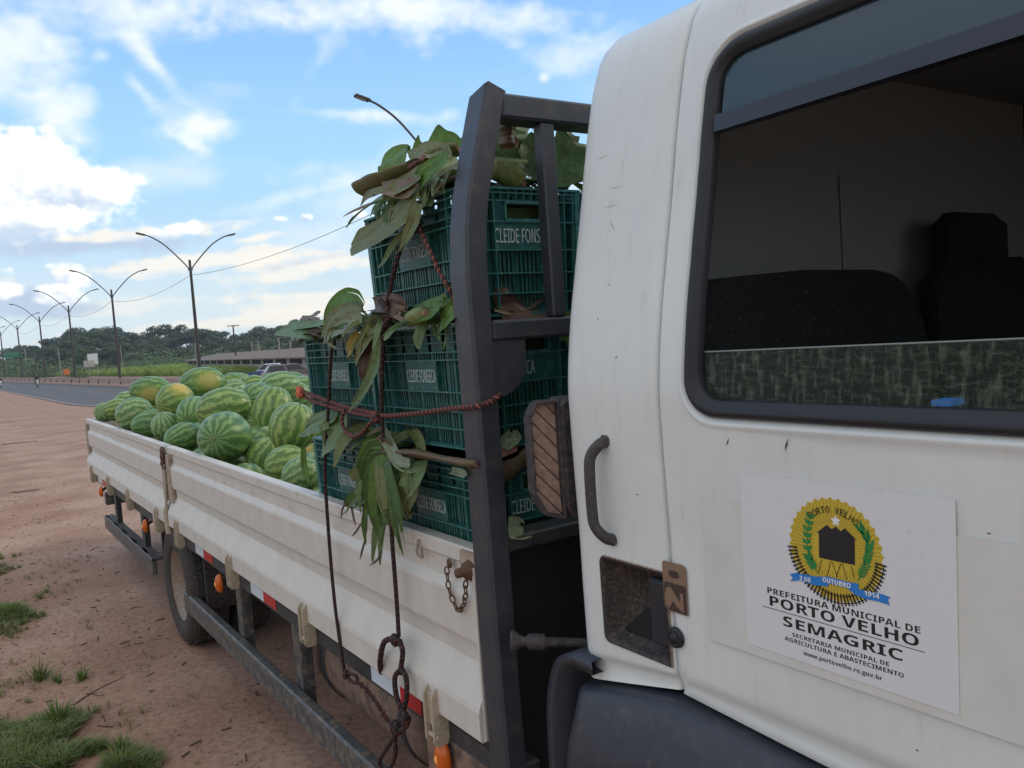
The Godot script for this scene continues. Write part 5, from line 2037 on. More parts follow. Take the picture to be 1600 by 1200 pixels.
	flat_shape(st, [Vector2(-0.8102, 1.318), Vector2(-0.7995, 1.322), Vector2(-0.7799, 1.323), Vector2(-0.7619, 1.324), Vector2(-0.7431, 1.328), Vector2(-0.7115, 1.327), Vector2(-0.6931, 1.328), Vector2(-0.6927, 1.32), Vector2(-0.6797, 1.32), Vector2(-0.6573, 1.321), Vector2(-0.6451, 1.319), Vector2(-0.6491, 1.315), Vector2(-0.6467, 1.308), Vector2(-0.6657, 1.309), Vector2(-0.6834, 1.308), Vector2(-0.6993, 1.311), Vector2(-0.7122, 1.318), Vector2(-0.7417, 1.318), Vector2(-0.7431, 1.313), Vector2(-0.7663, 1.31), Vector2(-0.7921, 1.312), Vector2(-0.8099, 1.307), Vector2(-0.8048, 1.313)], 0.0010)
	put_sub("crest_ribbon", st, M.ribbon, sign)
	var rt := Vector3(0, 0, 1)
	var up := Vector3(0, 1, 0)
	var x := 1.0419
	lettering("ribbon_lettering", "2 DE", true, M.pale, sign, Vector3(x, 1.3130, -0.7920), rt, up, 0.0197, 0.0066)
	lettering("ribbon_lettering", "OUTUBRO", true, M.pale, sign, Vector3(x, 1.3186, -0.7515), rt, up, 0.0460, 0.0072)
	lettering("ribbon_lettering", "1914", true, M.pale, sign, Vector3(x, 1.3134, -0.6838), rt, up, 0.0226, 0.0074)
	# the name of the town round the top of the sunburst
	var word := "PORTO VELHO"
	for k in word.length():
		if word[k] == " ":
			continue
		var a := deg_to_rad(lerpf(128.0, 52.0, k / 10.0))
		var r2 := Vector3(0, -cos(a), sin(a))
		var u2 := Vector3(0, sin(a), cos(a))
		var at := Vector3(x + 0.0008, c.y, c.x) + u2 * R * 0.70 - r2 * 0.0030
		lettering("crest_letter", word[k], false, M.ink, sign, at, r2, u2, 0.0062, 0.0098)
	var lines := [["PREFEITURA MUNICIPAL DE", true, -0.8555, -0.6040, 1.2780, 1.2878], ["PORTO VELHO", true, -0.8520, -0.6072, 1.2588, 1.2750], ["SEMAGRIC", true, -0.8278, -0.6302, 1.2318, 1.2482], ["SECRETARIA MUNICIPAL DE", true, -0.8120, -0.6515, 1.2185, 1.2250], ["AGRICULTURA E ABASTECIMENTO", true, -0.8267, -0.6306, 1.2085, 1.2154], ["www.portovelho.ro.gov.br", true, -0.7934, -0.6633, 1.1925, 1.2015]]
	for l in lines:
		lettering("lettering", l[0], l[1], M.ink, sign, Vector3(1.0436, l[4], l[2]), rt, up, l[3] - l[2], l[5] - l[4])
	st = begin()
	flat_line(st, Vector2(-0.8660, 1.2540), Vector2(-0.5990, 1.2540), 0.0011, 0.0)
	put_sub("rule_line", st, M.ink, sign)


func board_profile(x: float, s: float) -> PackedVector2Array:
	# pressed steel side board, s = +1 for the side that faces -x
	var p := PackedVector2Array()
	for q in [[0.052, 1.10], [0.052, 1.186], [0.046, 1.200], [0.040, 1.204], [0.004, 1.204], [0.0, 1.199], [0.0, 1.166], [0.006, 1.160], [0.012, 1.156], [0.012, 1.106], [-0.004, 1.086], [-0.006, 1.078], [-0.003, 0.974], [0.002, 0.962], [0.014, 0.955], [0.016, 0.912], [0.012, 0.902], [-0.023, 0.822], [-0.026, 0.810], [-0.026, 0.742], [-0.022, 0.737], [0.05, 0.737]]:
		p.append(Vector2(x + q[0] * s, q[1]))
	return p


func build_bed(truck: Node3D) -> void:
	# side boards of the near side
	for seg in [[-5.100, -1.678, "front_side_board"], [-8.520, -5.150, "rear_side_board"]]:
		var board := thing_part(seg[2], truck)
		var st := begin()
		ribbon_sweep(st, board_profile(1.0, 1.0), seg[0], seg[1])
		for e in [seg[0], seg[1]]:
			# closing caps follow the pressed shape
			var prof := board_profile(1.0, 1.0)
			for i in range(1, prof.size() - 1):
				var a := prof[i]
				var b := prof[i + 1]
				quad(st, Vector3(a.x, a.y, e), Vector3(b.x, b.y, e), Vector3(1.052, b.y, e), Vector3(1.052, a.y, e))
		box(st, Vector3(1.0525, 0.76, seg[0] + 0.004), Vector3(1.058, 1.19, seg[1] - 0.004))
		put_sub("board_panel", st, M.board, board)
		for e in [[seg[0], 1.0], [seg[1], -1.0]]:
			if e[0] > -2.0:
				continue
			st = begin()
			var za: float = e[0] + 0.002 * e[1]
			var zb: float = e[0] + 0.085 * e[1]
			box(st, Vector3(0.989, 0.880, minf(za, zb)), Vector3(1.012, 1.160, maxf(za, zb)), 0.003)
			put_sub("end_stiffener", st, M.board_trim, board)
		if seg[0] > -6.0:
			st = begin()
			box(st, Vector3(0.9860, 0.738, -1.684), Vector3(0.999, 1.166, -1.6745), 0.002)
			put_sub("end_strip", st, M.board, board)
	# hinge brackets
	for z in [-8.205, -7.27, -6.39, -5.41, -4.865, -3.815, -2.865, -1.912]:
		var hinge := begin()
		for s in [-0.026, 0.018]:
			var shape := PackedVector2Array([Vector2(0.975, 0.806), Vector2(0.962, 0.798), Vector2(0.956, 0.782), Vector2(0.956, 0.664), Vector2(0.960, 0.655), Vector2(0.970, 0.651), Vector2(0.994, 0.652), Vector2(1.002, 0.672), Vector2(1.002, 0.735), Vector2(0.985, 0.737)])
			slab(hinge, shape, Transform3D(Basis(), Vector3(0, 0, z + s)), 0.009)
		box(hinge, Vector3(0.966, 0.700, z - 0.025), Vector3(0.973, 0.790, z + 0.02), 0.002)
		tube(hinge, PackedVector3Array([Vector3(0.966, 0.676, z - 0.033), Vector3(0.966, 0.676, z + 0.034)]), 0.007, 8)
		tube(hinge, PackedVector3Array([Vector3(0.970, 0.735, z - 0.030), Vector3(0.970, 0.735, z + 0.030)]), 0.004, 8)
		put("hinge_bracket", hinge, M.latch, truck)
	# the split post between the boards, with its drop lever
	var st := begin()
	box(st, Vector3(0.998, 0.57, -5.148), Vector3(1.05, 0.735, -5.100), 0.006)
	put("stake_pocket", st, M.black_steel, truck)
	st = begin()
	box(st, Vector3(1.005, 0.735, -5.146), Vector3(1.05, 1.195, -5.106), 0.004)
	put("bed_stake", st, M.board_trim, truck)
	st = begin()
	tube(st, spline([Vector3(0.985, 1.10, -5.125), Vector3(0.982, 0.95, -5.128), Vector3(0.975, 0.84, -5.130)], 5), 0.008, 8)
	tube(st, spline([Vector3(0.975, 0.85, -5.130), Vector3(0.974, 0.78, -5.128), Vector3(0.98, 0.69, -5.124)], 5), [0.012, 0.016, 0.018, 0.018, 0.018, 0.019, 0.020, 0.021, 0.022, 0.022, 0.022], 8)
	put("drop_lever", st, M.latch, truck)
	st = begin()
	for k in 5:
		var p := Vector3(0.982, 1.182 - k * 0.022, -5.128 + 0.012 * sin(k * 2.1))
		link(st, p, Vector3(0.02 * sin(k * 1.7), 1, 0.25 * cos(k * 2.3)).normalized(), k % 2 == 0, 0.018, 0.004)
		link(st, p + Vector3(0.004, -0.012, -0.035), Vector3(0.3, 1, 0.2 * sin(k)).normalized(), k % 2 == 1, 0.018, 0.004)
	put("catch_chain", st, M.rust, truck)
	# corner latch at the headboard: plate, bolt, chain
	var corner := thing_part("corner_latch", truck)
	st = begin()
	slab(st, rounded(-1.745, -1.655, 1.128, 1.200, [0.02, 0.02, 0.01, 0.006], 5), Transform3D(Basis(Vector3(0, 0, 1), Vector3(0, 1, 0), Vector3(-1, 0, 0)), Vector3(0.999, 0, 0)), 0.007)
	put_sub("latch_plate", st, M.board_trim, corner)
	st = begin()
	var ax := Transform3D(Basis(Vector3(0, 0, 1), Vector3(-1, 0, 0), Vector3(0, -1, 0)), Vector3(0.992, 1.156, -1.700))
	lathe(st, [Vector2(0.0, 0.038), Vector2(0.011, 0.038), Vector2(0.012, 0.036), Vector2(0.012, 0.014), Vector2(0.022, 0.012), Vector2(0.023, 0.002), Vector2(0.026, 0.0)], 18, ax)
	put_sub("latch_bolt", st, M.rust, corner)
	st = begin()
	lathe(st, [Vector2(0.0, 0.004), Vector2(0.011, 0.003), Vector2(0.013, 0.0)], 14, Transform3D(ax.basis, Vector3(0.9995, 1.150, -1.812)))
	var n := 13
	var pts := spline([Vector3(0.990, 1.138, -1.812), Vector3(0.985, 1.085, -1.797), Vector3(0.984, 1.046, -1.757), Vector3(0.984, 1.080, -1.722), Vector3(0.982, 1.128, -1.708)], 20)
	for k in n:
		var i := int((k + 0.5) / n * (pts.size() - 1))
		var d := (pts[mini(i + 2, pts.size() - 1)] - pts[maxi(i - 2, 0)]).normalized()
		link(st, pts[i], d, k % 2 == 0, 0.0105, 0.0021)
	put_sub("latch_chain", st, M.rust, corner)
	st = begin()
	tube(st, spline([Vector3(0.994, 1.185, -1.965), Vector3(0.990, 1.150, -1.970), Vector3(0.994, 1.140, -1.950), Vector3(0.990, 1.170, -1.945)], 5), 0.004, 6)
	put_sub("tie_eye", st, M.board_trim, corner)
	# black rail under the boards, with its reflecting tape
	st = begin()
	box(st, Vector3(1.0, 0.655, -8.21), Vector3(1.06, 0.7345, -1.668), 0.005)
	put("side_rail", st, M.black_steel, truck)
	for q in [[-8.09, -7.83, -7.55], [-6.62, -6.47, -6.47], [-5.70, -5.56, -5.56], [-4.585, -4.42, -4.245], [-3.61, -3.435, -3.275], [-2.365, -2.165, -2.035]]:
		st = begin()
		box(st, Vector3(0.9975, 0.671, q[0]), Vector3(0.9995, 0.720, q[1]))
		put("reflector_white", st, M.tape_white, truck)
		if q[2] > q[1]:
			st = begin()
			box(st, Vector3(0.9975, 0.671, q[1]), Vector3(0.9995, 0.720, q[2]))
			put("reflector_red", st, M.tape_red, truck)
	# amber side markers
	for z in [-7.82, -5.895, -4.085, -1.90]:
		var lamp := thing_part("side_marker_lamp", truck)
		st = begin()
		var t := Transform3D(Basis(Vector3(0, 0, 1), Vector3(-1, 0, 0), Vector3(0, -1, 0)).scaled_local(Vector3(1.0, 1.0, 1.55)), Vector3(0.985, 0.612, z))
		lathe(st, [Vector2(0.0, 0.024), Vector2(0.014, 0.022), Vector2(0.024, 0.015), Vector2(0.030, 0.004), Vector2(0.030, -0.006), Vector2(0.0, -0.006)], 20, t)
		put_sub("lens", st, M.amber, lamp)
		st = begin()
		lathe(st, [Vector2(0.0, 0.0275), Vector2(0.005, 0.0265), Vector2(0.009, 0.0215)], 14, t)
		put_sub("glow_spot", st, M.amber_glow, lamp)  # glowing centre of the lens painted on as a lighter cap
		st = begin()
		tube(st, PackedVector3Array([Vector3(0.99, 0.620, z), Vector3(1.03, 0.65, z + 0.02)]), 0.012, 8)
		put_sub("bracket", st, M.rubber, lamp)
	# floor, far side board, tailboard
	st = begin()
	box(st, Vector3(1.0, 0.705, -8.50), Vector3(3.2, 0.765, -1.68), 0.004)
	put("bed_floor", st, M.under, truck)
	st = begin()
	ribbon_sweep(st, board_profile(3.2, -1.0), -8.52, -1.68)
	put("far_side_board", st, M.board, truck)
	st = begin()
	box(st, Vector3(1.054, 0.737, -8.56), Vector3(3.146, 1.204, -8.522), 0.01)
	put("tailboard", st, M.board, truck)


func link(st: SurfaceTool, p: Vector3, d: Vector3, turned: bool, len: float, r: float) -> void:
	# one oval chain link
	var s := d.cross(Vector3(1, 0.1, 0.05)).normalized()
	if turned:
		s = s.cross(d).normalized()
	var pts := PackedVector3Array()
	for k in 15:
		var a := TAU * k / 14.0
		pts.append(p + d * cos(a) * len + s * sin(a) * len * 0.58)
	tube(st, pts, r, 6, 0.0, false)


func post_peak(across: float, z: float) -> float:
	# the post's top is cut to a low peak at its outer front edge
	return 0.020 * clampf(1.0 - absf(across - 0.010) / 0.045, 0.0, 1.0) * clampf((z + 1.66) / 0.08, 0.0, 1.0)


func build_headboard(truck: Node3D) -> void:
	# near post: a square tube that leans in at the top
	var ys := [0.55, 1.0, 1.35, 1.60, 1.75, 1.86, 1.96, 2.03, 2.10, 2.18, 2.235, 2.272]
	var xs := [0.985, 0.978, 0.977, 0.975, 0.973, 0.972, 0.978, 0.990, 1.008, 1.030, 1.046, 1.058]
	for side in 2:
		var st := begin()
		for i in ys.size() - 1:
			for k in 8:
				var q := []
				for e in [[i, k], [i, (k + 1) % 8], [i + 1, (k + 1) % 8], [i + 1, k]]:
					var x: float = xs[e[0]]
					var b := 0.007
					var o: Array = [[0.0, -1.66 + b], [b, -1.66], [0.058 - b, -1.66], [0.058, -1.66 + b], [0.058, -1.58 - b], [0.058 - b, -1.58], [b, -1.58], [0.0, -1.58 - b]][e[1]]
					var lift := post_peak(o[0], o[1]) if e[0] == ys.size() - 1 else 0.0
					var px: float = x + o[0]
					q.append(Vector3(px if side == 0 else 2 * AXLE - px, ys[e[0]] + lift, o[1]))
				quad(st, q[0], q[1], q[2], q[3])
		var cap := []
		for o in [[0.0, -1.653], [0.0, -1.587], [0.007, -1.58], [0.051, -1.58], [0.058, -1.587], [0.058, -1.653], [0.051, -1.66], [0.007, -1.66]]:
			var px: float = 1.058 + o[0]
			cap.append(Vector3(px if side == 0 else 2 * AXLE - px, 2.272 + post_peak(o[0], o[1]), o[1]))
		for i in range(1, cap.size() - 1):
			tri(st, cap[0], cap[i], cap[i + 1])
		put("headboard_post", st, M.frame_steel, truck)
	var st := begin()
	box(st, Vector3(1.100, 2.214, -1.655), Vector3(2 * AXLE - 1.100, 2.270, -1.582), 0.006)
	put("headboard_top_rail", st, M.frame_steel, truck)
	for x in [1.197, 1.75, 2.10, 2.45, 2.953]:
		st = begin()
		box(st, Vector3(x + 0.014, 1.752, -1.622), Vector3(x + 0.054, 2.213, -1.586), 0.004)
		put("headboard_upright", st, M.frame_steel, truck)
	st = begin()
	box(st, Vector3(1.033, 1.704, -1.655), Vector3(2 * AXLE - 1.033, 1.751, -1.584), 0.006)
	put("headboard_middle_rail", st, M.frame_steel, truck)
	st = begin()
	var g := PackedVector2Array([Vector2(1.032, 1.703), Vector2(1.032, 1.575)])
	for k in 10:
		var a := deg_to_rad(lerpf(-90.0, 0.0, k / 9.0))
		g.append(Vector2(1.045 + cos(a) * 0.080, 1.655 + sin(a) * 0.080))
	g.append(Vector2(1.125, 1.703))
	slab(st, g, Transform3D(Basis(), Vector3(0, 0, -1.60)), 0.008)
	put("gusset_plate", st, M.frame_steel, truck)
	# lower part: sheet with a shelf rail
	st = begin()
	box(st, Vector3(1.033, 0.55, -1.652), Vector3(2 * AXLE - 1.033, 1.222, -1.64), 0.002)
	put("headboard_sheet", st, M.dark, truck)
	st = begin()
	box(st, Vector3(1.033, 1.210, -1.665), Vector3(2 * AXLE - 1.033, 1.246, -1.588), 0.005)
	put("headboard_lower_rail", st, M.black_steel, truck)
	st = begin()
	box(st, Vector3(1.034, 0.640, -1.648), Vector3(1.08, 0.70, -1.585), 0.004)
	put("headboard_foot", st, M.black_steel, truck)


func build_wheel(truck: Node3D, at: Vector3, rear: bool) -> void:
	# dished steel wheels; a pair on each end of the rear axle
	for side in 2:
		for dual in ([0, 1] if rear else [0]):
			var x: float = at.x + dual * 0.255
			var s := 1.0
			if side == 1:
				x = 2 * AXLE - x
				s = -1.0
			var t := Transform3D(Basis(Vector3(0, 1, 0), Vector3(s, 0, 0), Vector3(0, 0, -s)), Vector3(x, at.y, at.z))
			var wheel := thing_part("wheel", truck)
			var st := begin()
			lathe(st, [Vector2(0.222, 0.0), Vector2(0.25, -0.012), Vector2(0.30, -0.018), Vector2(0.335, -0.008), Vector2(0.352, 0.008), Vector2(0.362, 0.024), Vector2(0.365, 0.06), Vector2(0.365, 0.16), Vector2(0.352, 0.20), Vector2(0.30, 0.215), Vector2(0.222, 0.20)], 48, t)
			# tread blocks
			for k in 44:
				var a := TAU * k / 44.0
				for w in [[0.026, 0.066], [0.085, 0.125], [0.142, 0.182]]:
					var bt := t * Transform3D(Basis(Vector3.UP, a), Vector3.ZERO)
					box(st, Vector3(0.362, w[0], -0.017), Vector3(0.3725, w[1], 0.017), 0.002, bt)
			put_sub("tyre", st, M.rubber, wheel)
			st = begin()
			var prof := [Vector2(0.226, -0.004), Vector2(0.232, 0.004), Vector2(0.222, 0.010), Vector2(0.212, 0.03), Vector2(0.200, 0.035), Vector2(0.192, 0.10), Vector2(0.175, 0.125), Vector2(0.13, 0.135), Vector2(0.10, 0.12), Vector2(0.075, 0.118), Vector2(0.070, 0.06), Vector2(0.055, 0.05), Vector2(0.0, 0.05)]
			if not rear:
				prof = [Vector2(0.226, -0.004), Vector2(0.232, 0.004), Vector2(0.215, 0.02), Vector2(0.20, 0.03), Vector2(0.16, -0.005), Vector2(0.11, -0.015), Vector2(0.07, 0.0), Vector2(0.06, -0.02), Vector2(0.0, -0.025)]
			lathe(st, prof, 40, t)
			for k in 6:
				var a := TAU * k / 6.0
				var c := t * Vector3(cos(a) * 0.10, 0.118 if rear else -0.014, sin(a) * 0.10)
				tube(st, PackedVector3Array([c, c - t.basis.y * 0.02]), 0.011, 6)
			put_sub("rim", st, M.rim, wheel)


func build_chassis(truck: Node3D) -> void:
	var st := begin()
	for x in [1.72, 2.42]:
		box(st, Vector3(x, 0.50, -8.2), Vector3(x + 0.07, 0.70, 0.4), 0.006)
	for z in [-8.0, -6.6, -5.9, -4.3, -3.1, -1.9]:
		box(st, Vector3(1.05, 0.60, z), Vector3(3.15, 0.703, z + 0.06), 0.006)
	put("chassis_frame", st, M.under, truck)
	st = begin()
	tube(st, PackedVector3Array([Vector3(1.4, 0.365, -5.22), Vector3(2.8, 0.365, -5.22)]), 0.07, 12)
	lathe(st, [Vector2(0.0, -0.18), Vector2(0.12, -0.16), Vector2(0.19, 0.0), Vector2(0.12, 0.16), Vector2(0.0, 0.18)], 20, axis_x(Vector3(AXLE, 0.37, -5.22)))
	put("rear_axle", st, M.under, truck)
	st = begin()
	tube(st, PackedVector3Array([Vector3(AXLE, 0.40, -5.1), Vector3(AXLE, 0.52, -1.5)]), 0.045, 10)
	put("drive_shaft", st, M.under, truck)
	build_wheel(truck, Vector3(1.015, 0.365, -5.20), true)
	# underrun guards: one piece behind the wheel, one between the wheels
	st = begin()
	box(st, Vector3(0.998, 0.272, -7.93), Vector3(1.03, 0.385, -5.90), 0.006)
	box(st, Vector3(0.999, 0.366, -7.93), Vector3(1.075, 0.385, -5.90), 0.004)
	put("side_guard", st, M.guard, truck)
	st = begin()
	box(st, Vector3(0.998, 0.252, -5.0), Vector3(1.045, 0.365, -1.75), 0.008)
	put("side_guard", st, M.guard, truck)
	for p in [-7.50, -6.34]:
		st = begin()
		box(st, Vector3(1.035, 0.30, p - 0.045), Vector3(1.075, 0.70, p + 0.045), 0.005)
		put("guard_post", st, M.black_steel, truck)
	for p in [-4.02, -3.22]:
		st = begin()
		box(st, Vector3(1.047, 0.26, p - 0.04), Vector3(1.10, 0.70, p + 0.04), 0.005)
		put("guard_post", st, M.guard, truck)
	st = begin()
	box(st, Vector3(1.08, 0.28, -5.95), Vector3(1.60, 0.70, -5.93), 0.004)
	put("rear_mudflap", st, M.rubber, truck)
	st = begin()
	box(st, Vector3(1.06, 0.30, -4.735), Vector3(1.60, 0.70, -4.715), 0.004)
	put("front_mudflap", st, M.rubber, truck)
	st = begin()
	for k in 12:
		var a0 := deg_to_rad(lerpf(20.0, 160.0, k / 12.0))
		var a1 := deg_to_rad(lerpf(20.0, 160.0, (k + 1) / 12.0))
		var c := Vector3(0, 0.33, -5.22)
		var r := 0.44
		quad(st, c + Vector3(1.08, sin(a0) * r * 0.8, cos(a0) * r), c + Vector3(1.08, sin(a1) * r * 0.8, cos(a1) * r), c + Vector3(1.60, sin(a1) * r * 0.8, cos(a1) * r), c + Vector3(1.60, sin(a0) * r * 0.8, cos(a0) * r))
	put("rear_wheel_guard", st, M.rubber, truck)
	# tail: bumper bar and its brackets
	st = begin()
	box(st, Vector3(1.08, 0.40, -8.44), Vector3(3.12, 0.52, -8.36), 0.008)
	put("rear_bumper", st, M.guard, truck)
	for x in [1.30, 2.85]:
		st = begin()
		box(st, Vector3(x, 0.45, -8.36), Vector3(x + 0.06, 0.70, -8.28), 0.005)
		put("bumper_bracket", st, M.black_steel, truck)
	st = begin()
	box(st, Vector3(1.30, 0.40, -6.36), Vector3(1.66, 0.56, -5.99), 0.01)
	put("tool_box", st, M.rust, truck)
	# fuel tank with straps, air tank
	st = begin()
	lathe(st, [Vector2(0.0, -0.47), Vector2(0.13, -0.465), Vector2(0.19, -0.45), Vector2(0.212, -0.43), Vector2(0.215, -0.40), Vector2(0.215, 0.40), Vector2(0.212, 0.43), Vector2(0.19, 0.45), Vector2(0.0, 0.47)], 40, axis_z(Vector3(1.345, 0.455, -2.82)))
	var tank := put("fuel_tank", st, M.tank, truck)
	for z in [-3.16, -2.46]:
		st = begin()
		lathe(st, [Vector2(0.2165, -0.022), Vector2(0.221, -0.020), Vector2(0.221, 0.020), Vector2(0.2165, 0.022)], 40, axis_z(Vector3(1.345, 0.455, z)))
		put_at("strap", mesh_of(st, M.black_steel), tank, Transform3D())
	st = begin()
	lathe(st, [Vector2(0.0, -0.30), Vector2(0.10, -0.29), Vector2(0.155, -0.25), Vector2(0.16, -0.22), Vector2(0.16, 0.22), Vector2(0.155, 0.25), Vector2(0.0, 0.30)], 32, axis_z(Vector3(1.28, 0.47, -1.98)))
	put("air_tank", st, M.tank, truck)
	# plate behind the corner of the rail, where the marker lamp sits
	st = begin()
	box(st, Vector3(1.004, 0.50, -2.03), Vector3(1.02, 0.655, -1.665), 0.003)
	put("corner_plate", st, M.tank, truck)
	# coupling that sticks out below the cab's back wall
	st = begin()
	var dir := Transform3D(Basis(Vector3(0, 1, 0), Vector3(-0.75, 0.05, -0.66).normalized(), Vector3(0.66, 0, -0.75)), Vector3(1.078, 1.028, -1.430))
	lathe(st, [Vector2(0.0, 0.135), Vector2(0.022, 0.133), Vector2(0.026, 0.128), Vector2(0.013, 0.112), Vector2(0.010, 0.10), Vector2(0.017, 0.095), Vector2(0.018, 0.06), Vector2(0.011, 0.055), Vector2(0.010, -0.1)], 18, dir)
	put("air_coupling", st, M.intake, truck)
	st = begin()
	box(st, Vector3(1.30, 0.75, -1.50), Vector3(2.9, 1.0, -1.40), 0.02)
	tube(st, spline([Vector3(1.3, 1.02, -1.45), Vector3(1.5, 0.92, -1.48), Vector3(1.7, 1.05, -1.42), Vector3(2.0, 0.9, -1.46)], 6), 0.015, 8)
	put("cab_support", st, M.lining_dark, truck)


# ------------------------------------------------------------------ produce crates
const CW := 0.355
const CL := 0.55
const CH := 0.312


func taper(p: Vector3) -> Vector3:
	var k := p.y / CH
	return Vector3(p.x * lerpf(0.945, 1.0, k), p.y, p.z * lerpf(0.962, 1.0, k))


func tbox(st: SurfaceTool, lo: Vector3, hi: Vector3, turn: Transform3D) -> void:
	# a box that follows the crate's taper
	var v := []
	for k in 8:
		v.append(taper(turn * Vector3(lo.x if k & 1 == 0 else hi.x, lo.y if k & 2 == 0 else hi.y, lo.z if k & 4 == 0 else hi.z)))
	for f in [[0, 2, 3, 1], [4, 5, 7, 6], [0, 1, 5, 4], [2, 6, 7, 3], [0, 4, 6, 2], [1, 3, 7, 5]]:
		quad(st, v[f[0]], v[f[1]], v[f[2]], v[f[3]])


func crate_wall(st: SurfaceTool, fin: SurfaceTool, half: float, face: float, turn: Transform3D, short_end: bool) -> void:
	# one wall seen from outside; local x runs along the wall, z = face is its outer plane, fins stand proud of the slotted sheet
	var f := face
	var s := face - 0.016
	var e := half - 0.085
	# rims and horizontal fins
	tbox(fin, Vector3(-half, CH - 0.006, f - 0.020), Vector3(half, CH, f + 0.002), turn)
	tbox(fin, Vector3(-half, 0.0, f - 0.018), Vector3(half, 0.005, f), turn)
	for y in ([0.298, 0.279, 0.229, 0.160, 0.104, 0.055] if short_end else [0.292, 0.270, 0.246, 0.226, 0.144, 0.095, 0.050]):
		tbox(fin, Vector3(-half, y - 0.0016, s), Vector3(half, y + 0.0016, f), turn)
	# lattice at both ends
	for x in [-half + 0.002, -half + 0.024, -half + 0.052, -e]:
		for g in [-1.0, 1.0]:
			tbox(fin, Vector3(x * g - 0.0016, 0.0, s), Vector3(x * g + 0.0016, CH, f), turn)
	for g in [-1.0, 1.0]:
		var a: float = (-half + 0.003) if g < 0 else e
		tbox(st, Vector3(a, 0.0, s - 0.012), Vector3(a + half - e - 0.003, CH - 0.02, s - 0.009), turn)
	# upper band: sheet with gaps
	var n := 5 if not short_end else 3
	for i in n:
		var a := lerpf(-e, e, (i + 0.12) / n)
		var b := lerpf(-e, e, (i + 0.88) / n)
		tbox(st, Vector3(a, 0.280 if short_end else 0.246, s - 0.004), Vector3(b, CH, s), turn)
	if short_end:
		for i in 9:
			var x := lerpf(-e, e, i / 8.0)
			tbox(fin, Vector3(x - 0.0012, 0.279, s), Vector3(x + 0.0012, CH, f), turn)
		# hand hole with its collar, the lettered plate
		tbox(st, Vector3(-e, 0.229, s - 0.004), Vector3(-0.056, 0.279, s + 0.008), turn)
		tbox(st, Vector3(0.056, 0.229, s - 0.004), Vector3(e, 0.279, s + 0.008), turn)
		for q in [[-0.060, 0.231, -0.054, 0.277], [0.054, 0.231, 0.060, 0.277], [-0.060, 0.272, 0.060, 0.278], [-0.060, 0.230, 0.060, 0.236]]:
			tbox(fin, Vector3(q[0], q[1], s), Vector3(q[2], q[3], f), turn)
		tbox(st, Vector3(-e, 0.162, s - 0.004), Vector3(e, 0.228, s + 0.012), turn)
	else:
		tbox(st, Vector3(-0.085, 0.146, s - 0.004), Vector3(0.085, 0.225, s + 0.012), turn)
	# vertical slats
	var m := int(2.0 * e / 0.0128)
	for i in m:
		var x := lerpf(-e, e, (i + 0.5) / m)
		if i % 6 == 5:
			tbox(st, Vector3(x - 0.006, 0.004, s - 0.008), Vector3(x + 0.006, 0.158 if short_end else 0.246, s - 0.003), turn)
			continue
		tbox(st, Vector3(x - 0.0032, 0.004, s - 0.003), Vector3(x + 0.0032, 0.158 if short_end else 0.144, s), turn)
		if not short_end:
			if absf(x) > 0.086:
				tbox(st, Vector3(x - 0.0032, 0.144, s - 0.003), Vector3(x + 0.0032, 0.226, s), turn)
			tbox(st, Vector3(x - 0.0032, 0.226, s - 0.003), Vector3(x + 0.0032, 0.246, s), turn)


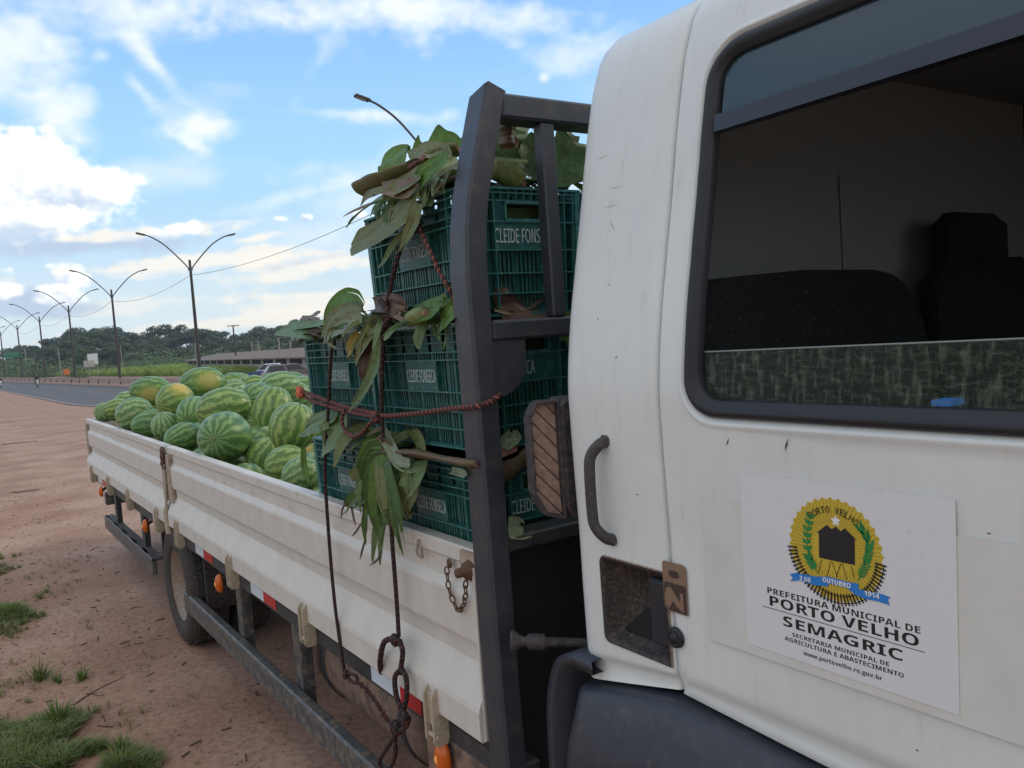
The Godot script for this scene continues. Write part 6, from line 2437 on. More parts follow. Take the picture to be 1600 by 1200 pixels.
func build_crates() -> void:
	var at0 := Vector3(1.2075, 1.437, -1.957)
	var crate := thing("produce_crate", "green plastic crate in the middle layer, beside the headboard post and behind the red rope", "crate", at0, "green plastic produce crates")
	var t_left := Transform3D(Basis(Vector3(0, 0, 1), Vector3(0, 1, 0), Vector3(-1, 0, 0)), Vector3.ZERO)
	var t_right := Transform3D(Basis(Vector3(0, 0, -1), Vector3(0, 1, 0), Vector3(1, 0, 0)), Vector3.ZERO)
	var t_front := Transform3D()
	var t_back := Transform3D(Basis(Vector3(-1, 0, 0), Vector3(0, 1, 0), Vector3(0, 0, -1)), Vector3.ZERO)
	for w in [["side_wall", t_left, CL / 2, CW / 2, false], ["side_wall", t_right, CL / 2, CW / 2, false], ["end_wall", t_front, CW / 2, CL / 2, true], ["end_wall", t_back, CW / 2, CL / 2, true]]:
		var st := begin()
		var fin := begin()
		crate_wall(st, fin, w[2], w[3], w[1], w[4])
		var wall := put_at(w[0], mesh_of(st, M.crate), crate, Transform3D())
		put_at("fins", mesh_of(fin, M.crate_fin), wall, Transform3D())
	var st := begin()
	tbox(st, Vector3(-CW / 2 + 0.01, 0.0, -CL / 2 + 0.01), Vector3(CW / 2 - 0.01, 0.008, CL / 2 - 0.01), Transform3D())
	put_at("base", mesh_of(st, M.crate), crate, Transform3D())
	lettering("lettering", "CLEIDE FONSECA", false, M.crate_text, crate, taper(Vector3(-CW / 2, 0.168, 0)) + Vector3(0.0030, 0, -0.080), Vector3(0, 0, 1), Vector3(-0.035, 1, 0).normalized(), 0.160, 0.034)
	var end_text := lettering("lettering", "CLEIDE FONSECA", false, M.crate_text, crate, taper(Vector3(0, 0.178, CL / 2)) + Vector3(-0.090, 0, -0.0028), Vector3(1, 0, 0), Vector3(0, 1, 0.03).normalized(), 0.176, 0.034)
	# the load of husked corn, a lumpy mass just inside the walls
	st = begin()
	st.set_smooth_group(0)
	var g := []
	for i in 9:
		var line := []
		for j in 13:
			var u := i / 8.0 * 2.0 - 1.0
			var v := j / 12.0 * 2.0 - 1.0
			line.append(Vector3(u * 0.140, 0.298 + 0.012 * sin(i * 2.3 + j * 1.7) - 0.02 * u * u, v * 0.238))
		g.append(line)
	for i in 8:
		for j in 12:
			quad(st, g[i][j], g[i][j + 1], g[i + 1][j + 1], g[i + 1][j])
	box(st, Vector3(-0.138, 0.012, -0.236), Vector3(0.138, 0.296, 0.236), 0.03)  # solid filler box added to block light through the slots
	put_at("corn_load", mesh_of(st, M.leaf_deep), crate, Transform3D())
	end_text.name = "end_lettering"
	var zf := -1.957
	var zr := -2.520
	var rows := [
		[Vector3(1.2075, 1.762, -1.945), "green plastic crate on top of the stack, its lettered end seen through the headboard frame"],
		[Vector3(1.2070, 1.437, zr), "green plastic crate in the middle layer, standing next to the watermelons under loose leaves"],
		[Vector3(1.2075, 1.092, zf), "green plastic crate on the lower layer, half hidden by hanging leaves beside the headboard post"],
		[Vector3(1.2100, 1.092, zr), "green plastic crate on the lower layer, touching the front watermelons"],
	]
	for r in rows:
		copy_of(crate, r[0], 0.0, r[1])
	copy_of(crate, Vector3(1.2075, 0.766, zf), 0.0, "green plastic crate on the bed floor, hidden by the side board")
	copy_of(crate, Vector3(1.2075, 0.766, zr), 0.0, "green plastic crate on the bed floor, hidden by the side board")
	copy_of(crate, Vector3(1.595, 1.762, -1.945), 0.02, "green plastic crate in the top layer, the second one seen through the headboard frame")
	copy_of(crate, Vector3(1.980, 1.762, -1.940), -0.01, "green plastic crate in the top layer, behind the cab's rear edge")
	for row in 4:
		var x := 1.59 + row * 0.38
		for lv in 3:
			var y: float = [0.766, 1.092, 1.437][lv]
			copy_of(crate, Vector3(x, y, zf + rng.randf_range(-0.01, 0.01)), rng.randf_range(-0.015, 0.015), "green plastic crate deep in the dark stack behind the headboard", "green plastic crates deep in the stack")
			if row < 2:
				copy_of(crate, Vector3(x, y, zr + rng.randf_range(-0.01, 0.01)), rng.randf_range(-0.015, 0.015), "green plastic crate deep in the dark stack behind the headboard", "green plastic crates deep in the stack")
	# this crate's plate was stencilled off centre
	end_text.position.x -= 0.075


# ------------------------------------------------------------------ leaves, husks
func leaf(called: String, label: String, category: String, m: Material, pts: Array, w: float, face: Vector3, fold := 0.25, blunt := 0.0, curl := 0.15, group := "") -> MeshInstance3D:
	# a long leaf along pts; w is its full width, face the side its upper surface looks to, fold the V along the midrib.
	# Towards its end it splits into straps that hang apart.
	var line := spline(pts, 8)
	var n := line.size()
	var st := begin()
	st.set_smooth_group(0)
	var ph := rng.randf() * 6.0
	var cols := 8
	var cuts := []
	var torn := w > 0.03 and blunt > 0.0 and rng.randf() < 0.75
	for k in cols + 1:
		cuts.append(rng.randf_range(0.45, 1.0) if torn and k > 0 and k < cols and rng.randf() < 0.45 else 2.0)
	var strap := 0
	var sway := []
	for k in cols:
		if k > 0 and cuts[k] < 2.0:
			strap += 1
		sway.append([strap, 0.0, 0.0, 1.0])
	var by := {}
	for k in cols:
		if not by.has(sway[k][0]):
			by[sway[k][0]] = [rng.randf_range(-0.5, 0.5), rng.randf_range(-0.7, 0.5), rng.randf_range(0.72, 1.0)]
	for k in cols:
		for side_k in 2:
			pass
	var point := func(i: int, edge: int, strip: int) -> Vector3:
		var t := float(i) / (n - 1)
		var s := float(edge) / cols * 2.0 - 1.0
		var b: Array = by[sway[strip][0]]
		var start := 0.55
		if torn:
			t = lerpf(t, t * float(b[2]), smoothstep(0.4, 1.0, t))
		var fi := t * (n - 1)
		var i0 := mini(int(fi), n - 2)
		var p := line[i0].lerp(line[i0 + 1], fi - i0)
		var d := (line[mini(i0 + 2, n - 1)] - line[maxi(i0 - 1, 0)]).normalized()
		var sd := face.cross(d).normalized()
		var up := d.cross(sd).normalized()
		var shape := maxf(sin(PI * clampf(t * 0.93 + 0.05, 0.0, 1.0)), 0.0)
		if blunt < 0.0:
			shape = 1.0 - t * 0.97
		else:
			shape = lerpf(pow(shape, 0.7), minf(1.0, (1.03 - t) / lerpf(0.55, 0.10, blunt)), 0.35 + 0.65 * blunt)
		var lift := absf(s) * fold * w * 0.5 + curl * w * (0.22 * sin(t * 5.0 + ph) * s + 0.05 * sin(t * 15.0 + s * 4.0 + ph) + 0.20 * s * s * sin(t * 4.0 + ph * 2.0))
		# fine pleats run along the blade
		lift += w * 0.022 * (1.0 if edge % 2 == 0 else -1.0)
		var free := smoothstep(start, 1.0, t) if torn else 0.0
		return p + sd * (s * w * 0.5 * shape + free * float(b[0]) * w * 0.45) + up * (lift * maxf(shape, 0.3) + free * float(b[1]) * w * 0.4) + Vector3(0, -free * w * 0.15 * absf(float(b[0])), 0)
	for k in cols:
		for i in n - 1:
			var pa: Vector3 = point.call(i, k, k)
			var pb: Vector3 = point.call(i + 1, k, k)
			var pc: Vector3 = point.call(i + 1, k + 1, k)
			var pd: Vector3 = point.call(i, k + 1, k)
			var v0 := float(i) / (n - 1) * maxf(1.0, n / 14.0)
			var v1 := float(i + 1) / (n - 1) * maxf(1.0, n / 14.0)
			var u0 := float(k) / cols
			var u1 := float(k + 1) / cols
			for q in [[pa, u0, v0], [pb, u0, v1], [pc, u1, v1], [pa, u0, v0], [pc, u1, v1], [pd, u1, v0]]:
				st.set_uv(Vector2(q[1], q[2]))
				st.add_vertex(q[0])
	var o := put(called, st, m)
	tag(o, label, category, group)
	return o


func heap(label: String, a: Vector3, b: Vector3, count: int, over: float, group: String) -> void:
	# strap leaves laid along a crate rim from a to b, drooping over the near side
	var mats := [M.leaf_green, M.leaf_grey, M.leaf_olive, M.leaf_deep, M.leaf_olive, M.leaf_grey, M.leaf_dry, M.leaf_deep]
	for i in count:
		var t := (i + rng.randf()) / count
		var p := a.lerp(b, t)
		var along := (b - a).normalized() * (1.0 if rng.randf() < 0.5 else -1.0)
		var out := Vector3(-1, 0, 0)
		var dir := (along * rng.randf_range(-0.2, 1.0) + out * rng.randf_range(0.2, 1.0) * over).normalized()
		var len := rng.randf_range(0.14, 0.30)
		var lift := rng.randf_range(0.0, 0.030)
		var p0 := p - dir * len * 0.55 + Vector3(0.03, lift, 0)
		var p1 := p - dir * len * 0.1 + Vector3(0, lift + rng.randf_range(0.005, 0.03), 0)
		var p2 := p + dir * len * 0.3 + Vector3(0, lift - 0.005, 0)
		var p3 := p + dir * len * 0.5 + Vector3(0, lift - rng.randf_range(0.02, 0.09), 0)
		# nothing hangs deeper into the stack than the crates' outer plane
		for q in [p2, p3]:
			q.x = minf(q.x, 1.03)
		leaf("banana_leaf", label, "leaf", mats[rng.randi() % mats.size()], [p0, p1, p2, p3], rng.randf_range(0.022, 0.060), Vector3(-0.45, 0.85, 0.25), rng.randf_range(0.1, 0.5), rng.randf_range(0.1, 0.9), rng.randf_range(0.1, 0.5), group)


func sheath(called: String, label: String, category: String, m: Material, pts: Array, w: float, thick: float, up: Vector3, cut := true) -> Node3D:
	# a flattened roll of leaf sheath with a cut end
	var line := spline(pts, 7)
	var n := line.size()
	var root := thing(called, label, category, line[0])
	var st := begin()
	st.set_smooth_group(0)
	var rings := []
	for i in n:
		var t := float(i) / (n - 1)
		var d := (line[mini(i + 1, n - 1)] - line[maxi(i - 1, 0)]).normalized()
		var s := up.cross(d).normalized()
		var u := d.cross(s).normalized()
		var k := 0.86 + 0.12 * sin(t * 9.0) + 0.05 * sin(t * 31.0)
		if i == n - 1:
			k *= 0.7
		var ring := []
		for j in 14:
			var a := TAU * j / 14.0
			var rib := 1.0 + 0.07 * cos(a * 5.0 + t * 3.0)
			ring.append(line[i] + (u * cos(a) * w * 0.5 + s * sin(a) * thick * 0.5) * k * rib)
		rings.append(ring)
	for i in n - 1:
		for j in 14:
			var e := [[i, j], [i, j + 1], [i + 1, j + 1], [i + 1, j]]
			for q in [0, 2, 1, 0, 3, 2]:
				st.set_uv(Vector2(e[q][1] / 14.0, e[q][0] * 0.12))
				st.add_vertex(rings[e[q][0]][e[q][1] % 14])
	put("sheath", st, m, root)
	st = begin()
	for e in [0, n - 1]:
		for j in 14:
			var p: Vector3 = line[e] + (line[e] - line[1 if e == 0 else n - 2]).normalized() * -0.008
			tri(st, p, rings[e][j], rings[e][(j + 1) % 14])
	put("cut_end", st, M.stub if cut else m, root)
	return root


func build_leaves() -> void:
	var out := Vector3(-0.8, 0.4, 0.45).normalized()
	var upw := Vector3(-0.3, 0.9, 0.3).normalized()
	# on the top crate
	sheath("banana_stem_sheath", "thick dry banana stem sheath sticking out left on top of the stack", "plant stem", M.sheath, [Vector3(0.990, 2.144, -2.148), Vector3(1.000, 2.153, -2.051), Vector3(1.030, 2.166, -1.956), Vector3(1.080, 2.186, -1.898), Vector3(1.130, 2.201, -1.836)], 0.064, 0.026, Vector3(-0.5, 0.4, 0.75))
	leaf("banana_leaf", "green upright leaf end left of the pair of pointed leaf tips on the stack's top", "leaf", M.leaf_green, [Vector3(1.100, 2.193, -2.162), Vector3(1.120, 2.239, -2.178), Vector3(1.160, 2.274, -2.227), Vector3(1.200, 2.299, -2.226)], 0.10, out, 0.15, 0.4)
	leaf("banana_leaf", "small green pointed leaf tip in the middle of the stack's top", "leaf", M.leaf_green, [Vector3(1.140, 2.216, -2.047), Vector3(1.150, 2.251, -2.075), Vector3(1.150, 2.273, -2.079), Vector3(1.150, 2.291, -2.072)], 0.075, out, 0.2, -1.0)
	leaf("banana_leaf", "tall green triangular leaf tip standing highest on the stack", "leaf", M.leaf_green, [Vector3(1.150, 2.209, -1.943), Vector3(1.150, 2.237, -1.949), Vector3(1.150, 2.266, -1.959), Vector3(1.150, 2.293, -1.962)], 0.16, out, 0.12, -1.0)
	leaf("banana_leaf", "long dull olive leaf hanging out to the left from the top crate", "leaf", M.leaf_olive, [Vector3(0.985, 2.069, -1.821), Vector3(0.975, 2.037, -1.877), Vector3(0.965, 2.011, -1.964), Vector3(0.955, 1.995, -2.065), Vector3(0.950, 1.988, -2.145)], 0.085, out, 0.10, 0.85)
	leaf("banana_leaf", "narrow olive leaf drooping over the top crate's side", "leaf", M.leaf_olive, [Vector3(0.980, 2.049, -1.795), Vector3(0.972, 2.002, -1.808), Vector3(0.970, 1.968, -1.858), Vector3(0.970, 1.940, -1.920)], 0.050, out, 0.3, 0.3)
	leaf("banana_leaf", "frayed grey leaf end hanging below the olive leaf on the top crate", "leaf", M.leaf_grey, [Vector3(0.980, 1.993, -1.880), Vector3(0.972, 1.962, -1.927), Vector3(0.970, 1.930, -1.982), Vector3(0.970, 1.916, -2.031)], 0.026, out, 0.4, 0.1)
	leaf("banana_leaf", "green folded leaf below the thick sheath on the top crate", "leaf", M.leaf_green, [Vector3(1.000, 2.127, -1.674), Vector3(1.000, 2.122, -1.736), Vector3(0.990, 2.106, -1.785), Vector3(0.985, 2.080, -1.813)], 0.060, out, 0.35, 0.5)
	leaf("dry_husk", "grey crumpled dry husk lying on the thick sheath", "husk", M.leaf_pale, [Vector3(1.050, 2.188, -1.954), Vector3(1.060, 2.196, -1.894), Vector3(1.080, 2.192, -1.856), Vector3(1.100, 2.176, -1.821)], 0.050, out, 0.5, 0.8, 0.5)
	leaf("dry_husk", "pale dry husk hanging under the thick sheath's cut end", "husk", M.leaf_pale, [Vector3(1.000, 2.121, -2.001), Vector3(0.990, 2.120, -2.036), Vector3(0.985, 2.116, -2.087), Vector3(0.980, 2.098, -2.126)], 0.026, out, 0.4, 0.4, 0.4)
	leaf("dry_husk", "brown fibrous husk bunched where the leaves hang over the top crate", "husk", M.leaf_dry, [Vector3(0.985, 2.114, -2.002), Vector3(0.980, 2.108, -1.932), Vector3(0.978, 2.092, -1.859), Vector3(0.980, 2.094, -1.788)], 0.050, out, 0.4, 0.8, 0.6)
	leaf("dry_husk", "yellowish husk strip beside the brown bunch on the top crate", "husk", M.leaf_yellow, [Vector3(0.980, 2.110, -1.977), Vector3(0.976, 2.095, -1.915), Vector3(0.975, 2.074, -1.856)], 0.016, out, 0.3, 0.4, 0.5)
	leaf("banana_leaf", "dull green leaf lying along the top crate's rear edge", "leaf", M.leaf_olive, [Vector3(0.990, 2.124, -1.782), Vector3(0.985, 2.109, -1.842), Vector3(0.980, 2.101, -1.911), Vector3(0.975, 2.079, -1.972)], 0.055, out, 0.25, 0.6)
	# inside the headboard frame, on the top crates
	sheath("banana_stem_sheath", "brown cut stalk hanging behind the headboard post's top", "plant stem", M.sheath_brown, [Vector3(1.186, 2.236, -1.700), Vector3(1.188, 2.216, -1.700), Vector3(1.189, 2.196, -1.700), Vector3(1.187, 2.177, -1.700)], 0.048, 0.04, Vector3(0, 0, 1))
	leaf("banana_leaf", "green leaf scrap wrapped round the brown cut stalk", "leaf", M.leaf_green, [Vector3(1.154, 2.225, -1.690), Vector3(1.173, 2.230, -1.690), Vector3(1.194, 2.228, -1.690), Vector3(1.211, 2.219, -1.690)], 0.045, Vector3(-0.2, 0.7, 0.6), 0.4, 0.5)
	leaf("dry_husk", "pale rounded husk end showing above the top crates in the frame", "husk", M.leaf_pale, [Vector3(1.273, 2.224, -1.780), Vector3(1.292, 2.252, -1.780), Vector3(1.309, 2.260, -1.780), Vector3(1.329, 2.245, -1.780)], 0.055, Vector3(-0.1, 0.8, 0.6), 0.3, 0.7)
	sheath("banana_stem_sheath", "long pale green sheath lying across the top crates inside the frame", "plant stem", M.leaf_grey, [Vector3(1.229, 2.197, -1.720), Vector3(1.298, 2.209, -1.720), Vector3(1.381, 2.201, -1.720), Vector3(1.489, 2.185, -1.720)], 0.032, 0.03, Vector3(0, 1, 0.3))
	leaf("banana_leaf", "grey green leaf folded down over the top crate's lettered end", "leaf", M.leaf_grey, [Vector3(1.225, 2.187, -1.690), Vector3(1.249, 2.163, -1.690), Vector3(1.266, 2.136, -1.690), Vector3(1.270, 2.088, -1.690)], 0.10, Vector3(-0.1, 0.3, 1), 0.25, 0.6)
	leaf("banana_leaf", "wide grey green leaf hanging between the two top crates", "leaf", M.leaf_grey, [Vector3(1.395, 2.194, -1.685), Vector3(1.367, 2.162, -1.685), Vector3(1.339, 2.126, -1.685), Vector3(1.327, 2.083, -1.685)], 0.13, Vector3(0.1, 0.3, 1), 0.25, 0.6)
	leaf("banana_leaf", "dark leaf lying in shadow behind the green corn ear in the frame", "leaf", M.leaf_deep, [Vector3(1.172, 2.135, -1.740), Vector3(1.219, 2.172, -1.740), Vector3(1.269, 2.166, -1.740), Vector3(1.319, 2.129, -1.740)], 0.13, Vector3(0, 0.4, 1), 0.2, 0.7)
	leaf("dry_husk", "pale ribbed husk standing beside the cab's rear edge", "husk", M.sheath, [Vector3(1.454, 2.224, -1.800), Vector3(1.458, 2.244, -1.800), Vector3(1.462, 2.260, -1.800), Vector3(1.467, 2.270, -1.800)], 0.075, Vector3(0, 0.3, 1), 0.1, 1.0)
	corn("light green corn ear with a cut brown end above the lettered crate end", [Vector3(1.137, 2.125, -1.700), Vector3(1.165, 2.120, -1.700), Vector3(1.193, 2.109, -1.700), Vector3(1.218, 2.091, -1.700)], 0.032)
	corn("pale corn ear at the top crate's rim, left of the post", [Vector3(1.060, 2.116, -1.787), Vector3(1.100, 2.151, -1.838), Vector3(1.120, 2.169, -1.857)], 0.024)
	corn("round pale end of a corn ear at the top crate's rim", [Vector3(1.050, 2.110, -1.882), Vector3(1.070, 2.124, -1.869), Vector3(1.090, 2.130, -1.850)], 0.030)
	# between the top crate and the middle layer
	leaf("banana_leaf", "round ended green leaf sticking out left over the middle crate", "leaf", M.leaf_grey, [Vector3(0.985, 1.763, -2.531), Vector3(0.980, 1.772, -2.630), Vector3(0.975, 1.781, -2.754), Vector3(0.970, 1.786, -2.864)], 0.085, Vector3(-0.55, 0.8, 0.3), 0.12, 0.8)
	leaf("banana_leaf", "arched deep green leaf beside the top crate's foot", "leaf", M.leaf_green, [Vector3(1.000, 1.775, -2.448), Vector3(1.010, 1.825, -2.420), Vector3(1.020, 1.844, -2.355), Vector3(1.040, 1.841, -2.274)], 0.105, Vector3(-0.8, 0.5, 0.2), 0.22, 0.7)
	leaf("banana_leaf", "dark green leaf shaded under the arched leaf", "leaf", M.leaf_deep, [Vector3(1.000, 1.783, -2.526), Vector3(0.990, 1.797, -2.393), Vector3(0.990, 1.802, -2.280), Vector3(1.000, 1.800, -2.194)], 0.09, Vector3(-0.7, 0.6, 0.2), 0.2, 0.6)
	leaf("banana_leaf", "pale grey folded leaf whose tip points down at the middle crate", "leaf", M.leaf_pale, [Vector3(0.985, 1.781, -2.191), Vector3(0.975, 1.787, -2.262), Vector3(0.965, 1.770, -2.338), Vector3(0.960, 1.739, -2.367), Vector3(0.960, 1.713, -2.343)], 0.095, Vector3(-0.9, 0.35, 0.2), 0.4, 0.7)
	leaf("banana_leaf", "ribbed grey green leaf lying flat on the rear middle crate", "leaf", M.leaf_grey, [Vector3(1.000, 1.790, -2.740), Vector3(1.000, 1.791, -2.608), Vector3(0.995, 1.791, -2.484), Vector3(0.990, 1.781, -2.391)], 0.06, Vector3(-0.4, 0.9, 0.2), 0.1, 0.7)
	leaf("dry_husk", "brown curled leaf on the rear middle crate's rim", "husk", M.leaf_brown, [Vector3(0.980, 1.769, -2.618), Vector3(0.975, 1.766, -2.537), Vector3(0.975, 1.755, -2.469), Vector3(0.980, 1.739, -2.417)], 0.038, Vector3(-0.6, 0.7, 0.2), 0.5, 0.7)
	leaf("dry_husk", "yellow brown wilted leaf along the top of the pile beside the sky", "husk", M.leaf_dry, [Vector3(1.050, 1.815, -2.885), Vector3(1.050, 1.810, -2.796), Vector3(1.050, 1.820, -2.721), Vector3(1.050, 1.806, -2.631)], 0.055, Vector3(-0.5, 0.8, 0.2), 0.3, 0.7)
	leaf("banana_leaf", "long grey green strip hanging diagonally across the middle crates", "leaf", M.leaf_grey, [Vector3(0.985, 1.781, -2.017), Vector3(0.970, 1.719, -2.044), Vector3(0.965, 1.645, -2.088), Vector3(0.960, 1.584, -2.156), Vector3(0.955, 1.520, -2.266)], 0.045, out, 0.35, 0.5)
	leaf("banana_leaf", "yellow wilted leaf tip hanging beside the dark rope", "leaf", M.leaf_yellow, [Vector3(0.975, 1.754, -2.200), Vector3(0.970, 1.724, -2.231), Vector3(0.965, 1.698, -2.257), Vector3(0.965, 1.676, -2.304)], 0.040, out, 0.3, 0.4)
	leaf("banana_leaf", "olive leaf hanging beside the yellow leaf tip", "leaf", M.leaf_olive, [Vector3(0.985, 1.772, -2.090), Vector3(0.975, 1.730, -2.139), Vector3(0.970, 1.692, -2.201), Vector3(0.970, 1.656, -2.263)], 0.060, out, 0.3, 0.6)
	leaf("banana_leaf", "dark withered leaf hanging between the two middle crates", "leaf", M.leaf_brown, [Vector3(0.990, 1.747, -2.131), Vector3(0.985, 1.683, -2.157), Vector3(0.980, 1.622, -2.167), Vector3(0.985, 1.580, -2.212)], 0.06, out, 0.3, 0.6)
	leaf("dry_husk", "tangle of brown dry husk tied under the rope on the middle layer", "husk", M.leaf_brown, [Vector3(0.985, 1.813, -2.099), Vector3(0.975, 1.815, -2.021), Vector3(0.970, 1.812, -1.942), Vector3(0.980, 1.797, -1.892)], 0.055, out, 0.6, 0.8, 0.8)
	leaf("dry_husk", "second clump of straw coloured husk under the rope knot", "husk", M.leaf_dry, [Vector3(0.980, 1.801, -2.066), Vector3(0.972, 1.794, -1.995), Vector3(0.970, 1.793, -1.931), Vector3(0.978, 1.776, -1.871)], 0.035, out, 0.6, 0.8, 0.9)
	leaf("banana_leaf", "green leaf lying on the middle crate toward the headboard post", "leaf", M.leaf_green, [Vector3(1.000, 1.777, -1.927), Vector3(0.995, 1.783, -1.840), Vector3(0.990, 1.790, -1.745), Vector3(0.990, 1.815, -1.668)], 0.075, Vector3(-0.7, 0.6, 0.3), 0.3, 0.7)
	leaf("banana_leaf", "bright green folded leaf next to the headboard post", "leaf", M.leaf_green, [Vector3(0.985, 1.753, -1.735), Vector3(0.980, 1.772, -1.693), Vector3(0.980, 1.792, -1.666), Vector3(0.985, 1.814, -1.654)], 0.07, out, 0.2, 0.9)
	leaf("banana_leaf", "grey leaf flap over the middle crate's rim", "leaf", M.leaf_grey, [Vector3(0.985, 1.752, -2.153), Vector3(0.980, 1.766, -2.072), Vector3(0.978, 1.769, -2.012), Vector3(0.980, 1.757, -1.957)], 0.045, out, 0.2, 0.6)
	corn("corn ear lying in the leaves on the middle crate", [Vector3(0.990, 1.771, -1.909), Vector3(0.985, 1.778, -1.856), Vector3(0.985, 1.782, -1.815)], 0.022)
	leaf("dry_husk", "dark dry leaves lying on the middle rail behind the headboard", "husk", M.leaf_brown, [Vector3(1.116, 1.775, -1.690), Vector3(1.162, 1.786, -1.690), Vector3(1.220, 1.774, -1.690), Vector3(1.282, 1.794, -1.690)], 0.09, Vector3(0, 0.5, 1), 0.4, 0.7, 0.6)
	leaf("dry_husk", "light straw strip on the dark leaves behind the headboard", "husk", M.leaf_dry, [Vector3(1.092, 1.775, -1.665), Vector3(1.121, 1.771, -1.665), Vector3(1.143, 1.765, -1.665)], 0.010, Vector3(0, 0.5, 1), 0.4, 0.4, 0.6)
	leaf("banana_leaf", "green leaf edge squeezed beside the cab's rear edge", "leaf", M.leaf_green, [Vector3(1.266, 1.760, -1.600), Vector3(1.256, 1.734, -1.600), Vector3(1.257, 1.703, -1.600), Vector3(1.262, 1.663, -1.600)], 0.05, Vector3(-0.3, 0.1, 1), 0.3, 0.7)
	# between the middle and the lower layer
	leaf("banana_leaf", "grey green pointed leaf folded out beside the front watermelon", "leaf", M.leaf_grey, [Vector3(0.985, 1.504, -2.428), Vector3(0.970, 1.482, -2.512), Vector3(0.955, 1.458, -2.602), Vector3(0.945, 1.435, -2.694)], 0.075, Vector3(-0.8, 0.55, 0.2), 0.2, 0.5)
	leaf("banana_leaf", "wide grey green leaf folded down below the pointed one", "leaf", M.leaf_grey, [Vector3(0.985, 1.498, -2.471), Vector3(0.972, 1.466, -2.420), Vector3(0.965, 1.438, -2.435), Vector3(0.962, 1.408, -2.514)], 0.11, out, 0.2, 0.9)
	leaf("banana_leaf", "long light green ribbon hanging into the melons' corner", "leaf", M.leaf_green, [Vector3(1.020, 1.363, -2.848), Vector3(1.020, 1.304, -2.863), Vector3(1.020, 1.236, -2.840)], 0.03, out, 0.2, 0.5)
	sheath("banana_stem_sheath", "flattened brown banana stem wedged between the middle and lower crates", "plant stem", M.sheath_brown, [Vector3(0.990, 1.418, -1.998), Vector3(0.980, 1.426, -1.877), Vector3(0.975, 1.426, -1.768), Vector3(0.975, 1.425, -1.670), Vector3(0.980, 1.425, -1.599)], 0.066, 0.022, Vector3(-0.7, 0.2, 0.5))
	leaf("banana_leaf", "pale twisted leaf looping over the wedged brown stem", "leaf", M.leaf_pale, [Vector3(0.980, 1.469, -2.095), Vector3(0.965, 1.433, -2.022), Vector3(0.955, 1.402, -1.954), Vector3(0.960, 1.406, -1.870)], 0.036, out, 0.3, 0.9)
	leaf("banana_leaf", "broad olive leaf bent over the board beside the rope", "leaf", M.leaf_olive, [Vector3(0.990, 1.390, -2.109), Vector3(0.965, 1.358, -2.168), Vector3(0.950, 1.322, -2.230), Vector3(0.945, 1.271, -2.298)], 0.075, out, 0.25, 0.7)
	leaf("banana_leaf", "pale leaf corner sticking up left of the rope knot", "leaf", M.leaf_pale, [Vector3(0.990, 1.403, -2.128), Vector3(0.975, 1.393, -2.148), Vector3(0.970, 1.374, -2.202), Vector3(0.968, 1.355, -2.246)], 0.045, out, 0.1, 0.8)
	leaf("banana_leaf", "dark green leaf flap behind the hanging rope", "leaf", M.leaf_green, [Vector3(0.985, 1.403, -2.093), Vector3(0.970, 1.381, -2.050), Vector3(0.965, 1.356, -2.028), Vector3(0.965, 1.336, -2.016)], 0.070, out, 0.2, 0.9)
	leaf("banana_leaf", "thin green leaf pointing down left across the board", "leaf", M.leaf_green, [Vector3(0.975, 1.385, -1.960), Vector3(0.955, 1.344, -2.018), Vector3(0.945, 1.299, -2.114), Vector3(0.940, 1.240, -2.260)], 0.026, out, 0.4, 0.3)
	leaf("banana_leaf", "dark dry leaf with frayed ends hanging over the board", "leaf", M.leaf_deep, [Vector3(0.975, 1.349, -2.115), Vector3(0.950, 1.290, -2.214), Vector3(0.945, 1.241, -2.305), Vector3(0.940, 1.191, -2.362)], 0.042, out, 0.4, 0.4)
	leaf("banana_leaf", "narrow dark leaf hanging straight down the board", "leaf", M.leaf_deep, [Vector3(0.970, 1.289, -2.192), Vector3(0.955, 1.244, -2.198), Vector3(0.950, 1.197, -2.210), Vector3(0.950, 1.136, -2.213)], 0.020, out, 0.4, 0.4)
	leaf("banana_leaf", "long grey leaf hanging down the board left of the rope, split at its end", "leaf", M.leaf_grey, [Vector3(0.975, 1.336, -2.060), Vector3(0.955, 1.271, -2.071), Vector3(0.950, 1.194, -2.107), Vector3(0.950, 1.091, -2.169)], 0.042, out, 0.4, 0.55)
	leaf("banana_leaf", "short tail of the split grey leaf", "leaf", M.leaf_grey, [Vector3(0.972, 1.280, -2.088), Vector3(0.953, 1.219, -2.084), Vector3(0.948, 1.159, -2.101), Vector3(0.948, 1.094, -2.122)], 0.022, out, 0.4, 0.5)
	leaf("banana_leaf", "broad green leaf draped right of the rope", "leaf", M.leaf_grey, [Vector3(0.985, 1.406, -1.903), Vector3(0.965, 1.377, -1.891), Vector3(0.955, 1.342, -1.913), Vector3(0.950, 1.315, -1.923)], 0.065, out, 0.3, 0.7)
	leaf("banana_leaf", "olive leaf hanging behind the draped green leaf", "leaf", M.leaf_olive, [Vector3(0.985, 1.365, -1.938), Vector3(0.970, 1.319, -1.946), Vector3(0.965, 1.273, -1.974), Vector3(0.968, 1.246, -1.955)], 0.070, out, 0.3, 0.8)
	leaf("banana_leaf", "dark olive leaf filling the gap above the board behind the ropes", "leaf", M.leaf_deep, [Vector3(0.990, 1.350, -2.049), Vector3(0.975, 1.309, -2.049), Vector3(0.972, 1.266, -2.059), Vector3(0.975, 1.236, -2.015)], 0.090, out, 0.2, 0.8)
	heap("strap leaf in the heap on top of the top crate", Vector3(1.06, 2.078, -2.20), Vector3(1.06, 2.085, -1.70), 17, 0.7, "leaves heaped on the top crate")
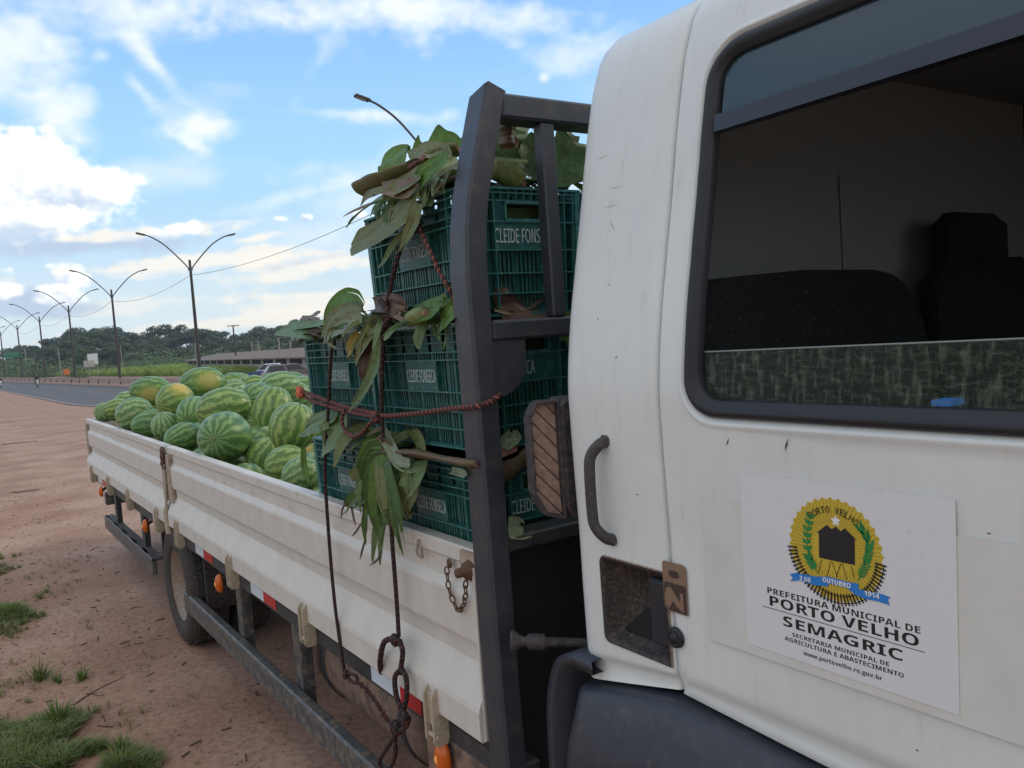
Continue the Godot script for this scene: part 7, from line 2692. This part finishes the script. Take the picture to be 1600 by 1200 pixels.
	heap("strap leaf heaped on the top crates behind the headboard frame", Vector3(1.16, 2.085, -1.76), Vector3(1.75, 2.09, -1.74), 14, 0.15, "leaves on the top crates inside the frame")
	heap("strap leaf packed between the top crate and the middle layer", Vector3(1.045, 1.757, -2.30), Vector3(1.045, 1.757, -1.70), 15, 0.6, "leaves packed on the middle layer")
	heap("strap leaf lying on the rear crate of the middle layer", Vector3(1.10, 1.757, -2.78), Vector3(1.08, 1.765, -2.28), 13, 0.6, "leaves lying on the rear middle crate")
	heap("strap leaf packed between the middle and the lower crates", Vector3(1.035, 1.415, -2.36), Vector3(1.035, 1.415, -1.95), 9, 0.6, "leaves packed on the lower layer")
	# the sheaf of straps that hangs from the knot over the board
	var mats := [M.leaf_grey, M.leaf_olive, M.leaf_green, M.leaf_deep]
	var knot_at: Vector3 = Vector3(0.975, 1.417, -2.069)
	for i in 15:
		var t := i / 14.0
		var ang := lerpf(-1.05, 0.75, t) + rng.randf_range(-0.1, 0.1)
		var len := rng.randf_range(0.16, 0.30) * (1.0 - 0.25 * absf(t - 0.4))
		var dz := sin(ang)
		var dy := -cos(ang)
		var p0 := knot_at + Vector3(rng.randf_range(-0.01, 0.012), rng.randf_range(-0.01, 0.02), rng.randf_range(-0.03, 0.03))
		var p1 := p0 + Vector3(-0.025, dy * len * 0.28 + 0.02, dz * len * 0.40)
		var p2 := p0 + Vector3(-0.030 - rng.randf() * 0.012, dy * len * 0.66, dz * len * 0.72)
		var p3 := p0 + Vector3(-0.022 - rng.randf() * 0.012, dy * len * 1.05 - 0.02, dz * len * 0.85)
		leaf("banana_leaf", "strap leaf in the sheaf hanging from the rope knot over the board", "leaf", mats[rng.randi() % 4], [p0, p1, p2, p3], rng.randf_range(0.020, 0.048), Vector3(-0.85, 0.25, 0.45), rng.randf_range(0.15, 0.5), rng.randf_range(0.1, 0.7), 0.3, "leaves hanging from the rope knot")
	for k in 5:
		var p: Array = [[Vector3(0.945, 1.261, -2.300), Vector3(0.938, 1.229, -2.334), Vector3(0.935, 1.194, -2.349)], [Vector3(0.945, 1.255, -2.287), Vector3(0.938, 1.220, -2.260), Vector3(0.935, 1.191, -2.240)], [Vector3(0.945, 1.149, -2.208), Vector3(0.938, 1.119, -2.216), Vector3(0.935, 1.090, -2.233)], [Vector3(0.945, 1.200, -2.220), Vector3(0.938, 1.170, -2.251), Vector3(0.935, 1.154, -2.280)], [Vector3(0.947, 1.141, -2.102), Vector3(0.940, 1.113, -2.118), Vector3(0.936, 1.087, -2.169)]][k]
		leaf("leaf_shred", ["frayed leaf thread at the left end of the hanging leaves", "forked leaf thread just right of the leftmost thread", "thin leaf thread hanging under the narrow dark leaf", "fine curled leaf thread on the white board", "dark leaf thread at the lowest leaf tip"][k], "leaf", M.leaf_brown, p, 0.008, out, 0.2, 0.4)
	leaf("dry_husk", "orange brown husk bunched round the rope on the lower crates", "husk", M.sheath_brown, [Vector3(0.985, 1.401, -2.212), Vector3(0.970, 1.425, -2.123), Vector3(0.968, 1.433, -2.060), Vector3(0.975, 1.418, -2.014)], 0.045, out, 0.6, 0.8, 0.7)
	leaf("dry_husk", "small pale husk scrap at the headboard post, on the lower crate", "husk", M.leaf_pale, [Vector3(0.975, 1.399, -1.722), Vector3(0.968, 1.401, -1.680), Vector3(0.968, 1.399, -1.639)], 0.020, out, 0.4, 0.9, 0.4)
	sheath("banana_stem_sheath", "brown banana stem seen in the shadow right of the headboard post", "plant stem", M.sheath_brown, [Vector3(1.070, 1.381, -1.660), Vector3(1.108, 1.394, -1.660), Vector3(1.148, 1.412, -1.660), Vector3(1.193, 1.433, -1.660)], 0.055, 0.03, Vector3(0, 1, 0.3))
	leaf("dry_husk", "pale crumpled scrap on the brown stem in the shadow", "husk", M.leaf_pale, [Vector3(1.063, 1.453, -1.630), Vector3(1.080, 1.463, -1.630), Vector3(1.094, 1.473, -1.630), Vector3(1.102, 1.494, -1.630)], 0.040, Vector3(-0.2, 0.4, 1), 0.5, 0.6, 0.7)
	leaf("dry_husk", "rust coloured strip under the pale scrap in the shadow", "husk", M.stub, [Vector3(1.054, 1.435, -1.630), Vector3(1.082, 1.442, -1.630), Vector3(1.107, 1.444, -1.630)], 0.022, Vector3(-0.2, 0.4, 1), 0.5, 0.6, 0.7)
	leaf("leaf_scrap", "pale green scrap of leaf lying on the headboard's lower rail", "leaf", M.leaf_pale, [Vector3(1.045, 1.267, -1.600), Vector3(1.061, 1.260, -1.600), Vector3(1.081, 1.254, -1.600), Vector3(1.103, 1.252, -1.600)], 0.055, Vector3(-0.3, 0.55, 0.8), 0.15, 0.9, 0.3)


func corn(label: String, pts: Array, r: float) -> void:
	var line := spline(pts, 6)
	var n := line.size()
	var root := thing("corn_ear", label, "corn", line[0])
	var st := begin()
	var rs := []
	for i in n:
		var t := float(i) / (n - 1)
		rs.append(r * lerpf(0.75, 1.0, sin(PI * minf(t * 0.8 + 0.1, 1.0))) * (0.45 if i == n - 1 or i == 0 else 1.0))
	tube(st, line, rs, 12, 6.0)
	put("husk", st, M.corn, root)
	st = begin()
	tube(st, PackedVector3Array([line[n - 1] - (line[n - 1] - line[n - 2]) * 0.5, line[n - 1] + (line[n - 1] - line[n - 2]).normalized() * 0.012]), r * 0.42, 9)
	put("stalk_end", st, M.stub, root)


# ------------------------------------------------------------------ ropes
func rope(called: String, label: String, m: Material, pts: Array, r: float, turns: float = 26.0) -> MeshInstance3D:
	var st := begin()
	tube(st, spline(pts, 8), r, 9, turns)
	var o := put(called, st, m)
	tag(o, label, "rope")
	return o


func knot(st: SurfaceTool, at: Vector3, size: float, r: float) -> void:
	var pts := []
	for k in 22:
		var a := TAU * k / 7.0
		pts.append(at + Vector3(cos(a) * 0.5 - 0.25, sin(a) + 0.35 * sin(a * 0.37), cos(a * 1.31 + 0.6)) * size)
	tube(st, spline(pts, 4), r, 8, 26.0)


func build_ropes() -> void:
	# left dark rope with its tail of knots
	var a := thing("dark_rope", "left dark rope running down from the rear crates over the white board", "rope", Vector3(0.980, 1.710, -2.418))
	var st := begin()
	tube(st, spline([Vector3(1.010, 1.764, -2.393), Vector3(0.985, 1.727, -2.411), Vector3(0.975, 1.680, -2.422), Vector3(0.968, 1.521, -2.461), Vector3(0.962, 1.398, -2.495), Vector3(0.958, 1.304, -2.511), Vector3(0.955, 1.190, -2.512), Vector3(0.960, 1.019, -2.530), Vector3(0.965, 0.868, -2.538), Vector3(0.970, 0.739, -2.534), Vector3(0.975, 0.657, -2.532)], 8), 0.0056, 9, 26.0)
	put("strand", st, M.rope_dark, a)
	st = begin()
	knot(st, Vector3(0.972, 0.654, -2.504), 0.010, 0.0055)
	tube(st, spline([Vector3(0.972, 0.656, -2.525), Vector3(0.968, 0.646, -2.466), Vector3(0.968, 0.658, -2.413), Vector3(0.970, 0.675, -2.424), Vector3(0.972, 0.663, -2.487)], 6), 0.0055, 8, 26.0)
	put("knot", st, M.rope_dark, a)
	st = begin()
	var tail := spline([Vector3(0.970, 0.661, -2.417), Vector3(0.968, 0.656, -2.332), Vector3(0.966, 0.640, -2.262), Vector3(0.965, 0.618, -2.202), Vector3(0.964, 0.612, -2.126)], 10)
	tube(st, tail, 0.0045, 8, 26.0)
	for k in 11:
		var p := tail[int((k + 0.5) / 11.0 * (tail.size() - 1))]
		tube(st, spline([p + Vector3(-0.006, 0.005, 0), p + Vector3(-0.002, -0.006, 0.006), p + Vector3(0.003, 0.006, -0.004)], 3), 0.0042, 6)
	put("twisted_tail", st, M.rope_dark, a)
	# right dark rope with the loops
	var b := thing("dark_rope", "right dark rope hanging from the top crate over the board, ending in big loops", "rope", Vector3(0.970, 1.675, -2.036))
	st = begin()
	tube(st, spline([Vector3(1.020, 2.058, -1.876), Vector3(0.985, 1.996, -1.875), Vector3(0.978, 1.937, -1.922), Vector3(0.974, 1.875, -1.962), Vector3(0.970, 1.794, -2.003), Vector3(0.966, 1.710, -2.029), Vector3(0.966, 1.606, -2.056), Vector3(0.966, 1.500, -2.072), Vector3(0.962, 1.421, -2.066), Vector3(0.958, 1.343, -2.056), Vector3(0.955, 1.257, -2.041), Vector3(0.958, 1.166, -2.052), Vector3(0.962, 1.074, -2.061), Vector3(0.965, 0.962, -2.070), Vector3(0.966, 0.897, -2.076)], 8), 0.0062, 9, 26.0)
	put("strand", st, M.rope_dark, b)
	st = begin()
	knot(st, Vector3(0.960, 0.887, -2.078), 0.011, 0.0062)
	tube(st, spline([Vector3(0.960, 0.890, -2.085), Vector3(0.955, 0.874, -2.135), Vector3(0.955, 0.842, -2.170), Vector3(0.960, 0.785, -2.204), Vector3(0.985, 0.734, -2.258)], 6), 0.0085, 9, 20.0)
	tube(st, spline([Vector3(0.958, 0.895, -2.056), Vector3(0.955, 0.869, -2.035), Vector3(0.955, 0.825, -2.051), Vector3(0.957, 0.797, -2.068)], 6), 0.0075, 9, 20.0)
	put("upper_loop", st, M.rope_dark, b)
	st = begin()
	tube(st, spline([Vector3(0.955, 0.812, -2.057), Vector3(0.952, 0.780, -2.092), Vector3(0.950, 0.732, -2.089), Vector3(0.950, 0.698, -2.063), Vector3(0.950, 0.682, -2.046)], 6), 0.0075, 9, 22.0)
	tube(st, spline([Vector3(0.955, 0.815, -2.049), Vector3(0.952, 0.796, -2.019), Vector3(0.950, 0.744, -2.024), Vector3(0.950, 0.695, -2.052), Vector3(0.950, 0.672, -2.063)], 6), 0.0075, 9, 22.0)
	put("middle_loop", st, M.rope_dark, b)
	st = begin()
	knot(st, Vector3(0.948, 0.684, -2.034), 0.014, 0.0072)
	knot(st, Vector3(0.948, 0.632, -2.094), 0.014, 0.0072)
	tube(st, spline([Vector3(0.950, 0.681, -2.039), Vector3(0.945, 0.667, -2.024), Vector3(0.945, 0.630, -2.085), Vector3(0.948, 0.626, -2.132), Vector3(0.950, 0.651, -2.083)], 6), 0.0072, 9, 22.0)
	put("knot", st, M.rope_dark, b)
	st = begin()
	tube(st, spline([Vector3(0.948, 0.622, -2.092), Vector3(0.945, 0.558, -2.159), Vector3(0.945, 0.481, -2.233), Vector3(0.947, 0.457, -2.211), Vector3(0.948, 0.500, -2.155), Vector3(0.948, 0.553, -2.120), Vector3(0.948, 0.604, -2.120)], 7), 0.0065, 9, 22.0)
	put("lower_loop", st, M.rope_dark, b)
	# red rope round the stack
	var c := thing("red_rope", "red and black braided rope pulled round the crates to the headboard post", "rope", Vector3(0.980, 1.571, -2.726))
	st = begin()
	tube(st, spline([Vector3(1.020, 1.578, -2.860), Vector3(0.985, 1.571, -2.716), Vector3(0.975, 1.554, -2.541), Vector3(0.972, 1.533, -2.331), Vector3(0.968, 1.527, -2.185), Vector3(0.965, 1.520, -2.054), Vector3(0.966, 1.527, -1.940), Vector3(0.968, 1.536, -1.836), Vector3(0.970, 1.550, -1.709), Vector3(0.962, 1.563, -1.565), Vector3(0.997, 1.568, -1.565), Vector3(1.029, 1.583, -1.565)], 8), 0.0066, 9, 26.0)
	tube(st, spline([Vector3(1.000, 1.555, -2.773), Vector3(0.978, 1.542, -2.609), Vector3(0.970, 1.528, -2.428), Vector3(0.966, 1.518, -2.245), Vector3(0.962, 1.514, -2.089)], 8), 0.0062, 9, 26.0)
	put("strand", st, M.rope_red, c)
	st = begin()
	knot(st, Vector3(0.962, 1.514, -2.089), 0.012, 0.0062)
	tube(st, spline([Vector3(0.962, 1.514, -2.081), Vector3(0.958, 1.494, -2.135), Vector3(0.955, 1.466, -2.186), Vector3(0.955, 1.451, -2.252), Vector3(0.957, 1.460, -2.292)], 6), 0.0066, 9, 26.0)
	tube(st, spline([Vector3(0.962, 1.527, -2.309), Vector3(0.957, 1.496, -2.333), Vector3(0.956, 1.463, -2.308), Vector3(0.957, 1.454, -2.256)], 6), 0.0055, 9, 26.0)
	put("knot", st, M.rope_red, c)
	st = begin()
	knot(st, Vector3(0.985, 1.568, -2.735), 0.012, 0.0085)
	put("orange_end", st, M.rope_orange, c)
	rope("red_rope", "red and black rope slanting down the top crate to the headboard post", M.rope_red, [Vector3(1.030, 2.047, -1.911), Vector3(0.990, 2.008, -1.827), Vector3(0.985, 1.972, -1.797), Vector3(0.982, 1.930, -1.759), Vector3(0.982, 1.877, -1.723), Vector3(0.985, 1.838, -1.692), Vector3(0.995, 1.807, -1.684)], 0.0058)
	rope("red_rope", "short red rope end lying beside the thick sheath on the top crate", M.rope_red, [Vector3(1.000, 2.151, -1.864), Vector3(0.990, 2.150, -1.817), Vector3(0.990, 2.151, -1.794), Vector3(1.020, 2.172, -1.823)], 0.0055)
	rope("dark_rope", "dark rope end tied round the leaves above the middle crates", M.rope_dark, [Vector3(0.960, 1.829, -2.010), Vector3(0.958, 1.813, -1.978), Vector3(0.958, 1.785, -1.960), Vector3(0.960, 1.757, -2.000), Vector3(0.965, 1.727, -2.024)], 0.008, 20.0)


# ------------------------------------------------------------------ watermelons
func melon_mesh() -> ArrayMesh:
	# unit fruit, its long axis along local y
	var st := begin()
	st.set_smooth_group(0)
	var W := 40
	var H := 24
	var at := func(i: int, j: int) -> Vector3:
		var th := PI * j / H
		var ph := TAU * i / W
		var r := pow(sin(th), 0.92) * (1.0 + 0.012 * cos(ph * 6.0)) * (1.0 + 0.03 * cos(th))
		return Vector3(r * cos(ph), 1.16 * cos(th) - 0.03 * exp(-th * th * 40.0), r * sin(ph))
	for j in H:
		for i in W:
			for e in [[i, j], [i + 1, j], [i + 1, j + 1], [i, j], [i + 1, j + 1], [i, j + 1]]:
				st.set_uv(Vector2(float(e[0]) / W, float(e[1]) / H))
				st.add_vertex(at.call(e[0] % W, e[1]))
	return mesh_of(st, M.rind0)


var fruit: ArrayMesh
var stalk: ArrayMesh


func melon(p: Vector3, r: float, kind: int, axis: Vector3, spin: float, label: String, group := "") -> Node3D:
	var t := thing("watermelon", label, "watermelon", p, group)
	var y := axis.normalized()
	var x := y.cross(Vector3.UP if absf(y.y) < 0.9 else Vector3.RIGHT).normalized()
	var b := Basis(x, y, x.cross(y)) * Basis(Vector3.UP, spin)
	var k := 1.04 + 0.16 * sin(p.x * 37.0 + p.z * 19.0)
	t.basis = b
	var o := put_at("rind", fruit, t, Transform3D(Basis.from_scale(Vector3(r, r * k, r)), Vector3.ZERO))
	o.material_override = M["rind%d_%d" % [kind, int(absf(p.x * 71.0 + p.z * 37.0)) % 3]]
	put_at("stem", stalk, t, Transform3D(Basis.from_scale(Vector3.ONE * r), Vector3(0, r * k * 1.12, 0)))
	return t


func build_melons() -> void:
	fruit = melon_mesh()
	var st := begin()
	tube(st, PackedVector3Array([Vector3(0, 0, 0), Vector3(0.02, 0.05, 0.01), Vector3(0.07, 0.10, 0.03)]), [0.06, 0.04, 0.03], 7)
	stalk = mesh_of(st, M.stem)
	var placed := []
	var list := [
		[Vector3(1.180, 1.277, -4.489), 0.134, 0, Vector3(-0.55, 0.05, 0.85), "biggest watermelon resting on the side board, its stem end turned to the viewer"],
		[Vector3(1.420, 1.316, -4.117), 0.118, 1, Vector3(0.3, 0.9, 0.25), "watermelon standing on end right beside the crates, with the grey leaf over it"],
		[Vector3(1.580, 1.353, -4.919), 0.117, 1, Vector3(0.4, 0.9, -0.1), "upright striped watermelon behind the biggest one, toward the crates"],
		[Vector3(1.360, 1.381, -5.145), 0.131, 4, Vector3(1, 0.1, 0.25), "watermelon directly behind and above the biggest one"],
		[Vector3(1.650, 1.394, -5.393), 0.122, 2, Vector3(-0.75, 0.1, 0.65), "watermelon with a yellow stem star, behind the upright striped one"],
		[Vector3(1.360, 1.322, -5.898), 0.116, 1, Vector3(-0.5, -0.25, 0.8), "watermelon with a star shaped end low on its face, left of the biggest one's neighbour"],
		[Vector3(1.190, 1.245, -5.992), 0.098, 4, Vector3(-0.3, 0.85, 0.4), "small ribbed watermelon at the board, left of the biggest one"],
		[Vector3(1.200, 1.236, -6.568), 0.102, 0, Vector3(1, 0.1, 0.4), "dull green watermelon at the board behind the small ribbed one"],
		[Vector3(1.150, 1.299, -6.909), 0.128, 2, Vector3(0.9, 0.3, 0.5), "watermelon with a yellow patch near the rear end of the board"],
		[Vector3(1.330, 1.397, -6.307), 0.131, 3, Vector3(1, 0.12, -0.25), "yellowish streaked watermelon left of the star ended one"],
		[Vector3(1.420, 1.438, -7.632), 0.128, 3, Vector3(0.9, -0.1, 0.5), "watermelon with a big yellow top at the left shoulder of the pile"],
		[Vector3(1.600, 1.489, -6.607), 0.137, 3, Vector3(1, 0.05, 0.1), "long watermelon with a yellow top on the crown of the pile"],
		[Vector3(1.130, 1.263, -8.247), 0.089, 4, Vector3(-0.7, 0.2, 0.6), "small watermelon at the very rear corner of the bed"],
		[Vector3(1.220, 1.278, -8.202), 0.099, 1, Vector3(0.9, 0.2, 0.4), "watermelon second from the rear corner of the bed"],
		[Vector3(1.350, 1.334, -8.408), 0.095, 0, Vector3(1, 0.0, 0.4), "watermelon showing its top behind the one with the yellow patch"],
		[Vector3(1.800, 1.402, -6.514), 0.106, 1, Vector3(0.8, 0.4, 0.4), "mottled watermelon between the crown melon and the yellow star"],
		[Vector3(2.050, 1.438, -7.393), 0.109, 3, Vector3(0.7, -0.2, 0.6), "watermelon with a pinkish yellow bare top right of the crown melon"],
		[Vector3(1.850, 1.457, -5.565), 0.113, 1, Vector3(1, 0.15, 0.2), "broad striped watermelon behind the yellow star one"],
		[Vector3(1.950, 1.384, -5.586), 0.110, 4, Vector3(0.8, 0.1, 0.6), "dark watermelon beside the orange rope end"],
		[Vector3(1.620, 1.225, -5.319), 0.096, 1, Vector3(0.6, 0.6, 0.5), "half hidden watermelon right of the biggest one"],
		[Vector3(1.460, 1.178, -4.869), 0.100, 0, Vector3(0.9, 0.3, 0.2), "light mottled watermelon low beside the biggest one"],
		[Vector3(1.360, 1.141, -4.412), 0.106, 1, Vector3(0.5, 0.8, 0.1), "watermelon low at the board right of the biggest one"],
		[Vector3(1.300, 1.160, -3.898), 0.098, 0, Vector3(0.95, 0.1, 0.3), "green watermelon at the board, second from the crates"],
		[Vector3(1.200, 1.178, -3.419), 0.080, 1, Vector3(0.9, 0.3, 0.2), "light green watermelon at the board touching the lower crate"],
		[Vector3(1.170, 1.213, -5.447), 0.090, 2, Vector3(0.9, 0.2, -0.3), "pale watermelon peeping over the board left of the biggest one"],
		[Vector3(1.310, 1.182, -5.571), 0.104, 2, Vector3(0.7, 0.1, 0.7), "watermelon with an orange patch tucked behind the biggest one"],
		[Vector3(1.620, 1.319, -8.622), 0.118, 4, Vector3(0.9, 0.3, 0.3), "green watermelon between the yellow topped and the streaked one"],
		[Vector3(1.750, 1.388, -6.907), 0.100, 0, Vector3(0.8, 0.3, 0.5), "small watermelon under the crown melon"],
		[Vector3(2.400, 1.391, -8.517), 0.120, 3, Vector3(0.9, 0.1, 0.4), "far watermelon with a yellow rim on the pile's skyline"],
		[Vector3(2.200, 1.396, -7.305), 0.114, 4, Vector3(1, 0.1, 0.1), "far watermelon below the blue pickup"],
		[Vector3(2.600, 1.371, -8.123), 0.118, 1, Vector3(0.8, 0.2, 0.5), "far watermelon on the skyline below the grey car"],
		[Vector3(2.500, 1.392, -7.185), 0.118, 0, Vector3(1, 0.1, 0.2), "far watermelon on the skyline touching the crate's edge"],
		[Vector3(2.100, 1.401, -5.790), 0.116, 4, Vector3(0.9, 0.1, 0.4), "far watermelon beside the crate above the orange rope end"],
		[Vector3(2.300, 1.388, -6.855), 0.105, 1, Vector3(0.6, 0.2, 0.8), "far watermelon between the two skyline ones near the crate"],
	]
	var i := 0
	for q in list:
		melon(q[0], q[1], q[2], q[3], 1.2 + i * 1.9 if q[2] != 3 else [0.2, -0.6, 0.5, 0.1][i % 4], q[4])
		placed.append([q[0], q[1]])
		i += 1
	# the rest of the load: dropped layer by layer wherever there is room
	for layer in 4:
		var y: float = [0.90, 1.05, 1.22, 1.33][layer]
		for tries in 900:
			var r := rng.randf_range(0.098, 0.130)
			var p := Vector3(rng.randf_range(1.06 + r, 3.12 - r), y + rng.randf_range(-0.03, 0.03), rng.randf_range(-8.48 + r, -2.86 - r))
			if p.y + r > 1.22 + 0.235 * smoothstep(1.1, 1.75, p.x) - 0.055 * smoothstep(1.75, 2.1, p.x):
				continue
			if p.x < 1.6 and p.z > -4.4 and p.y > 1.10:
				continue
			if p.z > -3.3 and p.y > 1.15 and p.x < 2.0:
				continue
			if layer < 2 and (p.x > 1.75 or p.z < -6.5):
				continue
			var ok := true
			for k in placed:
				if p.distance_to(k[0]) < (r + k[1]) * 0.93:
					ok = false
					break
			if not ok:
				continue
			placed.append([p, r])
			var kind: int = [0, 1, 4, 1, 0, 4, 2, 3][rng.randi() % 8]
			var look: String = ["green watermelon", "striped watermelon", "watermelon with a yellow spot", "watermelon with a large yellow patch", "mottled watermelon"][kind]
			var depth := "in the middle of the load" if p.x < 2.3 else "by the far side board"
			if p.x < 1.6:
				depth = "along the near side board"
			var where := "toward the tail" if p.z < -6.8 else ("at mid bed" if p.z < -4.9 else "toward the crates")
			var label := "%s %s, %s" % [look, depth, where] if layer >= 2 else "%s lying low under the others, %s" % [look, where]
			melon(p, r, kind, Vector3(rng.randf_range(-1, 1), rng.randf_range(-0.4, 0.4), rng.randf_range(-1, 1)), rng.randf() * TAU, label, "watermelons heaped on the truck bed")


# ------------------------------------------------------------------ plants, stones and litter on the shoulder
func build_roadside_plants() -> void:
	var n := FastNoiseLite.new()
	n.seed = 21
	n.frequency = 0.9
	n.fractal_octaves = 3
	var green := tuft(16, 0.075, 0.10, 0.0032, M.blade)
	var dry := tuft(12, 0.07, 0.11, 0.0028, M.blade_dry)
	var spots := []
	var dead := []
	# two ragged mats of grass at the left: middles and reaches in (x, z)
	var mats := [[0.02, -8.5, 0.30, 0.7], [0.08, -7.3, 0.34, 0.9], [0.0, -6.9, 0.3, 0.7], [0.2, -6.75, 0.22, 0.25], [-0.5, -7.8, 0.7, 1.5], [-0.3, -6.6, 0.45, 0.6], [0.08, -4.2, 0.30, 0.34], [-0.25, -4.6, 0.55, 0.75], [-0.6, -5.4, 0.6, 0.6], [0.22, -4.30, 0.30, 0.30], [0.26, -3.98, 0.24, 0.26], [0.42, -3.78, 0.16, 0.14], [0.1, -3.7, 0.35, 0.2], [-0.2, -3.6, 0.6, 0.5], [-0.9, -9.5, 0.8, 1.2]]
	for m in mats:
		for k in 900:
			var d := Vector2(rng.randfn() * 0.52, rng.randfn() * 0.52)
			if d.length() > 1.35:
				continue
			var p := Vector3(m[0] + d.x * m[2], 0, m[1] + d.y * m[3])
			if n.get_noise_2d(p.x * 1.6, p.z * 1.6) < -0.12 + 0.2 * d.length():
				continue
			p.y = ground_y(p.z)
			var s := rng.randf_range(0.5, 1.15) * (1.0 - 0.3 * d.length())
			var t := Transform3D(Basis(Vector3.UP, rng.randf() * TAU).scaled(Vector3(s, s, s)), p)
			if rng.randf() < 0.16 + 0.35 * d.length():
				dead.append(t)
			else:
				spots.append(t)
	for k in 170:
		var p := Vector3(rng.randf_range(-0.8, 0.9), 0, rng.randf_range(-8.5, -3.4))
		dead.append(Transform3D(Basis(Vector3.UP, rng.randf() * TAU).scaled(Vector3.ONE * rng.randf_range(0.3, 0.7)), p))
	scatter("grass", green, spots, "ragged mats of short green grass on the red dirt at the lower left", "grass")
	scatter("dry_grass", dry, dead, "dry straw coloured grass among the green mats", "grass")
	# single weeds
	var weeds := [[Vector3(0.255, 0.000, -5.206), 0.16, "feathery grey green weed standing left of the fallen twig"], [Vector3(0.278, 0.000, -4.457), 0.15, "bushy light green grass clump below the fallen twig"], [Vector3(0.442, 0.000, -5.027), 0.09, "small sprig of weed above the fallen twig"], [Vector3(0.337, 0.000, -5.083), 0.08, "tiny weed between the feathery weed and the sprig"], [Vector3(0.462, 0.000, -3.897), 0.13, "grass clump with seed stalks at the front edge of the grass"]]
	var k := 0
	for w in weeds:
		var t := thing("weed", w[2], "weed", w[0])
		put_at("stems", tuft([22, 60, 14, 12, 50][k], w[1], w[1] * 0.75, 0.0028, M.blade if k != 0 else M.blade_dry), t, Transform3D())
		put_at("leaves", tuft([40, 50, 20, 16, 40][k], w[1] * 0.55, w[1] * 0.8, 0.005, M.blade), t, Transform3D())
		k += 1
	# pebbles and crumbs of earth
	var st := begin()
	for f in 14:
		var a := f * 2.4
		var y := 1.0 - 2.0 * (f + 0.5) / 14.0
		var r := sqrt(1.0 - y * y)
		var d := Vector3(cos(a) * r, y, sin(a) * r)
		var u := d.cross(Vector3(0.3, 0.8, 0.5)).normalized() * 0.62
		var v := d.cross(u).normalized() * 0.62
		tri(st, d * 0.9 + u, d * 0.9 - u * 0.5 + v, d * 0.9 - u * 0.5 - v)
	var peb := mesh_of(st, M.pebble)
	var where := []
	for i in 5200:
		var z := -2.2 - absf(rng.randfn()) * 5.0
		var p := Vector3(rng.randf_range(-2.0, 2.6), 0, z)
		p.y = ground_y(z) + 0.001
		var s := 0.0022 + 0.0045 * pow(rng.randf(), 3.0)
		if i % 90 == 0:
			s = rng.randf_range(0.008, 0.014)
		where.append(Transform3D(Basis(Vector3(rng.randf(), rng.randf(), rng.randf()).normalized(), rng.randf() * 6.0).scaled(Vector3(s * 1.4, s * 0.7, s)), p))
	scatter("pebbles", peb, where, "loose pebbles and crumbs of earth on the red dirt", "pebbles")
	# bits of straw and leaf litter
	st = begin()
	box(st, Vector3(-0.5, 0, -0.03), Vector3(0.5, 0.04, 0.03))
	var bit := mesh_of(st, M.twig)
	var bits := []
	for i in 420:
		var p := Vector3(rng.randf_range(-1.5, 1.4), 0.002, rng.randf_range(-16.0, -2.6))
		p.y += ground_y(p.z)
		bits.append(Transform3D(Basis(Vector3.UP, rng.randf() * TAU).scaled_local(Vector3(rng.randf_range(0.015, 0.07), rng.randf_range(0.04, 0.1), rng.randf_range(0.05, 0.16))), p))
	scatter("litter", bit, bits, "dark bits of straw and bark strewn over the dirt", "litter")
	var twig := begin()
	tube(twig, spline([Vector3(0.373, 0.000, -4.691), Vector3(0.448, 0.000, -4.772), Vector3(0.533, 0.000, -4.840), Vector3(0.633, 0.000, -4.891)], 5), [0.006, 0.006, 0.006, 0.006, 0.005, 0.005, 0.005, 0.005, 0.004, 0.004, 0.004, 0.004, 0.003, 0.003, 0.003, 0.002], 7)
	tag(put("twig", twig, M.twig), "long dark twig lying on the dirt beside the grass", "twig")
	twig = begin()
	tube(twig, spline([Vector3(0.458, 0.000, -4.783), Vector3(0.477, 0.000, -4.724), Vector3(0.508, 0.000, -4.705)], 4), 0.003, 6)
	tag(put("twig", twig, M.twig), "short twig crossing the long twig", "twig")
	# slabs of darker crust, farther off
	for q in [[Vector3(0.777, -0.126, -14.226), 0.22], [Vector3(1.493, -0.377, -26.710), 0.45], [Vector3(1.905, -0.730, -44.168), 0.6]]:
		twig = begin()
		var p: Vector3 = q[0]
		var pts := PackedVector2Array()
		for e in 12:
			pts.append(Vector2(cos(TAU * e / 12.0), sin(TAU * e / 12.0) * 0.3) * q[1] * rng.randf_range(0.6, 1.1))
		slab(twig, pts, Transform3D(Basis(Vector3(0.95, 0, 0.3).normalized(), Vector3(0.3, 0, -0.95).normalized(), Vector3(0, 1, 0)), p + Vector3(0, -0.005, 0)), 0.022)
		tag(put("bark_slab", twig, M.pebble), ["nearest flat dark slab of bark on the dirt", "flat dark slab of bark in the middle distance on the dirt", "farthest flat dark slab of bark at the left edge"][[0.22, 0.45, 0.6].find(q[1])], "bark")
